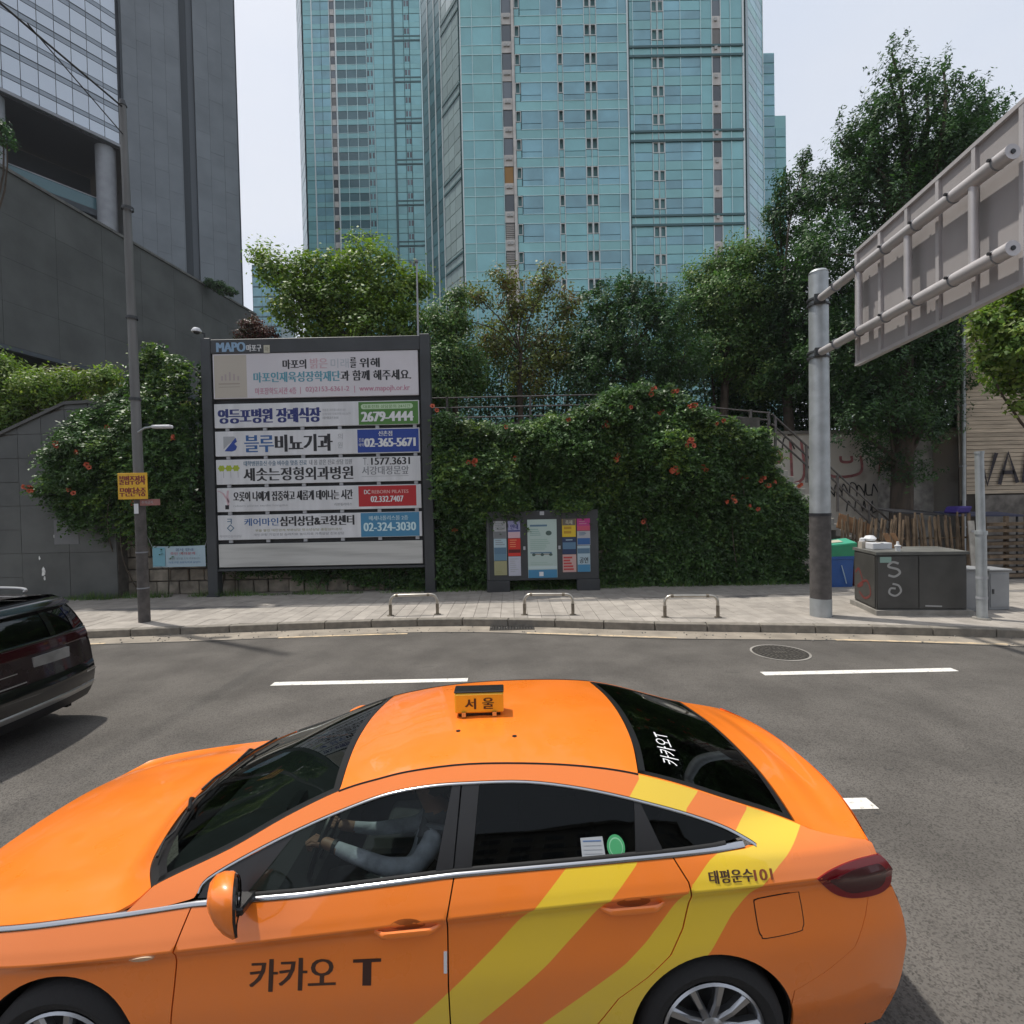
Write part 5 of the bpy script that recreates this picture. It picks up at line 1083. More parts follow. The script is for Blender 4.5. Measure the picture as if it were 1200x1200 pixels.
for a, b in arms:
    d = (Vector(b)-Vector(a)).normalized(); o = MB().tube([a, b], [.075, .096], 20).build('arm', M_ARM, t, smooth=True)
    e = MB(); e.tube([b, Vector(b)+d*.02], .099, 20); ob = e.build('end_cap', M_ARM, None); ob.data.transform(Matrix.Translation(-origin_of(o))); ob.parent = o
    e = MB(); e.tube([Vector(b)+d*.021, Vector(b)+d*.03], .03, 12); ob = e.build('bolt_hole', BLK, None); ob.data.transform(Matrix.Translation(-origin_of(o))); ob.parent = o
    for k in (0, 1): MB().tube([(6.42, 10.67, a[2]-.07+.11*k), (6.42, 10.67, a[2]-.03+.11*k)], .215, 24).build('clamp_band', M_DGREY, t)
    mb = MB(); mb.obox((6.33, 10.47, a[2]+.01), (.10, .20, 0), (.20, -.06, 0), (0, 0, .17), .01); mb.build('clamp_block', M_DGREY, t)
    for k in range(6):
        p = Vector(a)+(Vector(b)-Vector(a))*((9.9-k*.66-10.45)/(6.42-10.45)); MB().tube([p+Vector((0, -.010, 0)), p+Vector((0, .010, 0))], .100, 14).build('u_bolt', GREY, t); MB().tube([p+Vector((-.13, 0, .03)), p+Vector((-.10, 0, .03))], .022, 8).build('bolt', BLK, t)
for Y in (6.95, 8.10, 9.25):
    f = lambda a, b: Vector(a)+(Vector(b)-Vector(a))*((Y-10.45)/(6.42-10.45)); p = f(*arms[0]); q = f(*arms[1]); MB().tube([q, p], .055, 14).build('upright', M_ARM, t, smooth=True)
t = thing('road_sign', 'large grey road sign seen from behind, hung on the gantry arms', 'road sign', (6.47, 7.95, 6.2))
ZT_ = lambda y: 7.13+(9.5-y)*.115; ZB_ = lambda y: 5.08+(9.5-y)*.062
M_SBACK = mat('sign_back_metal', (.38, .355, .35), .5, metal=.15, var=.12, scale=1.2, stretch=(1, 1, .4))
ys = [9.5, 8.9, 8.3, 7.7, 7.1, 6.44]
for a, b in zip(ys[:-1], ys[1:]): MB().prism([(a-.004, ZB_(a)), (b+.004, ZB_(b)), (b+.004, ZT_(b)), (a-.004, ZT_(a))], 6.455, 6.47, 'yz').build('back_panel', M_SBACK, t)
for y in ys: MB().prism([(y-.03, ZB_(y)), (y+.03, ZB_(y)), (y+.03, ZT_(y)), (y-.03, ZT_(y))], 6.41, 6.4545, 'yz').build('rib', M_ARM, t)
for Z, s in ((ZT_, 1), (ZB_, -1)): MB().prism([(9.54, Z(9.54)-.03), (6.40, Z(6.40)-.03), (6.40, Z(6.40)+.03), (9.54, Z(9.54)+.03)], 6.405, 6.50, 'yz').build('edge_rail', M_ARM, t)
for z in (6.62, 5.62):
    for dz in (): MB().prism([(9.46, z+dz+.02), (6.47, z+dz+.2), (6.47, z+dz+.23), (9.46, z+dz+.05)], 6.40, 6.409, 'yz').build('channel', M_ARM, t)
MB().prism([(9.5, ZB_(9.5)), (6.44, ZB_(6.44)), (6.44, ZT_(6.44)), (9.5, ZT_(9.5))], 6.471, 6.49, 'yz').build('front_face', mat('sign_green', (.02, .12, .07), .4), t)

# ---------------------------------------------------------------- cabinet and its neighbours
M_CAB = mat('cabinet_paint', (.062, .060, .055), .6, var=.18, scale=2.5, bump=.1)
t = thing('utility_cabinet', 'large dark grey utility cabinet with a white S and G sprayed on its front', 'cabinet', (8.6, 11.1, .14))
F0, F1, B0_, B1_ = (7.58, 10.66), (9.30, 10.48), (7.86, 11.75), (9.58, 11.57)
MB().prism([(F0[0]-.06, F0[1]-.08), (F1[0]+.08, F1[1]-.08), (B1_[0]+.06, B1_[1]+.06), (B0_[0]-.08, B0_[1]+.06)], .14, .25, 'xy').build('plinth', M_CONC, t)
MB().prism([F0, F1, B1_, B0_], .252, 1.40, 'xy').build('housing', M_CAB, t); MB().prism([(F0[0]-.03, F0[1]-.04), (F1[0]+.03, F1[1]-.04), (B1_[0]+.03, B1_[1]+.03), (B0_[0]-.03, B0_[1]+.03)], 1.401, 1.46, 'xy').build('roof_plate', mat('cabinet_top', (.12, .12, .11), .7, var=.3), t)
fc = FB(F0, F1)
for a, b in ((.02, .80), (.82, 1.71)): fc.part('door', M_CAB, t, a, b, .29, 1.37, .002, .02, .004)
fl_ = FB(B0_, F0); fl_.part('side_panel', M_CAB, t, .03, 1.09, .29, 1.37, .002, .02, .004)
M_SPW = mat('spray_white', (.34, .34, .33), .8)
def on_cab(pts, w, m, f=fc, off=.024):
    mb = MB(); n = len(pts); L_ = []; R_ = []
    for i in range(n):
        a = Vector(pts[max(i-1, 0)]); b = Vector(pts[min(i+1, n-1)]); d = (b-a).normalized(); q = Vector((-d.y, d.x))*w/2; p = Vector(pts[i]); L_.append(p+q); R_.append(p-q)
    mb.add([f.p(v.x, v.y, off) for v in L_+R_], [(i, i+1, n+i+1, n+i) for i in range(n-1)]); mb.build('graffiti_stroke', m, t)
on_cab(curve([Vector(p) for p in ((.42, 1.22), (.30, 1.25), (.22, 1.16), (.40, 1.10), (.44, 1.02), (.34, .95), (.22, .98))]), .045, M_SPW)
on_cab(curve([Vector(p) for p in ((.30, .80), (.42, .76), (.46, .64), (.36, .55), (.24, .60), (.26, .70), (.36, .70))]), .04, M_SPW)
on_cab([(.93, .34), (1.25, .33)], .03, M_SPW); fc.part('sticker', C_('sticker_green', (.25, .38, .33)), t, .06, .28, 1.24, 1.36, .021, .023)
on_cab(curve([Vector(p) for p in ((.1, .9), (.3, 1.0), (.5, .7), (.2, .6), (.7, .8), (.9, .55), (.6, .4), (.3, .5))]), .05, mat('spray_dull_red', (.16, .03, .025), .8), fl_)
def small(name, lab, cat, loc): return thing(name, lab, cat, loc)
t = small('white_carton', 'small white carton lying on the left end of the cabinet', 'box', (7.95, 11.1, 1.461)); MB().box(7.86, 8.28, 11.15, 11.4, 1.461, 1.60, .01).build('carton', M_PANEL, t); MB().box(8.03, 8.09, 11.148, 11.402, 1.602, 1.604).build('tape', BEIGE if 'BEIGE' in globals() else M_BEIGE, t)
t = small('wood_offcut', 'two brown boards leaning together on the cabinet', 'board', (8.35, 11.3, 1.461)); 
for dx in (0, .16): mb = MB(); mb.obox((8.35+dx, 11.35, 1.63), (.11, 0, 0), (0, .02, 0), (-.11, .05, .33)); mb.build('board', mat('raw_wood', (.28, .15, .07), .8, var=.3, scale=6), t)
t = small('drink_cup', 'small white takeaway cup on the front edge of the cabinet', 'cup', (8.12, 10.78, 1.461)); MB().lathe([(0, 0), (.045, 0), (.055, .10), (.06, .105), (.06, .12), (.03, .13), (.022, .20), (0, .20)], (8.12, 10.78, 1.461), n=16).build('cup', WHT, t, smooth=True)
MB().lathe([(.0615, .085), (.0615, .10)], (8.12, 10.78, 1.461), n=16).build('rim', GREYL, t)
t = small('white_rag', 'crumpled white paper behind the carton on the cabinet', 'litter', (8.0, 11.5, 1.6)); mb = MB(); mb.lathe([(0, 0), (.10, .01), (.13, .06), (.08, .12), (0, .13)], (8.02, 11.48, 1.62), n=9); o = mb.build('paper', WHT, t); MB().lathe([(0, 0), (.06, .0), (.05, .08), (0, .1)], (7.86, 11.5, 1.6), n=7).build('paper', WHT, t)
MB().box(7.8, 8.15, 11.42, 11.55, 1.461, 1.615).build('bundle', M_BEIGE, t)
M_GBOX = mat('box_grey_paint', (.26, .27, .28), .5, var=.12, scale=2)
t = thing('meter_box', 'light grey metal box immediately right of the dark cabinet', 'cabinet', (9.75, 10.9, .14)); MB().box(9.50, 9.98, 10.75, 11.2, .15, 1.02, .012).build('housing', M_GBOX, t); MB().box(9.47, 10.01, 10.72, 11.22, 1.021, 1.06, .008).build('lid', M_GBOX, t); MB().box(9.53, 9.95, 10.736, 10.749, .22, .96).build('door', M_GBOX, t); MB().box(9.88, 9.92, 10.725, 10.735, .55, .65).build('handle', M_DGREY, t)
t = thing('meter_box', 'light grey metal box behind the foot of the short grey post', 'cabinet', (10.3, 11, .14)); MB().box(10.10, 10.55, 10.85, 11.3, .15, .98, .012).build('housing', M_GBOX, t); MB().box(10.07, 10.58, 10.82, 11.32, .981, 1.02, .008).build('lid', M_GBOX, t); MB().box(10.13, 10.52, 10.836, 10.849, .22, .92).build('door', M_GBOX, t); MB().box(10.16, 10.20, 10.825, 10.835, .5, .6).build('handle', M_DGREY, t)
t = thing('short_post', 'short light grey steel post with a collar beside the cabinet', 'post', (9.28, 10.12, .14))
MB().tube([(9.29, 10.12, .15), (9.27, 10.12, 1.86)], .088, 18).build('lower_tube', M_GALV, t, smooth=True); MB().tube([(9.27, 10.12, 1.861), (9.24, 10.12, 3.42)], .072, 18).build('upper_tube', M_GALV, t, smooth=True); MB().tube([(9.27, 10.12, 1.83), (9.27, 10.12, 1.90)], .104, 18).build('collar', M_GALV, t, smooth=True); MB().tube([(9.24, 10.12, 3.42), (9.24, 10.12, 3.47)], .08, 18).build('cap', M_GALV, t, smooth=True); MB().lathe([(0, .03), (.15, .03), (.16, 0)], (9.29, 10.12, .149), n=20).build('flange', M_CONC, t)
for z in (.55, .95): MB().lathe([(.094, 0), (.094, .05)], (9.285, 10.12, z), n=18).build('strap', GREYL, t)
M_BLUEP = mat('blue_plastic', (.008, .07, .26), .45, var=.1, scale=4); M_GREENP = mat('green_plastic', (.015, .24, .12), .45, var=.1, scale=4)
t = thing('blue_bin', 'blue plastic bin standing just right of the gantry pole', 'bin', (8.98, 14.2, .15)); MB().prism([(8.68, .15), (9.26, .15), (9.31, .98), (8.64, .98)], 13.95, 14.45).build('tub', M_BLUEP, t); MB().box(8.62, 9.33, 13.93, 14.47, .90, .99, .01).build('rim', M_BLUEP, t); MB().tube([(8.95, 13.92, .75), (9.02, 13.90, .45), (9.08, 13.92, .25)], .012, 6).build('strap', PALEB, t)
t = thing('green_crate', 'green plastic crate tilted on top of the blue bin', 'crate', (9.0, 14.2, 1.0))
mb = MB(); o_ = Vector((8.98, 14.2, 1.02)); ex_ = Vector((.78, 0, .06)); ey_ = Vector((0, .5, .10)); ez_ = Vector((0, -.05, .34))
mb.obox(o_, ex_*.92, ey_*.92, Vector((0, 0, .03))); mb.build('bottom', M_GREENP, t)
for c, a, b in ((o_+ex_*.48+ez_*.5, ex_*.04, ey_), (o_-ex_*.48+ez_*.5, ex_*.04, ey_), (o_+ey_*.48+ez_*.5, ex_*.92, ey_*.05), (o_-ey_*.48+ez_*.5, ex_*.92, ey_*.05)): MB().obox(c, a, b, ez_).build('side', M_GREENP, t)
MB().obox(o_+ez_*1.03, ex_*.98, ey_*.9, Vector((0, 0, .015))).build('lid', mat('green_lid', (.06, .34, .22), .5), t); MB().obox(o_+ez_*1.09-ex_*.08, ex_*.4, ey_*.4, Vector((0, 0, .012))).build('paper', CREAM, t)
t = thing('red_bag', 'small dull red bag on the ground between the blue bin and the cabinet', 'bag', (9.5, 14.1, .15)); mb = MB(); mb.lathe([(0, 0), (.14, .02), (.16, .2), (.10, .38), (.03, .5), (0, .5)], (9.5, 14.15, .15), n=10); mb.build('sack', mat('red_cloth', (.16, .03, .03), .8), t, smooth=True); MB().lathe([(.035, 0), (.05, .06), (0, .1)], (9.5, 14.15, .64), n=8).build('knot', mat('red_cloth', (.16, .03, .03), .8), t)
# stick fence
M_STICK = mat('weathered_stick', (.16, .115, .075), .95, var=.4, scale=5, bump=.5, bscale=20, rnd=.3)
t = thing('stick_fence', 'rustic fence of upright weathered sticks behind the cabinet', 'fence', (11.4, 14.9, .15)); x = 9.55; k = 0
while x < 13.35:
    lean = .18*sin((x-9.5)*1.7)+random.uniform(-.06, .06); h = random.uniform(1.72, 1.98); a = Vector((x, 14.85+random.uniform(-.04, .04), .15)); b = a+Vector((lean, random.uniform(-.08, .08), h))
    if not 11.35 < x < 11.5: MB().tube([a, a.lerp(b, .5)+Vector((random.uniform(-.03, .03), 0, 0)), b], [.045, .04, random.uniform(.022, .034)], 7).build('stick', M_STICK, t, smooth=True)
    x += random.uniform(.07, .10); k += 1
for z in (.55, 1.35): MB().tube([(9.5, 14.93, z), (13.4, 14.93, z)], .03, 7).build('rail', M_STICK, t, smooth=True)
t = thing('dark_canopy', 'low dark sheet roof behind the stick fence', 'canopy', (12.1, 15.6, .15)); mb = MB(); mb.obox((11.9, 15.35, 2.12), (1.5, 0, -.12), (0, .8, .1), (0, 0, .05)); mb.build('sheet', BLK, t)
for x in (11.25, 12.5): MB().tube([(x, 15.1, .15), (x, 15.1, 2.05)], .025, 8).build('leg', M_DGREY, t)
mb = MB(); mb.obox((14.2, 15.6, 2.0), (2.0, 0, -.05), (0, .9, .08), (0, 0, .05)); t2 = thing('blue_tarp_table', 'long dark table with a blue tarp in front of the slatted house', 'table', (14.2, 15.6, .15)); mb.build('tabletop', mat('tarp_dark', (.05, .055, .10), .7), t2)
for x in (13.3, 15.1): MB().tube([(x, 15.3, .15), (x, 15.3, 1.95)], .03, 8).build('leg', M_DGREY, t2)
mb = MB(); mb.obox((13.5, 15.5, 2.15), (.5, .1, 0), (0, .5, 0), (.1, 0, .2), .04); mb.build('tarp', mat('tarp_violet', (.05, .03, .22), .7), t2)
t = thing('firewood_stack', 'stack of long brown planks and crates at the right edge', 'stack', (14.4, 15, .15))
for r in range(9):
    for c in range(1): mb = MB(); mb.obox((14.35+random.uniform(-.06, .06), 14.75, .25+r*.185), (1.5, random.uniform(-.04, .04), random.uniform(-.03, .03)), (0, .22, 0), (0, 0, .09)); mb.build('plank', M_STICK, t)
for x in (13.75, 14.4, 15.0): MB().box(x-.05, x+.05, 14.88, 14.96, .15, 1.95).build('upright', M_STICK, t)
t = thing('white_board', 'narrow white board leaning at the right end of the stick fence', 'board', (13.2, 14.6, .15)); mb = MB(); mb.obox((13.15, 14.6, 1.0), (.17, 0, 0), (0, .03, 0), (-.02, .12, 1.7)); mb.build('board', mat('old_white', (.42, .40, .36), .8, var=.3), t); MB().obox((13.15, 14.56, 1.55), (.16, 0, 0), (0, .02, 0), (0, 0, .05)).build('batten', GREYL, t)
mb = MB(); mb.obox((10.0, 15.0, 1.75), (.9, 0, -.35), (0, .04, 0), (.12, .05, .42)); tagit(mb.build('plywood_sheet', mat('raw_wood', (.28, .15, .07), .8), None), 'brown plywood sheet leaning at the left end of the stick fence', 'board')
t = thing('gas_pipe', 'thin vertical grey pipe on the left corner of the slatted house', 'pipe', (14.9, 16.9, 0)); MB().tube([(14.88, 16.85, .12), (14.88, 16.85, 8.5)], .05, 10).build('pipe', M_GALV, t, smooth=True)
for z in (1.5, 3.5, 5.5, 7.5): MB().box(14.80, 14.96, 16.82, 16.94, z, z+.05).build('bracket', GREY, t)
# pebbles and litter along the road edge
mb = MB()
for k in range(160):
    x = random.uniform(-9, 10); y = yc(x)-random.uniform(.02, .6); s = random.uniform(.008, .022); mb.obox((x, y, .004+s/2), (s, s*.3, 0), (-s*.2, s, 0), (0, 0, s))
tagit(mb.build('grit', M_CONC), kind='stuff')
# ================================================================ cars: surfaces given as half-width over length and height
def sm(x, a, b):
    t = np.clip((x-a)/(b-a), 0, 1); return t*t*(3-2*t)
def dens(pts, step=.03, closed=True):
    out = []; n = len(pts)
    for i in range(n if closed else n-1):
        a = pts[i]; b = pts[(i+1) % n]; k = max(1, int(math.ceil(math.dist(a, b)/step)))
        out += [(a[0]+(b[0]-a[0])*q/k, a[1]+(b[1]-a[1])*q/k) for q in range(k)]
    if not closed: out.append(tuple(pts[-1]))
    return out
def smooth_curve(pts, k=5): return [(p.x, p.y) for p in curve([Vector(p) for p in pts], k)]
def seg_dist(P_, A_, B_):
    d = B_-A_; t = np.clip(((P_-A_)@d)/max(d@d, 1e-12), 0, 1); return np.linalg.norm(P_-(A_+t[:, None]*d), axis=1)
def skin_panel(name, poly, surf, parent, mats, sgn=-1, off=0., cell=.035, step=.03, lines=(), paint=None, rim=.014, label=None, loop=True):
    """sheet metal cut to a side-view outline and laid on the car's side surface; lines are creases kept as edges"""
    B = dens(poly, step); nb = len(B); pb = np.array(B)
    pts = list(B); edges = [(i, (i+1) % nb) for i in range(nb)]
    lo, hi = pb.min(0), pb.max(0); gx, gz = np.meshgrid(np.arange(lo[0]+cell/2, hi[0], cell), np.arange(lo[1]+cell/2, hi[1], cell*.8)); Q = np.c_[gx.ravel(), gz.ravel()]
    if len(Q): Q = Q[inpoly(Q, B)]
    segs = [(pb[i], pb[(i+1) % nb]) for i in range(nb)]
    extra = []
    for L_ in lines:
        D_ = dens(L_, step, False); base = len(pts); pts += D_; edges += [(base+i, base+i+1) for i in range(len(D_)-1)]; extra += [(np.array(D_[i]), np.array(D_[i+1])) for i in range(len(D_)-1)]
    if len(Q):
        dm = np.full(len(Q), 9.)
        for a, b in segs+extra:
            near = (np.abs(Q[:, 0]-(a[0]+b[0])/2) < .1); 
            if near.any(): dm[near] = np.minimum(dm[near], seg_dist(Q[near], a, b))
        pts += [tuple(q) for q in Q[dm > cell*.35]]
    vs, es, fs, *_ = delaunay_2d_cdt([Vector(p) for p in pts], edges, [], 0, 1e-6)
    V = np.array([(v.x, v.y) for v in vs]); T = [tuple(f) for f in fs]; cen = np.array([V[list(f)].mean(0) for f in T]); keep = inpoly(cen, B)
    T = [t_ for t_, k in zip(T, keep) if k]; cen = cen[keep]; used = sorted({i for t_ in T for i in t_}); rm = {j: i for i, j in enumerate(used)}; V = V[used]; T = [tuple(rm[i] for i in t_) for t_ in T]
    y = surf(V[:, 0], V[:, 1])+off; co = [(V[i, 0]-UR, sgn*y[i], V[i, 1]) for i in range(len(V))]
    mb = MB(); mi = [0]*len(T)
    if paint:
        for polyP, m_ in paint:
            ins = inpoly(cen, polyP); mi = [m_ if q else o_ for q, o_ in zip(ins, mi)]
    for k in range(len(T)):
        a, b, c = [Vector(co[i]) for i in T[k]]; n = (b-a).cross(c-a)
        if n.y*sgn < 0: T[k] = T[k][::-1]
    mb.v = list(co); mb.f = list(T); mb.mi = mi; mb.n = len(co)
    if rim and loop:
        yb = surf(pb[:, 0], pb[:, 1])+off; r0 = [(pb[i, 0]-UR, sgn*yb[i], pb[i, 1]) for i in range(nb)]; r1 = [(pb[i, 0]-UR, sgn*(yb[i]-rim), pb[i, 1]) for i in range(nb)]
        mb.cur = 0; mb.add(r0+r1, [(i, (i+1) % nb, nb+(i+1) % nb, nb+i) for i in range(nb)])
    me = mb.mesh(name)
    for m in mats: me.materials.append(m)
    if len(mats) > 1: me.polygons.foreach_set('material_index', mb.mi)
    me.shade_smooth(); me.update()
    e = .004; su = (surf(V[:, 0]+e, V[:, 1])-surf(V[:, 0]-e, V[:, 1]))/(2*e); sz = (surf(V[:, 0], V[:, 1]+e)-surf(V[:, 0], V[:, 1]-e))/(2*e)
    N_ = unit(np.stack([-su, np.full(len(V), 1.)*sgn, -sz], 1)); ns = []
    N_[:, 0] *= 1
    for pi_, pl_ in enumerate(me.polygons):
        if pi_ < len(T): ns += [tuple(N_[i]) for i in pl_.vertices]
        else: ns += [tuple(pl_.normal)]*len(pl_.vertices)
    me.normals_split_custom_set(ns)
    return link_mesh(name, me, parent, label)
def side_strip(name, line, surf, parent, m, sgn=-1, w=.02, off=.004, th=.006, up=True):
    """trim following a side-view line; w wide, standing proud by off"""
    L_ = dens(line, .03, False); vs = []; n = len(L_)
    for i, p in enumerate(L_):
        a = np.array(L_[max(i-1, 0)]); b = np.array(L_[min(i+1, n-1)]); d = (b-a)/max(np.linalg.norm(b-a), 1e-9); q = np.array([-d[1], d[0]])
        for s_, o_ in ((0, -.01), (0.08, off*.8), (.5, off+th*.4), (.92, off*.8), (1., -.01)):
            pp = np.array(p)+q*w*s_; yv = float(surf(np.array([pp[0]]), np.array([pp[1]]))[0])+o_; vs.append((pp[0]-UR, sgn*yv, pp[1]))
    fs = [(i*5+k, i*5+k+1, (i+1)*5+k+1, (i+1)*5+k) for i in range(n-1) for k in range(4)]+[(0, 1, 2, 3, 4), tuple((n-1)*5+k for k in range(5))]
    return MB().add(vs, fs).build(name, m, parent, smooth=True, local=True, angle=50)
def coons(c0, c1, d0, d1, nu, nv, bulge=None):
    """patch between side curves c0, c1 (front to back) and cross curves d0 (front), d1 (back)"""
    def res(c, n):
        c = np.array(c, float); s = np.r_[0, np.cumsum(np.linalg.norm(np.diff(c, axis=0), axis=1))]; s /= s[-1]; t_ = np.linspace(0, 1, n); return np.stack([np.interp(t_, s, c[:, k]) for k in range(3)], 1)
    c0, c1, d0, d1 = res(c0, nu), res(c1, nu), res(d0, nv), res(d1, nv); u = np.linspace(0, 1, nu)[:, None, None]; v = np.linspace(0, 1, nv)[None, :, None]
    Pm = (1-v)*c0[:, None]+v*c1[:, None]+(1-u)*d0[None]+u*d1[None]-((1-u)*(1-v)*c0[0]+(1-u)*v*c1[0]+u*(1-v)*c0[-1]+u*v*c1[-1])
    if bulge is not None: Pm = Pm+bulge(u, v)
    return Pm
def patch(name, Pm, parent, m, thick=0., label=None, up=(0, 0, 1)):
    nu, nv = Pm.shape[:2]; co = Pm.reshape(-1, 3); fs = [(i*nv+j, (i+1)*nv+j, (i+1)*nv+j+1, i*nv+j+1) for i in range(nu-1) for j in range(nv-1)]
    a, b, c = (Vector(co[k]) for k in fs[len(fs)//2][:3])
    if (b-a).cross(c-a).dot(Vector(up)) < 0: fs = [f[::-1] for f in fs]
    mb = MB(); mb.add(co, fs)
    if thick:
        ring = [(0, j) for j in range(nv)]+[(i, nv-1) for i in range(1, nu)]+[(nu-1, j) for j in range(nv-2, -1, -1)]+[(i, 0) for i in range(nu-2, 0, -1)]; R0_ = [Vector(Pm[i, j]) for i, j in ring]; R1_ = [p-Vector(up).normalized()*thick for p in R0_]; n = len(ring)
        mb.add(R0_+R1_, [(i, (i+1) % n, n+(i+1) % n, n+i) for i in range(n)])
    me = mb.mesh(name); me.materials.append(m); me.shade_smooth(); me.set_sharp_from_angle(angle=R(40)); me.update()
    return link_mesh(name, me, parent, label)
def mirror3(c): return [(p[0], -p[1], p[2]) for p in c]
def surf_tube(name, pts, r, parent, m, n=8): return MB().tube(pts, r, n).build(name, m, parent, smooth=True, local=True)

def paint(name, col, rough=.32, flake=.04):
    m = mat(name, col, rough, coat=1., spec=.5); t = m.node_tree; b = t.nodes['Principled BSDF']; b.inputs['Coat Roughness'].default_value = .03
    g_ = t.nodes.new('ShaderNodeTexCoord'); n_ = t.nodes.new('ShaderNodeTexNoise'); n_.inputs['Scale'].default_value = 3.5; n_.inputs['Detail'].default_value = 8; t.links.new(g_.outputs['Object'], n_.inputs['Vector'])
    mr = t.nodes.new('ShaderNodeMapRange'); mr.inputs[1].default_value = .35; mr.inputs[2].default_value = .7; mr.inputs[3].default_value = rough-.05; mr.inputs[4].default_value = rough+.12; t.links.new(n_.outputs[0], mr.inputs[0]); t.links.new(mr.outputs[0], b.inputs['Roughness'])
    # road film: greyish dust gathering in drifts low on the body, fine mottling elsewhere
    sx = t.nodes.new('ShaderNodeSeparateXYZ'); t.links.new(g_.outputs['Object'], sx.inputs[0]); lo = t.nodes.new('ShaderNodeMapRange'); lo.inputs[1].default_value = .75; lo.inputs[2].default_value = .15; lo.inputs[3].default_value = .0; lo.inputs[4].default_value = .35; t.links.new(sx.outputs[2], lo.inputs[0])
    n3 = t.nodes.new('ShaderNodeTexNoise'); n3.inputs['Scale'].default_value = 7; n3.inputs['Detail'].default_value = 10; n3.inputs['Roughness'].default_value = .7; t.links.new(g_.outputs['Object'], n3.inputs['Vector']); m3 = t.nodes.new('ShaderNodeMath'); m3.operation = 'MULTIPLY_ADD'; t.links.new(n3.outputs[0], m3.inputs[0]); t.links.new(lo.outputs[0], m3.inputs[1]); m3.inputs[2].default_value = .0
    m4 = t.nodes.new('ShaderNodeMath'); m4.operation = 'MULTIPLY_ADD'; t.links.new(n_.outputs[0], m4.inputs[0]); m4.inputs[1].default_value = .05; t.links.new(m3.outputs[0], m4.inputs[2]); dm = t.nodes.new('ShaderNodeMix'); dm.data_type = 'RGBA'; t.links.new(m4.outputs[0], dm.inputs[0]); dm.inputs[6].default_value = (*col, 1); dm.inputs[7].default_value = (.30, .26, .22, 1); t.links.new(dm.outputs[2], b.inputs['Base Color'])
    bp = t.nodes.new('ShaderNodeBump'); bp.inputs['Strength'].default_value = .012; bp.inputs['Distance'].default_value = .02; n2 = t.nodes.new('ShaderNodeTexNoise'); n2.inputs['Scale'].default_value = 9; t.links.new(g_.outputs['Object'], n2.inputs['Vector']); t.links.new(n2.outputs[0], bp.inputs['Height']); t.links.new(bp.outputs[0], b.inputs['Coat Normal'])
    return m
M_OR = paint('taxi_orange', (.92, .215, .016)); M_YE = paint('taxi_yellow', (.88, .60, .03)); M_TRIM = mat('black_trim', (.012, .012, .013), .35, spec=.5); M_RUB = mat('rubber', (.012, .012, .012), .8); M_CHR = mat('chrome', (.50, .51, .53), .16, metal=1.)
M_TYRE = mat('tyre', (.016, .016, .017), .85, bump=.2, bscale=60); M_RIM = mat('alloy', (.42, .43, .45), .28, metal=.9); M_RIMD = mat('rim_well', (.02, .02, .021), .6); M_INT = mat('cabin_dark', (.020, .020, .022), .8, var=.3, scale=6); M_SEAT = mat('seat_cloth', (.045, .046, .05), .85, var=.3, scale=9)
M_GAPD = mat('gap_dark', (.004, .004, .004), .9); M_LAMP = mat('tail_lamp_red', (.17, .004, .008), .15, coat=.35, spec=.4); M_LAMP2 = mat('tail_lamp_dark', (.05, .003, .006), .2, coat=.35, spec=.4)
G_FRONT = glass('front_window', (.62, .66, .65), -.015); G_WIND = glass('windscreen', (.30, .38, .35), .03); G_TINT = glass('tinted_window', (.03, .032, .033), .0, .02, .55); G_REAR = glass('rear_window', (.02, .022, .024), .02)

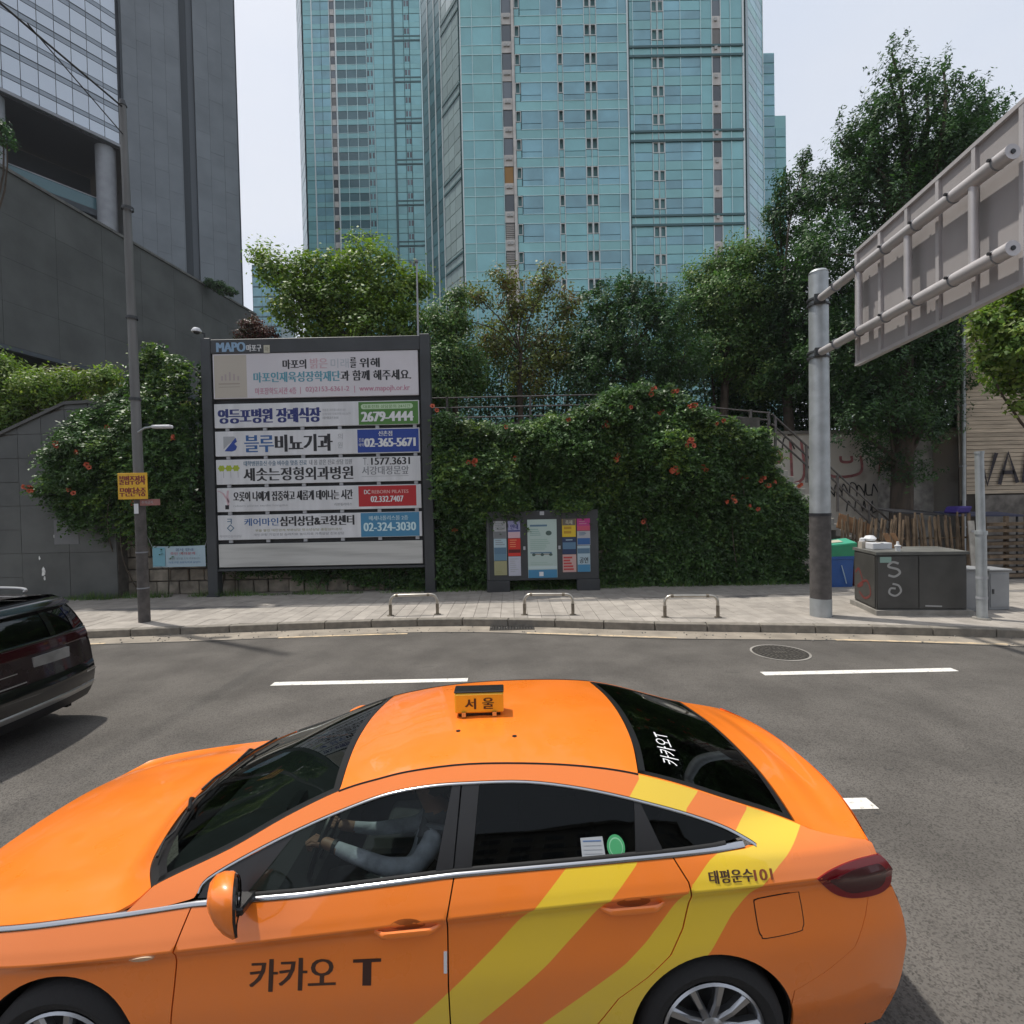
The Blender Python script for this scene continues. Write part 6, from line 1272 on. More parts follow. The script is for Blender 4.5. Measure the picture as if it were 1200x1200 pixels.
def wheel(parent, cx, y_face, sgn, r=.325, w=.21, rr=.222, spokes=10, z=None):
    """tyre > tread shape, rim > spokes"""
    z = z or r; c = (cx-UR, 0, z); s = sgn
    prof = [(rr+.004, .015), (rr+.02, .0), (r-.05, -.012), (r-.018, .006), (r-.003, .03), (r, .06), (r, w-.06), (r-.003, w-.03), (r-.018, w-.006), (rr+.02, w), (rr, w-.02)]
    mb = MB(); mb.lathe([(a, s*(y_face-h)) for a, h in prof], c, 'y', 48); ty = mb.build('tyre', M_TYRE, parent, smooth=True, local=True)
    mb = MB(); mb.lathe([(rr+.005, s*(y_face-.006)), (rr-.004, s*(y_face+.002)), (rr-.016, s*(y_face-.012)), (rr-.022, s*(y_face-.06)), (rr-.05, s*(y_face-.15)), (.03, s*(y_face-.16))], c, 'y', 48); rim = mb.build('rim', M_RIM, parent, smooth=True, local=True)
    mb = MB(); mb.lathe([(rr-.03, s*(y_face-.09)), (.0, s*(y_face-.09))], c, 'y', 32); d = mb.build('brake_disc', M_RIMD, rim, local=True)
    for k in range(spokes):
        a = 2*pi*k/spokes+.13; da = .055 if k % 2 else -.055; a2 = 2*pi*(k//2*2+.5)/spokes+.13+(.30 if k % 2 else -.30)*.62; mb = MB(); vs = []
        for rad, wd, dep, ang in ((.045, .018, .030, a2*0+a+(da if 0 else 0)), (.12, .015, .012, a), (rr-.012, .021, .006, a)):
            rx, rz = cos(ang), sin(ang); tx, tz = -rz, rx
            for q, o_ in ((-1, 0), (-.6, -.012), (.6, -.012), (1, 0)): vs.append((c[0]+rx*rad+tx*wd*q, s*(y_face-dep-(.012 if abs(q) == 1 else 0)), c[2]+rz*rad+tz*wd*q))
            for q in (1, -1): vs.append((c[0]+rx*rad+tx*wd*q, s*(y_face-dep-.04), c[2]+rz*rad+tz*wd*q))
        mb.add(vs, [(i*6+j, i*6+(j+1) % 6, (i+1)*6+(j+1) % 6, (i+1)*6+j) for i in range(2) for j in range(6)]+[tuple(range(12, 18))]); mb.build('spoke', M_RIM, rim, local=True)
    mb = MB(); mb.lathe([(0, s*(y_face-.012)), (.03, s*(y_face-.012)), (.055, s*(y_face-.028)), (.06, s*(y_face-.06))], c, 'y', 24); mb.build('hub_cap', M_RIM, rim, smooth=True, local=True)

# ---------------------------------------------------------------- the taxi
UR = 3.75
ZCX = ([0, .5, 1.127, 1.433, 2.155, 2.551, 3.362, 3.665, 4.246, 4.6, 4.86], [.70, .74, .776, .80, .858, .89, .948, .965, .982, .965, .92])
INS = ([-.80, -.66, -.56, -.46, -.30, -.14, -.06, -.02, -.007, 0, .007, .03, .07, .13, .20, .30, .45, .56], [.075, .042, .018, .008, .0, .020, .028, .014, .004, .0, .0028, .011, .030, .062, .105, .175, .285, .37])
WW = ([0, .06, .2, .45, .9, 1.5, 2.4, 3.3, 3.9, 4.3, 4.6, 4.78, 4.86], [.50, .66, .80, .885, .925, .930, .9325, .9325, .925, .895, .83, .74, .60])
def ST(u, z):
    u = np.asarray(u, float); z = np.asarray(z, float); return pchip(*WW, u)-pchip(*INS, z-pchip(*ZCX, u))-.07*sm(u, 3.5, 4.25)*sm(z-pchip(*ZCX, u), .08, .22)
taxi = thing('taxi', 'orange taxi with broad yellow diagonal stripes and a yellow roof sign, nearest the viewer', 'taxi', (.813, 3.086, -.020), None, (R(-1.3), 0, R(1.357)))
BELT = [(.20, .815), (.45, .842), (.692, .862), (1.199, .908), (1.486, .939), (1.963, .966), (2.627, 1.026), (3.432, 1.072), (3.582, 1.080), (3.80, 1.090), (3.93, 1.102)]
bz = lambda u: float(np.interp(u, [p[0] for p in BELT], [p[1] for p in BELT]))
TOPL = smooth_curve([(1.50, .985), (1.529, 1.030), (1.70, 1.108), (1.91, 1.187), (2.10, 1.248), (2.289, 1.298), (2.49, 1.326), (2.692, 1.337), (2.963, 1.340), (3.225, 1.316), (3.471, 1.275), (3.671, 1.229), (3.85, 1.172), (3.95, 1.130), (3.985, 1.112)], 4)
tz = lambda u: float(np.interp(u, [p[0] for p in TOPL], [p[1] for p in TOPL]))
DITCH = smooth_curve([(1.299, 1.004), (1.375, 1.034), (1.605, 1.117), (1.833, 1.219), (2.064, 1.304), (2.25, 1.346), (2.415, 1.374), (2.691, 1.397), (3.032, 1.397), (3.30, 1.382), (3.5, 1.356), (3.692, 1.312), (3.922, 1.240), (4.212, 1.150), (4.287, 1.127), (4.52, 1.079)], 4)
dz = lambda u: float(np.interp(u, [p[0] for p in DITCH], [p[1] for p in DITCH]))
DF = [(1.436, .20), (1.433, .51), (1.447, .80), (1.487, .938)]; DM = [(2.612, .20), (2.606, .46), (2.602, .61), (2.600, .895), (2.627, 1.022)]; DR = [(3.20, .20), (3.235, .40), (3.33, .52), (3.456, .609), (3.56, .70), (3.62, .80), (3.662, .93), (3.650, 1.0), (3.600, 1.078)]
CRE = [(u, float(pchip(*ZCX, u))) for u in np.linspace(.3, 4.66, 80)]
def arc(cu, r, a0, a1, n=26, cz=.325): return [(cu+r*cos(R(a)), cz+r*sin(R(a))) for a in np.linspace(a0, a1, n)]
def clipline(L_, poly, marg=.004):
    """the pieces of a line inside a panel"""
    D_ = dens(L_, .01, False); ins = inpoly(np.array(D_), poly); runs = []; cur = []
    for p, k in zip(D_, ins):
        if k: cur.append(p)
        elif cur: runs.append(cur); cur = []
    if cur: runs.append(cur)
    return [r[1:-1:3]+[r[-2]] for r in runs if len(r) > 8]
SA = [(3.53, 1.42), (3.50, 1.34), (3.446, 1.284), (3.30, 1.17), (3.112, 1.045), (3.0, .945), (2.80, .755), (2.608, .590), (2.483, .480), (2.20, .26), (2.1, .1), (2.45, .1), (2.50, .25), (2.76, .465), (3.03, .684), (3.20, .84), (3.318, .958), (3.43, 1.06), (3.56, 1.15), (3.695, 1.229), (3.765, 1.28), (3.80, 1.36)]
SB = [(4.03, 1.30), (3.99, 1.207), (3.912, 1.150), (3.82, 1.10), (3.75, 1.065), (3.668, .994), (3.60, .91), (3.537, .839), (3.46, .757), (3.36, .67), (3.20, .560), (3.041, .45), (2.80, .28), (2.6, .1), (3.6, .1), (3.70, .50), (3.732, .70), (3.84, .845), (3.962, .970), (4.058, 1.040), (4.215, 1.137), (4.30, 1.20), (4.3, 1.3)]
STR = [(SA, 1), (SB, 1)]; SLINES = [SA+[SA[0]], SB+[SB[0]]]
def off_u(L_, d): return [(a+d, b) for a, b in L_]
g_ = .0032
ARF, ARR = .368, .368
fender = [(.10, .26), (.945-ARF, .26)]+arc(.945, ARF, 190, -10)[0:0]+[(.945+ARF*cos(R(a)), .325+ARF*sin(R(a))) for a in np.linspace(190, -14, 34)]+[(1.34, .20)]+off_u(DF, -g_)+[(u, bz(u)-.002) for u in (1.45, 1.30, 1.199, 1.0, .85, .692, .45, .20)]+[(.12, .78), (.08, .6), (.07, .4)]
fdoor = off_u(DF, g_)+[(u, bz(u)-.002) for u in np.linspace(1.55, 2.58, 12)]+off_u(DM[::-1], -g_)
rdoor = off_u(DM, g_)+[(u, bz(u)-.002) for u in np.linspace(2.68, 3.56, 10)]+off_u(DR[::-1], -g_)
UCX = ([.2, .25, .45, .6, .75, .9, 1.06, 1.10], [4.56, 4.60, 4.68, 4.71, 4.685, 4.62, 4.535, 4.51]); uc = lambda z: float(pchip(*UCX, z))
bump_l = [(4.0985, .4455), (4.11, .50), (4.25, .565), (4.40, .66), (4.47, .78), (4.50, .86)]
quarter = [(1.205, .924), (1.24, .955), (1.285, .994)]+DITCH[1:]+[(4.547, 1.065)]+[(uc(z), z) for z in (1.03, .98, .92, .862)]+bump_l[::-1]+[(3.75+ARR*cos(R(a)), .325+ARR*sin(R(a))) for a in np.linspace(19, 194, 30)]+[(3.36, .20)]+off_u(DR, g_)[0:]+[(3.75, 1.086), (3.93, 1.098), (3.99, 1.108)]+TOPL[::-1]+[(1.49, .968), (1.47, .962), (1.38, .944)]
bumper = [(4.10, .23)]+[(3.75+ARR*cos(R(a)), .325+ARR*sin(R(a))) for a in (-6, 2, 10, 17)]+off_u(bump_l[1:], g_)+[(uc(z), z) for z in (.855, .75, .6, .45, .30, .23)]
for sg, side in ((-1, 'near'), (1, 'far')):
    for nm, pl in (('front_fender', fender), ('front_door', fdoor), ('rear_door', rdoor), ('side_panel', quarter), ('bumper_corner', bumper)):
        ln = clipline(CRE, pl)+[q for dd in (-.075, -.045, -.022, -.007, .007, .03, .055) for q in clipline([(a, b+dd) for a, b in CRE], pl)]
        for s_ in SLINES: ln += clipline(s_, pl)
        o = skin_panel(nm, pl, ST, taxi, [M_OR, M_YE], sg, lines=ln, paint=STR)
        if sg == -1 and nm == 'front_door': door1 = o
        if sg == -1 and nm == 'rear_door': door2 = o
        if sg == -1 and nm == 'side_panel': quart = o
    # dark inner shell behind the shut lines, arches and lining
    inner = [(.2, .24), (.945-.36, .24)]+[(.945+.36*cos(R(a)), .325+.36*sin(R(a))) for a in np.linspace(194, -14, 24)]+[(3.75-.36, .22)]+[(3.75+.36*cos(R(a)), .325+.36*sin(R(a))) for a in np.linspace(194, -14, 24)]+[(4.62, .24), (4.66, .5), (4.6, .85), (4.5, 1.02), (3.95, 1.08)]+[(u, bz(u)-.012) for u in (3.58, 3.4, 3.0, 2.6, 2.2, 1.9, 1.6, 1.2, .7, .3)]
    skin_panel('inner_shell', inner, ST, taxi, [M_GAPD], sg, off=-.022, cell=.09, step=.08, rim=0)
    skin_panel('door_lining', [(1.48, .25), (3.3, .25), (3.55, .62), (3.62, 1.0), (3.58, bz(3.58)-.01), (3.0, bz(3)-.01), (2.6, bz(2.6)-.01), (2.0, bz(2)-.01), (1.5, bz(1.5)-.012)], ST, taxi, [M_INT], sg, off=-.07, cell=.1, step=.1, rim=0)
    side_strip('belt_chrome', [(u, bz(u)+.001) for u in np.linspace(.22, 3.93, 62)], ST, taxi, M_CHR, sg, .016, .003)
    side_strip('window_chrome', [(p[0], p[1]-.002) for p in TOPL[::-1]], ST, taxi, M_CHR, sg, .010, .002, .004)
    # black frames and panes
    wb = lambda u: bz(u)+.021; wt = lambda u: tz(u)-.010
    def band(us0, us1, n=8): return [(us0[0]+(us1[0]-us0[0])*k/n, wb(us0[0]+(us1[0]-us0[0])*k/n)) for k in range(n+1)]
    def pane(name, ub0, ub1, ut0, ut1, m, off, rim=.004):
        n = 14; bot = [(ub0+(ub1-ub0)*k/n, wb(ub0+(ub1-ub0)*k/n)) for k in range(n+1)]; top = [(ut1+(ut0-ut1)*k/n, wt(ut1+(ut0-ut1)*k/n)) for k in range(n+1)]
        return skin_panel(name, bot+top, ST, taxi, [m], sg, off, cell=.09, step=.06, rim=rim)
    skin_panel('mirror_triangle', [(1.505, wb(1.505)+.004), (1.60, wb(1.6)), (1.712, wb(1.712)), (1.80, 1.065), (1.895, wt(1.895)), (1.75, wt(1.75)), (1.62, wt(1.62)), (1.54, wt(1.54))], ST, taxi, [M_TRIM], sg, -.004)
    fw = pane('front_window', 1.716, 2.552, 1.90, 2.612, G_FRONT, -.012)
    pane('centre_pillar_trim', 2.545, 2.622, 2.608, 2.648, M_TRIM, -.003); pane('rear_pillar_trim', 2.628, 2.705, 2.656, 2.738, M_TRIM, -.003)
    rw = pane('rear_window', 2.700, 3.440, 2.735, 3.466, G_TINT, -.012)
    pane('division_bar', 3.434, 3.560, 3.462, 3.488, M_TRIM, -.004)
    skin_panel('quarter_window', [(3.556, wb(3.556)), (3.70, wb(3.70)), (3.85, wb(3.85)+.003), (3.935, 1.128), (3.925, 1.140), (3.85, wt(3.85)), (3.70, wt(3.7)), (3.60, wt(3.6)), (3.49, wt(3.49))], ST, taxi, [G_TINT], sg, -.008, cell=.08, step=.05, rim=.004)
    side_strip('window_seal', [(u, wb(u)-.004) for u in np.linspace(1.6, 3.85, 40)], ST, taxi, M_RUB, sg, .010, -.002, .004)
    # sill, arch lips
    skin_panel('sill', [(1.30, .19), (3.40, .19), (3.38, .235), (1.32, .235)], ST, taxi, [M_TRIM], sg, -.004, cell=.1, step=.08)
    # tail lamp
    LP = [(4.222, .985), (4.30, 1.012), (4.40, 1.028), (4.50, 1.030), (4.575, 1.018), (4.63, .94), (4.635, .88), (4.58, .852), (4.48, .852), (4.38, .868), (4.30, .905)]
    LP = smooth_curve(LP+[LP[0]], 4)[:-1]; o = skin_panel('tail_lamp', LP, ST, taxi, [M_LAMP], sg, .006, rim=.02)
    ob = skin_panel('lens_insert', smooth_curve([(4.27, .975), (4.30, .982), (4.40, 1.0), (4.50, 1.002), (4.56, .99), (4.60, .92), (4.57, .88), (4.48, .878), (4.38, .893), (4.27, .975)], 4)[:-1], ST, None, [M_LAMP2], sg, .009, rim=.004); ob.parent = o
    # handles
    for u0, zc, par in ((2.288, .843, 'front'), (3.262, .898, 'rear')):
        u1 = u0+.285; dz_ = .012
        c = [(u0+.145+.075*cos(q), zc+.028+.030*sin(q)) for q in np.linspace(0, 2*pi, 19)[:-1]]; skin_panel('handle_cup', c, ST, taxi, [mat('cup_shade', (.38, .085, .008), .5)], sg, .0012, cell=.03, step=.02, rim=0)
        vs = []; K = 14
        for i in range(K+1):
            s_ = i/K; u = u0+(u1-u0)*s_; z = zc-.004+.012*s_; y = float(ST(u, z)); pr = .032*min(1, sin(pi*s_)*2.2)+.004; h = .016*(.55+.45*min(1, sin(pi*s_)*2.5))
            for q in range(8): an = 2*pi*q/8; vs.append((u-UR, sg*(y+pr-.009+.009*cos(an)), z+h*sin(an)))
        MB().add(vs, [(i*8+j, i*8+(j+1) % 8, (i+1)*8+(j+1) % 8, (i+1)*8+j) for i in range(K) for j in range(8)]+[tuple(range(8)), tuple(K*8+q for q in range(8))]).build('door_handle', M_OR, taxi, smooth=True, local=True)
    # mirror
    rings = [(1.645, 1.082, .022, .030), (1.652, 1.082, .050, .055), (1.675, 1.074, .082, .080), (1.705, 1.062, .104, .090), (1.742, 1.052, .114, .094), (1.752, 1.050, .110, .090)]; mv, mz = (1.015, 0) if sg < 0 else (.96, -.05); vs = []; K = 20
    for u, zc, hz, hy in rings:
        for q in range(K):
            an = 2*pi*q/K; cz_, cy_ = sin(an), cos(an); e = .72; vy = math.copysign(abs(cy_)**e, cy_); vz = math.copysign(abs(cz_)**e, cz_)
            zz = zc+hz*vz-(.010*vz*0)+(-.02 if vz < 0 else 0)*abs(vz)*(1 if vy < .3 else 0); vs.append((u-UR+.42*hy*max(vy, -.6), sg*(mv+hy*vy*(1-.22*max(0, -vz))), zz+mz))
    mm = MB().add(vs, [(i*K+j, i*K+(j+1) % K, (i+1)*K+(j+1) % K, (i+1)*K+j) for i in range(len(rings)-1) for j in range(K)]+[tuple(range(K))]).build('wing_mirror', M_OR, taxi, smooth=True, local=True)
    MB().add([(1.753-UR+.004+(v[0]-1.753+UR)*.9, sg*(mv+(v[1]*sg-mv)*.9), 1.045+mz+(v[2]-1.045-mz)*.9) for v in vs[-K:]], [tuple(range(K))]).build('mirror_glass', mat('mirror_glass', (.8, .8, .8), .03, metal=1), mm, local=True)
    mb = MB(); mb.obox((1.71-UR, sg*.90, .975), (.10, 0, 0), (0, sg*.14, .02), (0, 0, .035), .008); mb.build('mirror_arm', M_TRIM, mm, local=True)
    MB().add([(v[0]+.001, v[1], v[2]) for v in vs[-K:]]+[(v[0]+.010, sg*(mv+(v[1]*sg-mv)*.95), 1.045+mz+(v[2]-1.045-mz)*.95) for v in vs[-K:]], [(j, (j+1) % K, K+(j+1) % K, K+j) for j in range(K)]).build('mirror_lip', M_TRIM, mm, local=True)
    wheel(taxi, .945, .912, sg); wheel(taxi, 3.75, .912, sg)
    for cu in (.945, 3.75):
        mb = MB(); K = 22; vs = [(cu+.40*cos(a)-UR, sg*y, .325+.40*sin(a)) for y in (.845, .60) for a in np.linspace(-.2, pi+.2, K)]; mb.add(vs, [(i, i+1, K+i+1, K+i) for i in range(K-1)]); mb.build('arch_liner', M_GAPD, taxi, local=True)
        mb = MB(); mb.box(cu-.42-UR, cu+.42-UR, sg*.58, sg*.60, .25, .75); mb.build('arch_wall', M_GAPD, taxi, local=True)
# top surfaces
def on_side(L_, d=0): return [(u-UR, -(float(ST(u, z))+d), z) for u, z in L_]
hood_e = [(u, bz(u)+.020) for u in np.linspace(.22, 1.16, 24)]+[(1.21, .945), (1.25, .970), (1.283, .998)]
cA = on_side(hood_e, -.002); nose = [(.22-UR, cA[0][1], cA[0][2])]+[(u-UR, v, z) for u, v, z in ((.12, -.62, .80), (.05, -.35, .80), (.03, 0, .80), (.05, .35, .80), (.12, .62, .80))]+[(.22-UR, -cA[0][1], cA[0][2])]
cw0 = (1.283-UR, cA[-1][1], cA[-1][2]); cowl_pts = [(1.283, -cA[-1][1]*-1, .998), (1.18, -.66, 1.0), (1.105, -.42, 1.003), (1.065, -.2, 1.006), (1.055, 0, 1.007), (1.065, .2, 1.006), (1.105, .42, 1.003), (1.18, .66, 1.0), (1.283, -cA[-1][1], .998)]
cowl = [(u-UR, v, z) for u, v, z in cowl_pts]; cowl[0] = cw0; cowl[-1] = (cw0[0], -cw0[1], cw0[2])
cow_s = [(p.x, p.y, p.z) for p in curve([Vector(p) for p in cowl], 5)]; nose_s = [(p.x, p.y, p.z) for p in curve([Vector(p) for p in nose], 5)]
def hb(u, v):
    b = .035*np.sin(pi*v)*np.sin(pi*np.clip(u*.9+.1, 0, 1)); cr = .012*(np.exp(-((v-.14)/.05)**2)+np.exp(-((v-.86)/.05)**2))*np.sin(pi*u); return np.concatenate([b*0, b*0, b+cr], 2)
Hm = coons(cA, mirror3(cA), nose_s, cow_s, 50, 60, hb)
hood = patch('bonnet', Hm, taxi, M_OR, .012)
# windscreen
sideW = [(u, dz(u)) for u in np.linspace(1.30, 2.062, 24)]; cW = on_side(sideW, -.012); roofF = [(2.062-UR, cW[-1][1], cW[-1][2]), (2.035-UR, -.42, 1.319), (2.015-UR, -.2, 1.328), (2.01-UR, 0, 1.331), (2.015-UR, .2, 1.328), (2.035-UR, .42, 1.319), (2.062-UR, -cW[-1][1], cW[-1][2])]
rf_s = [(p.x, p.y, p.z) for p in curve([Vector(p) for p in roofF], 5)]
cowl_w = [(p[0]+.035, p[1]*.985, p[2]+.006) for p in cow_s]; cowl_w[0] = cW[0]; cowl_w[-1] = (cW[0][0], -cW[0][1], cW[0][2])
def wbul(u, v): b = .028*np.sin(pi*v)*np.sin(pi*u); return np.concatenate([-b*.5, b*0, b], 2)
Wm = coons(cW, mirror3(cW), cowl_w, rf_s, 26, 40, wbul); ws = patch('windscreen', Wm, taxi, G_WIND, 0)
# black ceramic edge of the screen, wiper tray, wipers
def frame_of(Pm, k, name, m, par, lift=.002, sides='fblr'):
    nu, nv = Pm.shape[:2]; mb = MB(); L_ = Pm+np.array([0, 0, lift])
    def st(a, b): n = len(a); mb.add(list(a)+list(b), [(i, i+1, n+i+1, n+i) for i in range(n-1)])
    if 'f' in sides: st(L_[0], L_[k])
    if 'b' in sides: st(L_[-1], L_[-1-k])
    if 'l' in sides: st(L_[:, 0], L_[:, k])
    if 'r' in sides: st(L_[:, -1], L_[:, -1-k])
    return mb.build(name, m, par, smooth=True, local=True, angle=80)
frame_of(Wm, 1, 'screen_edge', M_TRIM, ws, .0025)
tray = np.stack([np.array([(p[0]+t_*.055+.002, p[1]*(1-.01*t_), p[2]-.012+.012*t_) for p in cow_s]) for t_ in np.linspace(0, 1, 4)]); patch('wiper_tray', tray, taxi, M_TRIM)
def wpt(s, t_): 
    a = s*(Wm.shape[0]-1); b = t_*(Wm.shape[1]-1); i, j = int(a), int(b); return Vector(Wm[min(i, Wm.shape[0]-1), min(j, Wm.shape[1]-1)])
for t0, t1, s1 in ((.12, .50, .07), (.47, .86, .07)):
    pts = [wpt(.02+s1*sin(pi*q*.5)*.9, t0+(t1-t0)*q)+Vector((-.012, 0, .022)) for q in np.linspace(0, 1, 12)]; wp = MB().tube(pts, .007, 6).build('wiper', M_RUB, taxi, smooth=True, local=True)
    pts = [wpt(.0, t0+.30)+Vector((-.02, 0, .015)), wpt(.03, t0+.28)+Vector((-.01, 0, .04)), wpt(.06, (t0+t1)/2)+Vector((0, 0, .032))]; MB().tube(pts, .010, 6).build('wiper_arm', M_TRIM, wp, smooth=True, local=True)
# roof
sideR = [(u, dz(u)) for u in np.linspace(2.062, 3.5, 40)]; cR = on_side(sideR, -.004); roofB = [(3.5-UR, cR[-1][1], cR[-1][2]), (3.545-UR, -.42, 1.364), (3.565-UR, -.2, 1.369), (3.57-UR, 0, 1.371), (3.565-UR, .2, 1.369), (3.545-UR, .42, 1.364), (3.5-UR, -cR[-1][1], cR[-1][2])]
rb_s = [(p.x, p.y, p.z) for p in curve([Vector(p) for p in roofB], 5)]; rf2 = [(p[0]+.004, p[1], p[2]+.003) for p in rf_s]; rf2[0] = cR[0]; rf2[-1] = (cR[0][0], -cR[0][1], cR[0][2])
def rbul(u, v): b = .006*np.sin(pi*v)*np.sin(pi*u); return np.concatenate([b*0, b*0, b], 2)
Rm = coons(cR, mirror3(cR), rf2, rb_s, 46, 44, rbul); roof = patch('roof', Rm, taxi, M_OR, .01)
for sgn in (-1, 1):
    MB().tube([(p[0], sgn*abs(p[1])+(-sgn)*-.001, p[2]-.0015) for p in cR], .0055, 6).build('roof_ditch', M_GAPD, taxi, smooth=True, local=True)
    MB().tube([(p[0], sgn*(abs(p[1])+.005), p[2]-.002) for p in cW], .006, 6).build('screen_seal', M_RUB, taxi, smooth=True, local=True)
# rear screen
sideG = [(u, dz(u)) for u in np.linspace(3.5, 4.205, 22)]; cG = on_side(sideG, -.014); botG = [(cG[-1][0], cG[-1][1], cG[-1][2]), (4.245-UR, -.55, 1.152), (4.272-UR, -.3, 1.158), (4.28-UR, 0, 1.160), (4.272-UR, .3, 1.158), (4.245-UR, .55, 1.152), (cG[-1][0], -cG[-1][1], cG[-1][2])]
bg_s = [(p.x, p.y, p.z) for p in curve([Vector(p) for p in botG], 5)]; rb2 = [(p[0]+.006, p[1], p[2]-.004) for p in rb_s]; rb2[0] = cG[0]; rb2[-1] = (cG[0][0], -cG[0][1], cG[0][2])
Gm = coons(cG, mirror3(cG), rb2, bg_s, 24, 40, lambda u, v: np.concatenate([.012*np.sin(pi*v)*np.sin(pi*u)]*1+[0*u*v]+[.022*np.sin(pi*v)*np.sin(pi*u)], 2)); rg = patch('rear_screen', Gm, taxi, G_REAR, 0); frame_of(Gm, 1, 'screen_edge', M_TRIM, rg, .002)
under = Gm.copy(); under[:, :, 2] -= .03; patch('parcel_shade', under, taxi, M_INT)
# boot lid and rear cap
sideB = [(4.212, dz(4.212)), (4.287, dz(4.287)), (4.40, dz(4.40)), (4.535, 1.075)]; cB = on_side(sideB, -.004); tail = [(cB[-1][0], cB[-1][1], cB[-1][2]), (4.575-UR, -.64, 1.088), (4.62-UR, -.46, 1.098), (4.65-UR, -.22, 1.103), (4.66-UR, 0, 1.105), (4.65-UR, .22, 1.103), (4.62-UR, .46, 1.098), (4.575-UR, .64, 1.088), (cB[-1][0], -cB[-1][1], cB[-1][2])]
tl_s = [(p.x, p.y, p.z) for p in curve([Vector(p) for p in tail], 5)]; bg2 = [(p[0]+.012, p[1], p[2]-.004) for p in bg_s]; bg2[0] = cB[0]; bg2[-1] = (cB[0][0], -cB[0][1], cB[0][2])
def bbul(u, v): b = .006*np.sin(pi*v)*np.sin(pi*u)-.014*np.sin(pi*v)*np.exp(-((u-.62)/.16)**2); return np.concatenate([b*0, b*0, b], 2)
Bm = coons(cB, mirror3(cB), bg2, tl_s, 26, 44, bbul); boot = patch('boot_lid', Bm, taxi, M_OR, .012)
zs = [1.085, 1.05, .98, .90, .80, .70, .58, .45, .32, .22]; rows_ = []
for z in zs:
    u_e = uc(min(z, 1.07)) if z > .3 else uc(z); vc = float(ST(u_e, z)) if z < 1.07 else abs(cB[-1][1]); o_ = {1.085: .115}.get(z, .085); s_ = np.linspace(-1, 1, 45)
    if z >= 1.05: rows_.append(np.array([(np.interp(q, [-1, 1], [-1, 1])*0+(u_e+(.135 if z > 1.06 else .11)*(1-abs(q)**2.4))-UR, vc*q, z+(.02*(1-q*q) if z > 1.06 else 0)) for q in s_]))
    else: rows_.append(np.array([(u_e+o_*(1-abs(q)**2.6)-UR, vc*q, z) for q in s_]))
Cm = np.stack(rows_)
patch('boot_face', Cm[:5], taxi, M_OR, up=(1, 0, 0)); patch('rear_bumper', Cm[4:9], taxi, M_OR, up=(1, 0, 0)); patch('bumper_skirt', Cm[8:], taxi, M_TRIM, up=(1, 0, 0))
MB().box(4.755-UR, 4.80-UR, -.26, .26, .60, .72, .005).build('number_plate', M_PANEL, taxi, local=True)
for a, b in ((1, 9), (36, 44)): patch('boot_lamp', Cm[2:4, a:b]+np.array([.004, 0, 0]), taxi, M_LAMP, up=(1, 0, 0))
patch('front_cap', np.stack([np.array([(p[0]+.0, p[1], p[2]) for p in nose_s]), np.array([(p[0]-.06, p[1]*1.02, .6) for p in nose_s]), np.array([(p[0]-.04, p[1]*1.0, .42) for p in nose_s]), np.array([(p[0]+.02, p[1]*.98, .22) for p in nose_s])]), taxi, M_OR, up=(-1, 0, 0))
MB().box(-.08-UR+.12, .16-UR, -.45, .45, .36, .62, .01).build('grille', M_TRIM, taxi, local=True)
# cabin floor, dash, seats, wheel
MB().box(.6-UR, 4.5-UR, -.80, .80, .20, .26).build('floor_pan', M_GAPD, taxi, local=True)
mb = MB(); mb.prism([(1.22-UR, .55), (1.86-UR, .55), (1.90-UR, .80), (1.80-UR, .90), (1.55-UR, .935), (1.22-UR, .95)], -.80, .80); mb.build('dashboard', M_INT, taxi, local=True)
def seat(uc_, vc_, w=.50):
    mb = MB(); mb.box(uc_-.05-UR, uc_+.45-UR, vc_-w/2, vc_+w/2, .42, .56, .03); o = mb.build('seat', M_SEAT, taxi, local=True)
    mb = MB(); mb.obox((uc_+.50-UR, vc_, .84), (.13, 0, .0), (0, w, 0), (.16, 0, .60), .03); mb.build('backrest', M_SEAT, o, local=True); mb = MB(); mb.obox((uc_+.585-UR, vc_, 1.21), (.09, 0, 0), (0, .26, 0), (.03, 0, .17), .02); mb.build('headrest', M_SEAT, o, local=True)
seat(2.10, -.38); seat(2.10, .38); seat(3.0, -.30, .62); seat(3.0, .30, .62)
MB().box(2.0-UR, 2.75-UR, -.10, .10, .3, .66, .02).build('centre_console', M_INT, taxi, local=True)
wc = Vector((1.90-UR, -.38, .90)); wa = Vector((-.42, 0, .0)).normalized(); ax1 = Vector((0, 1, 0)); ax2 = Vector((.32, 0, .95)).normalized()
MB().tube([wc+ax1*.185*cos(a)+ax2*.185*sin(a) for a in np.linspace(0, 2*pi, 29)], .016, 8, cap=False).build('steering_wheel', M_TRIM, taxi, smooth=True, local=True)
mb = MB(); mb.obox(wc, ax1*.36, ax2*.03, wa*.02); mb.obox(wc-ax2*.08, ax1*.03, ax2*.18, wa*.021); mb.build('wheel_spokes', M_TRIM, taxi, local=True)
MB().box(1.98-UR, 2.0-UR, -.12, .12, 1.20, 1.27, .005).build('rear_view_mirror', M_TRIM, taxi, local=True)
hl = Rm.copy(); hl[:, :, 2] -= .035; patch('headliner', hl, taxi, M_INT)
MB().box(1.62-UR, 1.68-UR, -.2, -.02, .935, .99, .006).build('dash_device', M_TRIM, taxi, local=True)
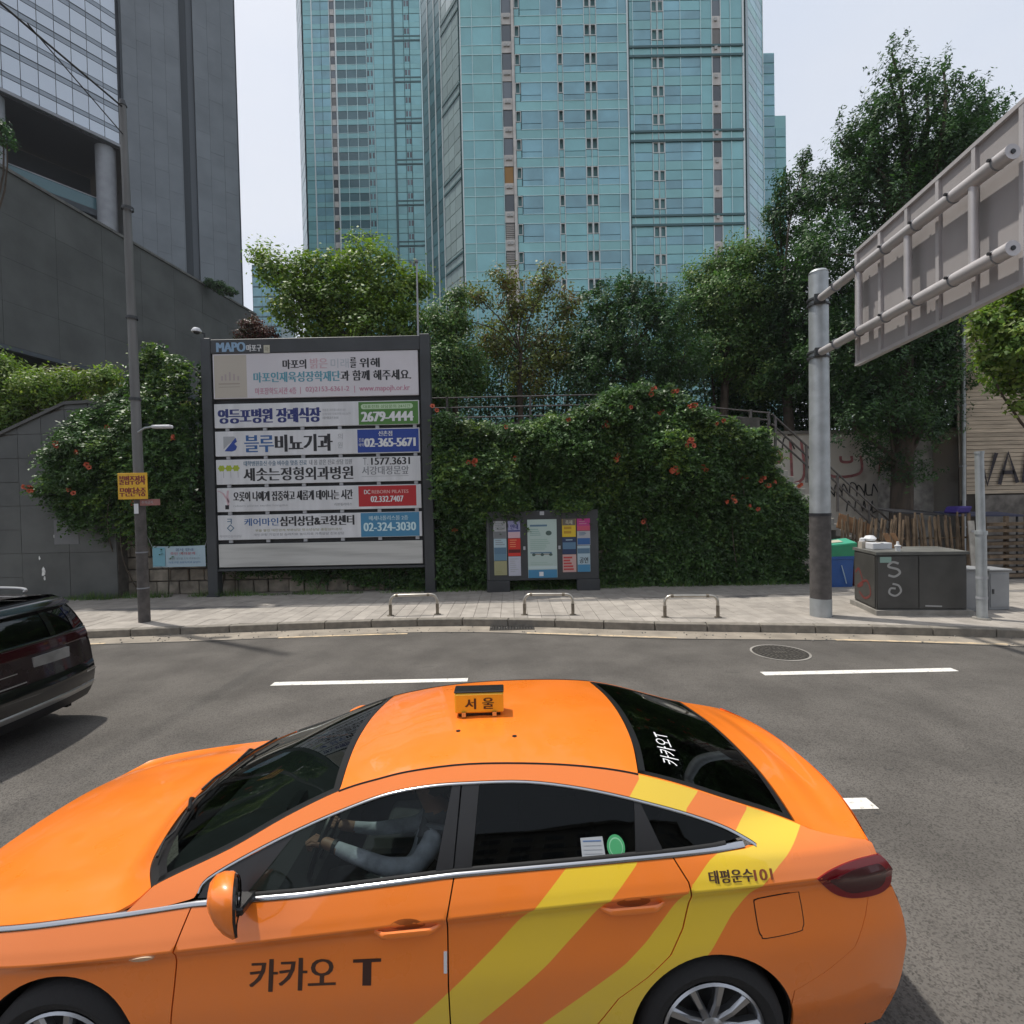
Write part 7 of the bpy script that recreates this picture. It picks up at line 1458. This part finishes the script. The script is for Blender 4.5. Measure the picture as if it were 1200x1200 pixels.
# small things on the skin
skin_panel('side_repeater', smooth_curve([(1.258, .768), (1.285, .780), (1.33, .788), (1.362, .784), (1.358, .770), (1.32, .757), (1.28, .757), (1.258, .768)], 3)[:-1], ST, taxi, [mat('repeater_lens', (.60, .52, .38), .2, coat=1)], -1, .008, cell=.02, step=.012, rim=.012)
FLAP = [(3.945, .888), (3.965, .902), (4.13, .915), (4.15, .90), (4.16, .80), (4.152, .775), (4.135, .762), (3.985, .748), (3.967, .758), (3.955, .785)]; FLAP = smooth_curve(FLAP+[FLAP[0]], 3)[:-1]
skin_panel('flap_gap', [(4.052+(a-4.052)*1.045, .83+(b-.83)*1.06) for a, b in FLAP], ST, taxi, [M_GAPD], -1, .0012, cell=.03, step=.02, rim=0); skin_panel('fuel_flap', FLAP, ST, taxi, [M_OR], -1, .0026, cell=.03, step=.02, rim=.001)
def on_skin(body, u0, u1, z0, z1, m, par, bold=.002, slope=0., off=.0010):
    mb = text_mb(body, u0, u1, z0, z1, lambda u, z, l: (u-UR, -(float(ST(u, z+slope*(u-u0)))+off+l), z+slope*(u-u0)), bold); o = mb.build('lettering', m, taxi, fix=False, local=True); return o
BRN = C_('decal_brown', (.06, .025, .015)); DARK = C_('decal_dark', (.05, .018, .012))
on_skin('카카오', 1.76, 2.12, .612, .735, BRN, door1, .004, .012); on_skin('T', 2.205, 2.305, .625, .725, DARK, door1, .010, .012)
on_skin('태평운수', 3.742, 3.935, .992, 1.036, BRN, quart, .002, .02); on_skin('101', 3.942, 4.022, .996, 1.034, C_('decal_red', (.25, .06, .02)), quart, .002, .02)
mb = MB(); mb.add([(u-UR, -(float(ST(u, z))-.0085), z) for u, z in ((3.198, 1.066), (3.302, 1.074), (3.296, 1.150), (3.196, 1.145))], [(0, 1, 2, 3)]); st_ = mb.build('permit_paper', C_('permit', (.34, .36, .38)), taxi, local=True)
for k in range(5): z = 1.138-k*.013; mb = MB(); mb.add([(u-UR, -(float(ST(u, q))-.0075), q) for u, q in ((3.206, z-.004), (3.288, z-.003), (3.288, z), (3.206, z-.001))], [(0, 1, 2, 3)]); mb.build('print_line', GREYL if k else BLUEM, st_, local=True)
for r, m, o_ in ((.040, C_('badge_green', (.05, .30, .12)), .0085), (.031, C_('badge_pale', (.22, .50, .30)), .0075), (.027, C_('badge_green', (.05, .30, .12)), .0065)):
    mb = MB(); mb.add([(3.352+r*cos(a)-UR, -(float(ST(3.352+r*cos(a), 1.116+r*sin(a)))-o_), 1.116+r*sin(a)) for a in np.linspace(0, 2*pi, 25)[:-1]], [tuple(range(24))]); mb.build('round_badge', m, taxi, local=True)
# lettering on the rear screen, read from behind
def on_rear(b, t0, t1, s0, s1):
    def f(x, z, l):
        a = (1-z)*(Gm.shape[0]-1); c = x*(Gm.shape[1]-1); i, j = int(a), int(c); fa, fc_ = a-i, c-j; i = min(i, Gm.shape[0]-2); j = min(j, Gm.shape[1]-2)
        p = Gm[i, j]*(1-fa)*(1-fc_)+Gm[i+1, j]*fa*(1-fc_)+Gm[i, j+1]*(1-fa)*fc_+Gm[i+1, j+1]*fa*fc_; return (p[0]+.002, p[1], p[2]+.004+l)
    return text_mb(b, t0, t1, s0, s1, f, .0)
on_rear('카카오T', .11, .35, .70, .83).build('lettering', WHT, taxi, fix=False, local=True)
skin_panel('edge_guard', [(2.583, .665), (2.597, .665), (2.597, .745), (2.583, .745)], ST, taxi, [WHT], -1, .006, cell=.03, step=.02, rim=.008)
# roof sign
sg_ = MB(); zr = float(np.interp(2.717, [2, 2.9], [1.40, 1.425])); bx = 2.717-UR
def roofz(): return float(Rm[Rm.shape[0]//2, Rm.shape[1]//2, 2])
zr = roofz()-.002
MB().box(bx-.145, bx+.145, -.10, .02, zr+.020, zr+.136, .008).build('roof_sign', M_PLY, taxi, local=True)
rs = [o for o in taxi.children if o.name.startswith('roof_sign')][0]
MB().box(bx-.147, bx+.147, -.096, .016, zr+.137, zr+.148, .004).build('lid', M_TRIM, rs, local=True); MB().box(bx-.125, bx+.125, -.085, .005, zr+.002, zr+.021).build('base', M_TRIM, rs, local=True)
for dx in (-.09, .09): MB().box(bx+dx-.012, bx+dx+.012, -.112, -.086, zr+.004, zr+.03).build('latch', M_CHR, rs, local=True)
text_mb('서', bx-.08, bx-.02, zr+.045, zr+.108, lambda x, z, l: (x, -.1015-l, z), .003).build('lettering', BRN, rs, fix=False, local=True); text_mb('울', bx+.022, bx+.085, zr+.045, zr+.110, lambda x, z, l: (x, -.1015-l, z), .003).build('lettering', BRN, rs, fix=False, local=True)
for dx, dy in ((-.11, -.27), (.11, -.26), (.2, -.36)): MB().lathe([(0, .003), (.012, .002), (.013, 0)], (bx+dx, dy, zr-.008+.0), n=10).build('rubber_plug', M_TRIM, taxi, local=True)

# ---------------------------------------------------------------- the driver
def skin_body(name, joints, bones, mats, assign, parent, root=0, sub=2):
    me = bpy.data.meshes.new(name); me.from_pydata([j[:3] for j in joints], bones, []); ob = bpy.data.objects.new(name, me); COL.objects.link(ob)
    md = ob.modifiers.new('skin', 'SKIN'); md.use_smooth_shade = True
    for i, j in enumerate(joints):
        v = me.skin_vertices[0].data[i]; v.radius = (j[3], j[4] if len(j) > 4 else j[3]); v.use_root = (i == root)
    s = ob.modifiers.new('sub', 'SUBSURF'); s.levels = s.render_levels = sub
    dg = bpy.context.evaluated_depsgraph_get(); m2 = bpy.data.meshes.new_from_object(ob.evaluated_get(dg)); bpy.data.objects.remove(ob); bpy.data.meshes.remove(me)
    m2.name = name; m2.materials.clear()
    for m in mats: m2.materials.append(m)
    for p in m2.polygons: p.material_index = assign(p.center)
    m2.shade_smooth(); return link_mesh(name, m2, parent)
M_SHIRT = mat('driver_shirt', (.58, .60, .68), .85, var=.25, scale=14, bump=.6, bscale=16); M_SKIN = mat('driver_skin', (.36, .20, .14), .55); M_TROU = mat('driver_trousers', (.02, .022, .03), .85); M_HAIR = mat('driver_hair', (.012, .010, .009), .6)
drv = thing('person', 'taxi driver in a pale grey shirt with one arm stretched to the steering wheel', 'person', (.813, 3.086, -.020), None, (R(-1.3), 0, R(1.357)))
U = lambda u: u-UR
J = [(U(2.40), -.38, .60, .13, .11), (U(2.45), -.38, .76, .14, .11), (U(2.50), -.38, .92, .155, .115), (U(2.50), -.38, 1.03, .10, .09), (U(2.475), -.38, 1.085, .052), (U(2.455), -.38, 1.14, .068, .07), (U(2.45), -.38, 1.205, .082, .078), (U(2.455), -.38, 1.25, .06, .06),
     (U(2.51), -.54, 1.00, .062), (U(2.42), -.63, .915, .050), (U(2.28), -.64, .925, .045), (U(2.08), -.58, .965, .036), (U(1.985), -.545, .985, .028), (U(1.93), -.53, .995, .03, .036),
     (U(2.50), -.22, 1.00, .062), (U(2.36), -.15, .84, .046), (U(2.12), -.22, .86, .036), (U(1.98), -.25, .90, .028), (U(1.93), -.26, .92, .03, .036),
     (U(2.10), -.50, .60, .085), (U(1.90), -.50, .62, .07), (U(1.62), -.48, .42, .05), (U(1.50), -.48, .35, .045), (U(2.10), -.27, .60, .085), (U(1.90), -.27, .62, .07), (U(1.62), -.28, .42, .05), (U(1.50), -.28, .35, .045)]
Bn = [(0, 1), (1, 2), (2, 3), (3, 4), (4, 5), (5, 6), (6, 7), (2, 8), (8, 9), (9, 10), (10, 11), (11, 12), (12, 13), (2, 14), (14, 15), (15, 16), (16, 17), (17, 18), (0, 19), (19, 20), (20, 21), (21, 22), (0, 23), (23, 24), (24, 25), (25, 26)]
def asg(c):
    if c.x > U(2.41) and abs(c.y+.38) < .155 and .70 < c.z < 1.065: return 3
    if c.z > 1.065 and c.x > U(2.3): return 1
    if c.x < U(2.02) and c.z > .80: return 1
    return 2 if c.z < .68 else 0
skin_body('body', J, Bn, [M_SHIRT, M_SKIN, M_TROU, mat('driver_vest', (.16, .165, .18), .9, var=.3, scale=20)], asg, drv)
for base, dy in (((1.93, -.53, .995), -1), ((1.93, -.26, .92), 1)):
    b = Vector((U(base[0]), base[1], base[2]))
    for q in range(4):
        y = -.030+q*.020; l = (.034, .040, .038, .030)[q]; p0 = b+Vector((-.012, y*dy*-1, .012-.004*q)); pts = [p0, p0+Vector((-l*.7, 0, .012)), p0+Vector((-l*1.3, 0, -.004)), p0+Vector((-l*1.1, 0, -.03)), p0+Vector((-l*.6, 0, -.036))]
        MB().tube(pts, [.0095, .009, .0085, .008, .006], 8).build('finger', M_SKIN, drv, smooth=True, local=True)
    p0 = b+Vector((.0, .028*dy, .0)); MB().tube([p0, p0+Vector((-.03, .012*dy, .012)), p0+Vector((-.055, .004*dy, .004))], [.012, .010, .008], 8).build('thumb', M_SKIN, drv, smooth=True, local=True)
hc = Vector((U(2.452), -.38, 1.20)); mb = MB(); vs = []
for i in range(9):
    th = R(8+i*11.5)
    for k in range(20): a = 2*pi*k/20; r = sin(th); x = .100*r*cos(a); vs.append(hc+Vector((x+.012, .086*r*sin(a), .112*cos(th)-(.0 if cos(a) < 0 else .02*(i/8)))))
mb.add(vs, [(i*20+j, i*20+(j+1) % 20, (i+1)*20+(j+1) % 20, (i+1)*20+j) for i in range(8) for j in range(20) if not (i > 4 and cos(2*pi*(j+.5)/20) < -.2)]+[tuple(range(20))]); mb.build('hair', M_HAIR, drv, smooth=True, local=True)
nz = hc+Vector((-.095, 0, -.015)); MB().add([nz+Vector((.02, 0, .035)), nz+Vector((.02, -.014, -.012)), nz+Vector((.02, .014, -.012)), nz+Vector((-.014, 0, -.010)), nz+Vector((.0, 0, .015))], [(0, 1, 4), (0, 4, 2), (1, 3, 4), (2, 4, 3), (1, 2, 3)]).build('nose', M_SKIN, drv, smooth=True, local=True)
for s in (-1, 1):
    MB().lathe([(0, .006), (.008, .004), (.011, 0)], hc+Vector((-.083, s*.030, .012)), 'x', 10).build('eye', BLK, drv, local=True); mb = MB(); mb.lathe([(0, s*.012), (.014, s*.010), (.020, 0), (.012, s*-.004)], hc+Vector((.0, s*.082, -.005)), 'y', 12); mb.build('ear', M_SKIN, drv, smooth=True, local=True)
mb = MB(); mb.obox(hc+Vector((-.080, 0, -.052)), (.008, 0, 0), (0, .042, 0), (0, 0, .008), .002); mb.build('mouth', mat('lip', (.15, .05, .045), .6), drv, local=True)
MB().tube([(U(2.02), -.555, .978), (U(2.00), -.550, .981)], .034, 14).build('wristwatch', BLK, drv, local=True)
MB().tube([(U(2.56), -.60, 1.08), (U(2.47), -.51, 1.045), (U(2.385), -.38, .93), (U(2.35), -.24, .72)], .013, 6).build('seat_belt', GREY, taxi, smooth=True, local=True)
# ================================================================ dark people carrier at the left edge, seen from behind
UR = 5.1
def SV(u, z):
    return pchip([0, .1, .4, 1, 2, 4, 4.7, 4.95, 5.1], [.62, .76, .89, .94, .955, .955, .945, .91, .84], np.asarray(u, float))-pchip([.15, .25, .4, .6, .9, 1.0, 1.17, 1.3, 1.5, 1.62, 1.7], [.08, .05, .02, .0, .0, .012, .045, .095, .175, .25, .33], np.asarray(z, float))
M_MAR = paint('carrier_maroon', (.014, .006, .008), .25); M_GLB = mat('piano_black', (.006, .006, .007), .12, coat=1.); M_SILV = mat('satin_silver', (.50, .50, .49), .3, metal=.8); M_LAMPD = mat('carrier_lamp', (.028, .003, .006), .1, coat=1.); G_SUV = glass('carrier_glass', (.035, .038, .045), .03)
suv = thing('people_carrier', 'dark maroon black people carrier driving off at the left edge, seen from behind', 'van', (-5.45, 5.80, 0))
VU = ([.25, .35, .5, .62, .75, 1.0, 1.17, 1.35, 1.52, 1.62], [4.92, 4.98, 5.03, 5.03, 5.0, 4.95, 4.92, 4.86, 4.76, 4.70]); ue = lambda z: float(pchip(*VU, z))
belt2 = [(u, 1.02+.15*float(sm(u, .6, 3.0))) for u in np.linspace(.5, 4.86, 40)]
b2 = lambda u: 1.02+.15*float(sm(u, .6, 3.0))
def garc(cu, r, n=24, cz=.36): return [(cu+r*cos(R(a)), cz+r*sin(R(a))) for a in np.linspace(196, -16, n)]
for sg in (-1, 1):
    lower = [(.12, .28)]+[(.62, .26)]+garc(1.02, .40)+[(3.6, .24)]+garc(4.08, .40)+[(4.60, .26), (4.92, .28)]+[(ue(z), z) for z in (.4, .5, .62, .75, .9, 1.0, 1.16)]+[(u, b2(u)) for u in np.linspace(4.85, .5, 24)]+[(.25, .95), (.12, .8), (.06, .5)]
    skin_panel('body_side', lower, SV, suv, [M_MAR], sg, cell=.10, step=.06)
    skin_panel('roof_rail_panel', [(1.0, 1.06), (1.95, 1.52), (2.4, 1.60), (4.68, 1.62), (ue(1.58), 1.58), (ue(1.52), 1.52), (ue(1.35), 1.35), (ue(1.19), 1.19), (4.80, 1.185), (4.66, 1.50), (4.5, 1.54), (2.5, 1.53), (2.05, 1.45), (1.25, 1.085)], SV, suv, [M_GLB], sg, .001, cell=.12, step=.06)
    skin_panel('side_glass', [(1.28, 1.09), (2.05, 1.445), (2.5, 1.525), (4.5, 1.535), (4.655, 1.495), (4.80, 1.185), (4.0, 1.178), (3.0, 1.17), (2.0, 1.13)], SV, suv, [G_SUV], sg, -.006, cell=.15, step=.08, rim=0)
    side_strip('belt_chrome', [(u, b2(u)) for u in np.linspace(.9, 4.90, 40)], SV, suv, M_CHR, sg, .016, .003)
    for uu in (2.35, 3.45): skin_panel('pillar', [(uu, b2(uu)+.02), (uu+.10, b2(uu)+.02), (uu+.14, 1.52), (uu+.05, 1.52)], SV, suv, [M_GLB], sg, -.003, cell=.1, step=.08, rim=0)
    wheel(suv, 1.02, .94, sg, r=.355, w=.22, rr=.235, z=.355); wheel(suv, 4.08, .94, sg, r=.355, w=.22, rr=.235, z=.355)
    MB().box(.3-UR, 4.9-UR, sg*.60, sg*.66, .2, 1.0).build('inner_wall', M_GAPD, suv, local=True)
    pts = [(1.7-UR, sg*.60, 1.655), (1.8-UR, sg*.62, 1.71), (3.2-UR, sg*.635, 1.735), (4.3-UR, sg*.62, 1.715), (4.42-UR, sg*.60, 1.665)]; MB().tube([tuple(p) for p in curve([Vector(p) for p in pts], 6)], .018, 8).build('roof_rail', M_SILV, suv, smooth=True, local=True)
def vrow(z, du=0., dv=1., bul=.085): 
    u = ue(z)+du; vc = float(SV(u, z))*dv; return np.array([(u+bul*(1-abs(q)**2.6)-UR, vc*q, z) for q in np.linspace(-1, 1, 41)])
def vband(name, zs_, m, du=0., dv=1.): return patch(name, np.stack([vrow(z, du if not hasattr(du, '__len__') else du[i], dv) for i, z in enumerate(zs_)]), suv, m, up=(1, 0, 0))
vband('rear_skirt', [.27, .34, .40], M_TRIM); vband('skid_strip', [.395, .43, .46, .475], M_SILV, [.0, .012, .012, .0]); vband('rear_bumper', [.47, .55, .62, .70, .735], M_GLB, [0, .01, .015, .01, 0])
vband('tailgate', [.735, .75, .85, .95, 1.03], M_MAR, -.012); vband('lamp_bar', [1.025, 1.04, 1.09, 1.14, 1.152], M_LAMPD, [-.012, .004, .006, .004, -.01]); vband('chrome_line', [1.153, 1.158, 1.172, 1.177], M_CHR, [-.01, .008, .008, -.01])
vband('rear_glass', [1.178, 1.25, 1.35, 1.44, 1.50], G_SUV, -.008); vband('glass_backing', [1.178, 1.3, 1.5], M_INT, -.25, .8)
vband('spoiler', [1.495, 1.50, 1.53, 1.57, 1.60, 1.615], M_GLB, [-.02, .07, .075, .05, .0, -.05])
for v0, v1 in ((.30, .38), (-.38, -.30), (.66, .70), (-.70, -.66)):
    rr = []
    for z in (1.19, 1.35, 1.49): r_ = vrow(z, .0005); rr.append(np.array([(float(np.interp(v, r_[:, 1], r_[:, 0])), v, z) for v in np.linspace(v0, v1, 3)*(1-(z-1.19)*.25)]))
    patch('glass_pillar', np.stack(rr), suv, M_GLB, up=(1, 0, 0))
ro = []
for u in np.linspace(2.0, 4.72, 16):
    z = float(np.interp(u, [2.0, 2.4, 3.4, 4.3, 4.72], [1.53, 1.60, 1.63, 1.625, 1.605])); vc = float(SV(u, z)); ro.append(np.array([(u-UR, vc*q, z+.07*(1-q*q)) for q in np.linspace(-1, 1, 21)]))
patch('roof', np.stack(ro), suv, M_MAR)
ws_ = [np.array([(u-UR-.10*(1-q*q), float(SV(u, z))*q, z+.06*(1-q*q)) for q in np.linspace(-1, 1, 21)]) for u, z in ((.95, 1.04), (1.4, 1.27), (1.8, 1.45), (2.0, 1.53))]; patch('windscreen', np.stack(ws_), suv, G_SUV)
bn_ = [np.array([(u-UR-.12*(1-q*q), float(SV(u, z))*q, z+.08*(1-q*q)) for q in np.linspace(-1, 1, 21)]) for u, z in ((.12, .80), (.3, .94), (.6, 1.01), (.98, 1.04))]; patch('bonnet', np.stack(bn_), suv, M_MAR); fr_ = [np.array([(u-UR-.14*(1-q*q), float(SV(u, z))*q, z) for q in np.linspace(-1, 1, 21)]) for u, z in ((.10, .28), (.06, .5), (.12, .82))]; patch('front_bumper', np.stack(fr_), suv, M_MAR, up=(-1, 0, 0))
MB().box(4.985-UR, 5.045-UR, .02, .50, .875, 1.0, .004).build('number_plate', mat('plate_white', (.20, .20, .19), .6, var=.3, scale=5), suv, local=True); MB().box(4.96-UR, 4.99-UR, -.04, .56, .86, 1.02, .008).build('plate_recess', M_TRIM, suv, local=True)
for nm, v0, v1, z0, z1, m in (('chrome_trim', -.86, -.12, .765, .778, M_SILV), ('badge', -.42, -.20, .885, .895, M_SILV), ('reflector', .70, .88, .61, .63, M_SILV), ('reflector', -.88, -.70, .61, .63, M_SILV)):
    r0_, r1_ = vrow(z0, .017), vrow(z1, .017); q = np.linspace(v0, v1, 8); patch(nm, np.stack([np.array([(float(np.interp(v, r_[:, 1], r_[:, 0])), v, z) for v in q]) for r_, z in ((r0_, z0), (r1_, z1))]), suv, m, up=(1, 0, 0))
MB().box(.2-UR, 4.9-UR, -.62, .62, .30, .42).build('floor_pan', M_GAPD, suv, local=True)
for k in (1.9, 2.9, 3.9): MB().box(k-UR, k+.18-UR, -.55, .55, .6, 1.25, .04).build('seat_row', M_SEAT, suv, local=True)
MB().tube([(4.96-UR, .0, 1.19), (4.93-UR, .22, 1.22), (4.88-UR, .50, 1.24)], .010, 6).build('rear_wiper', M_RUB, suv, smooth=True, local=True)

# ================================================================ the block across the road, behind the viewer, mirrored in the glass
t = thing('apartment_block', 'pale apartment block standing across the road behind the viewer', 'building', (2, -42, 0))
M_APT = mat('apartment_render', (.34, .32, .29), .9, var=.15, scale=.4)
MB().box(-16, 24, -56, -38, 0, 34).build('wall', M_APT, t); MB().box(-16.3, 24.3, -56.3, -37.7, 34.01, 34.6).build('roof', M_CONC, t)
for fl_n in range(10):
    for k in range(13):
        x = -14.6+k*2.95; z = 1.4+fl_n*3.2; o = MB().box(x, x+2.0, -37.99, -37.93, z, z+1.7).build('window', M_WFR, t, fix=False); g_p = MB().box(x+.08, x+1.92, -37.925, -37.90, z+.08, z+1.62).build('pane', M_WDK, None, fix=False); g_p.data.transform(Matrix.Translation(-origin_of(t))); g_p.parent = o

# ================================================================ summer haze: thin even air around everything
hz = MB().box(-120, 120, -70, 175, -1.2, 134).build('haze', [], None); hz['kind'] = 'stuff'
hm = bpy.data.materials.new('haze_air'); hm.use_nodes = True; t_ = hm.node_tree; t_.nodes.clear()
o_ = t_.nodes.new('ShaderNodeOutputMaterial'); v_ = t_.nodes.new('ShaderNodeVolumePrincipled'); v_.inputs['Color'].default_value = (.90, .94, 1., 1); v_.inputs['Density'].default_value = .00035
t_.links.new(v_.outputs[0], o_.inputs['Volume']); hz.data.materials.append(hm)
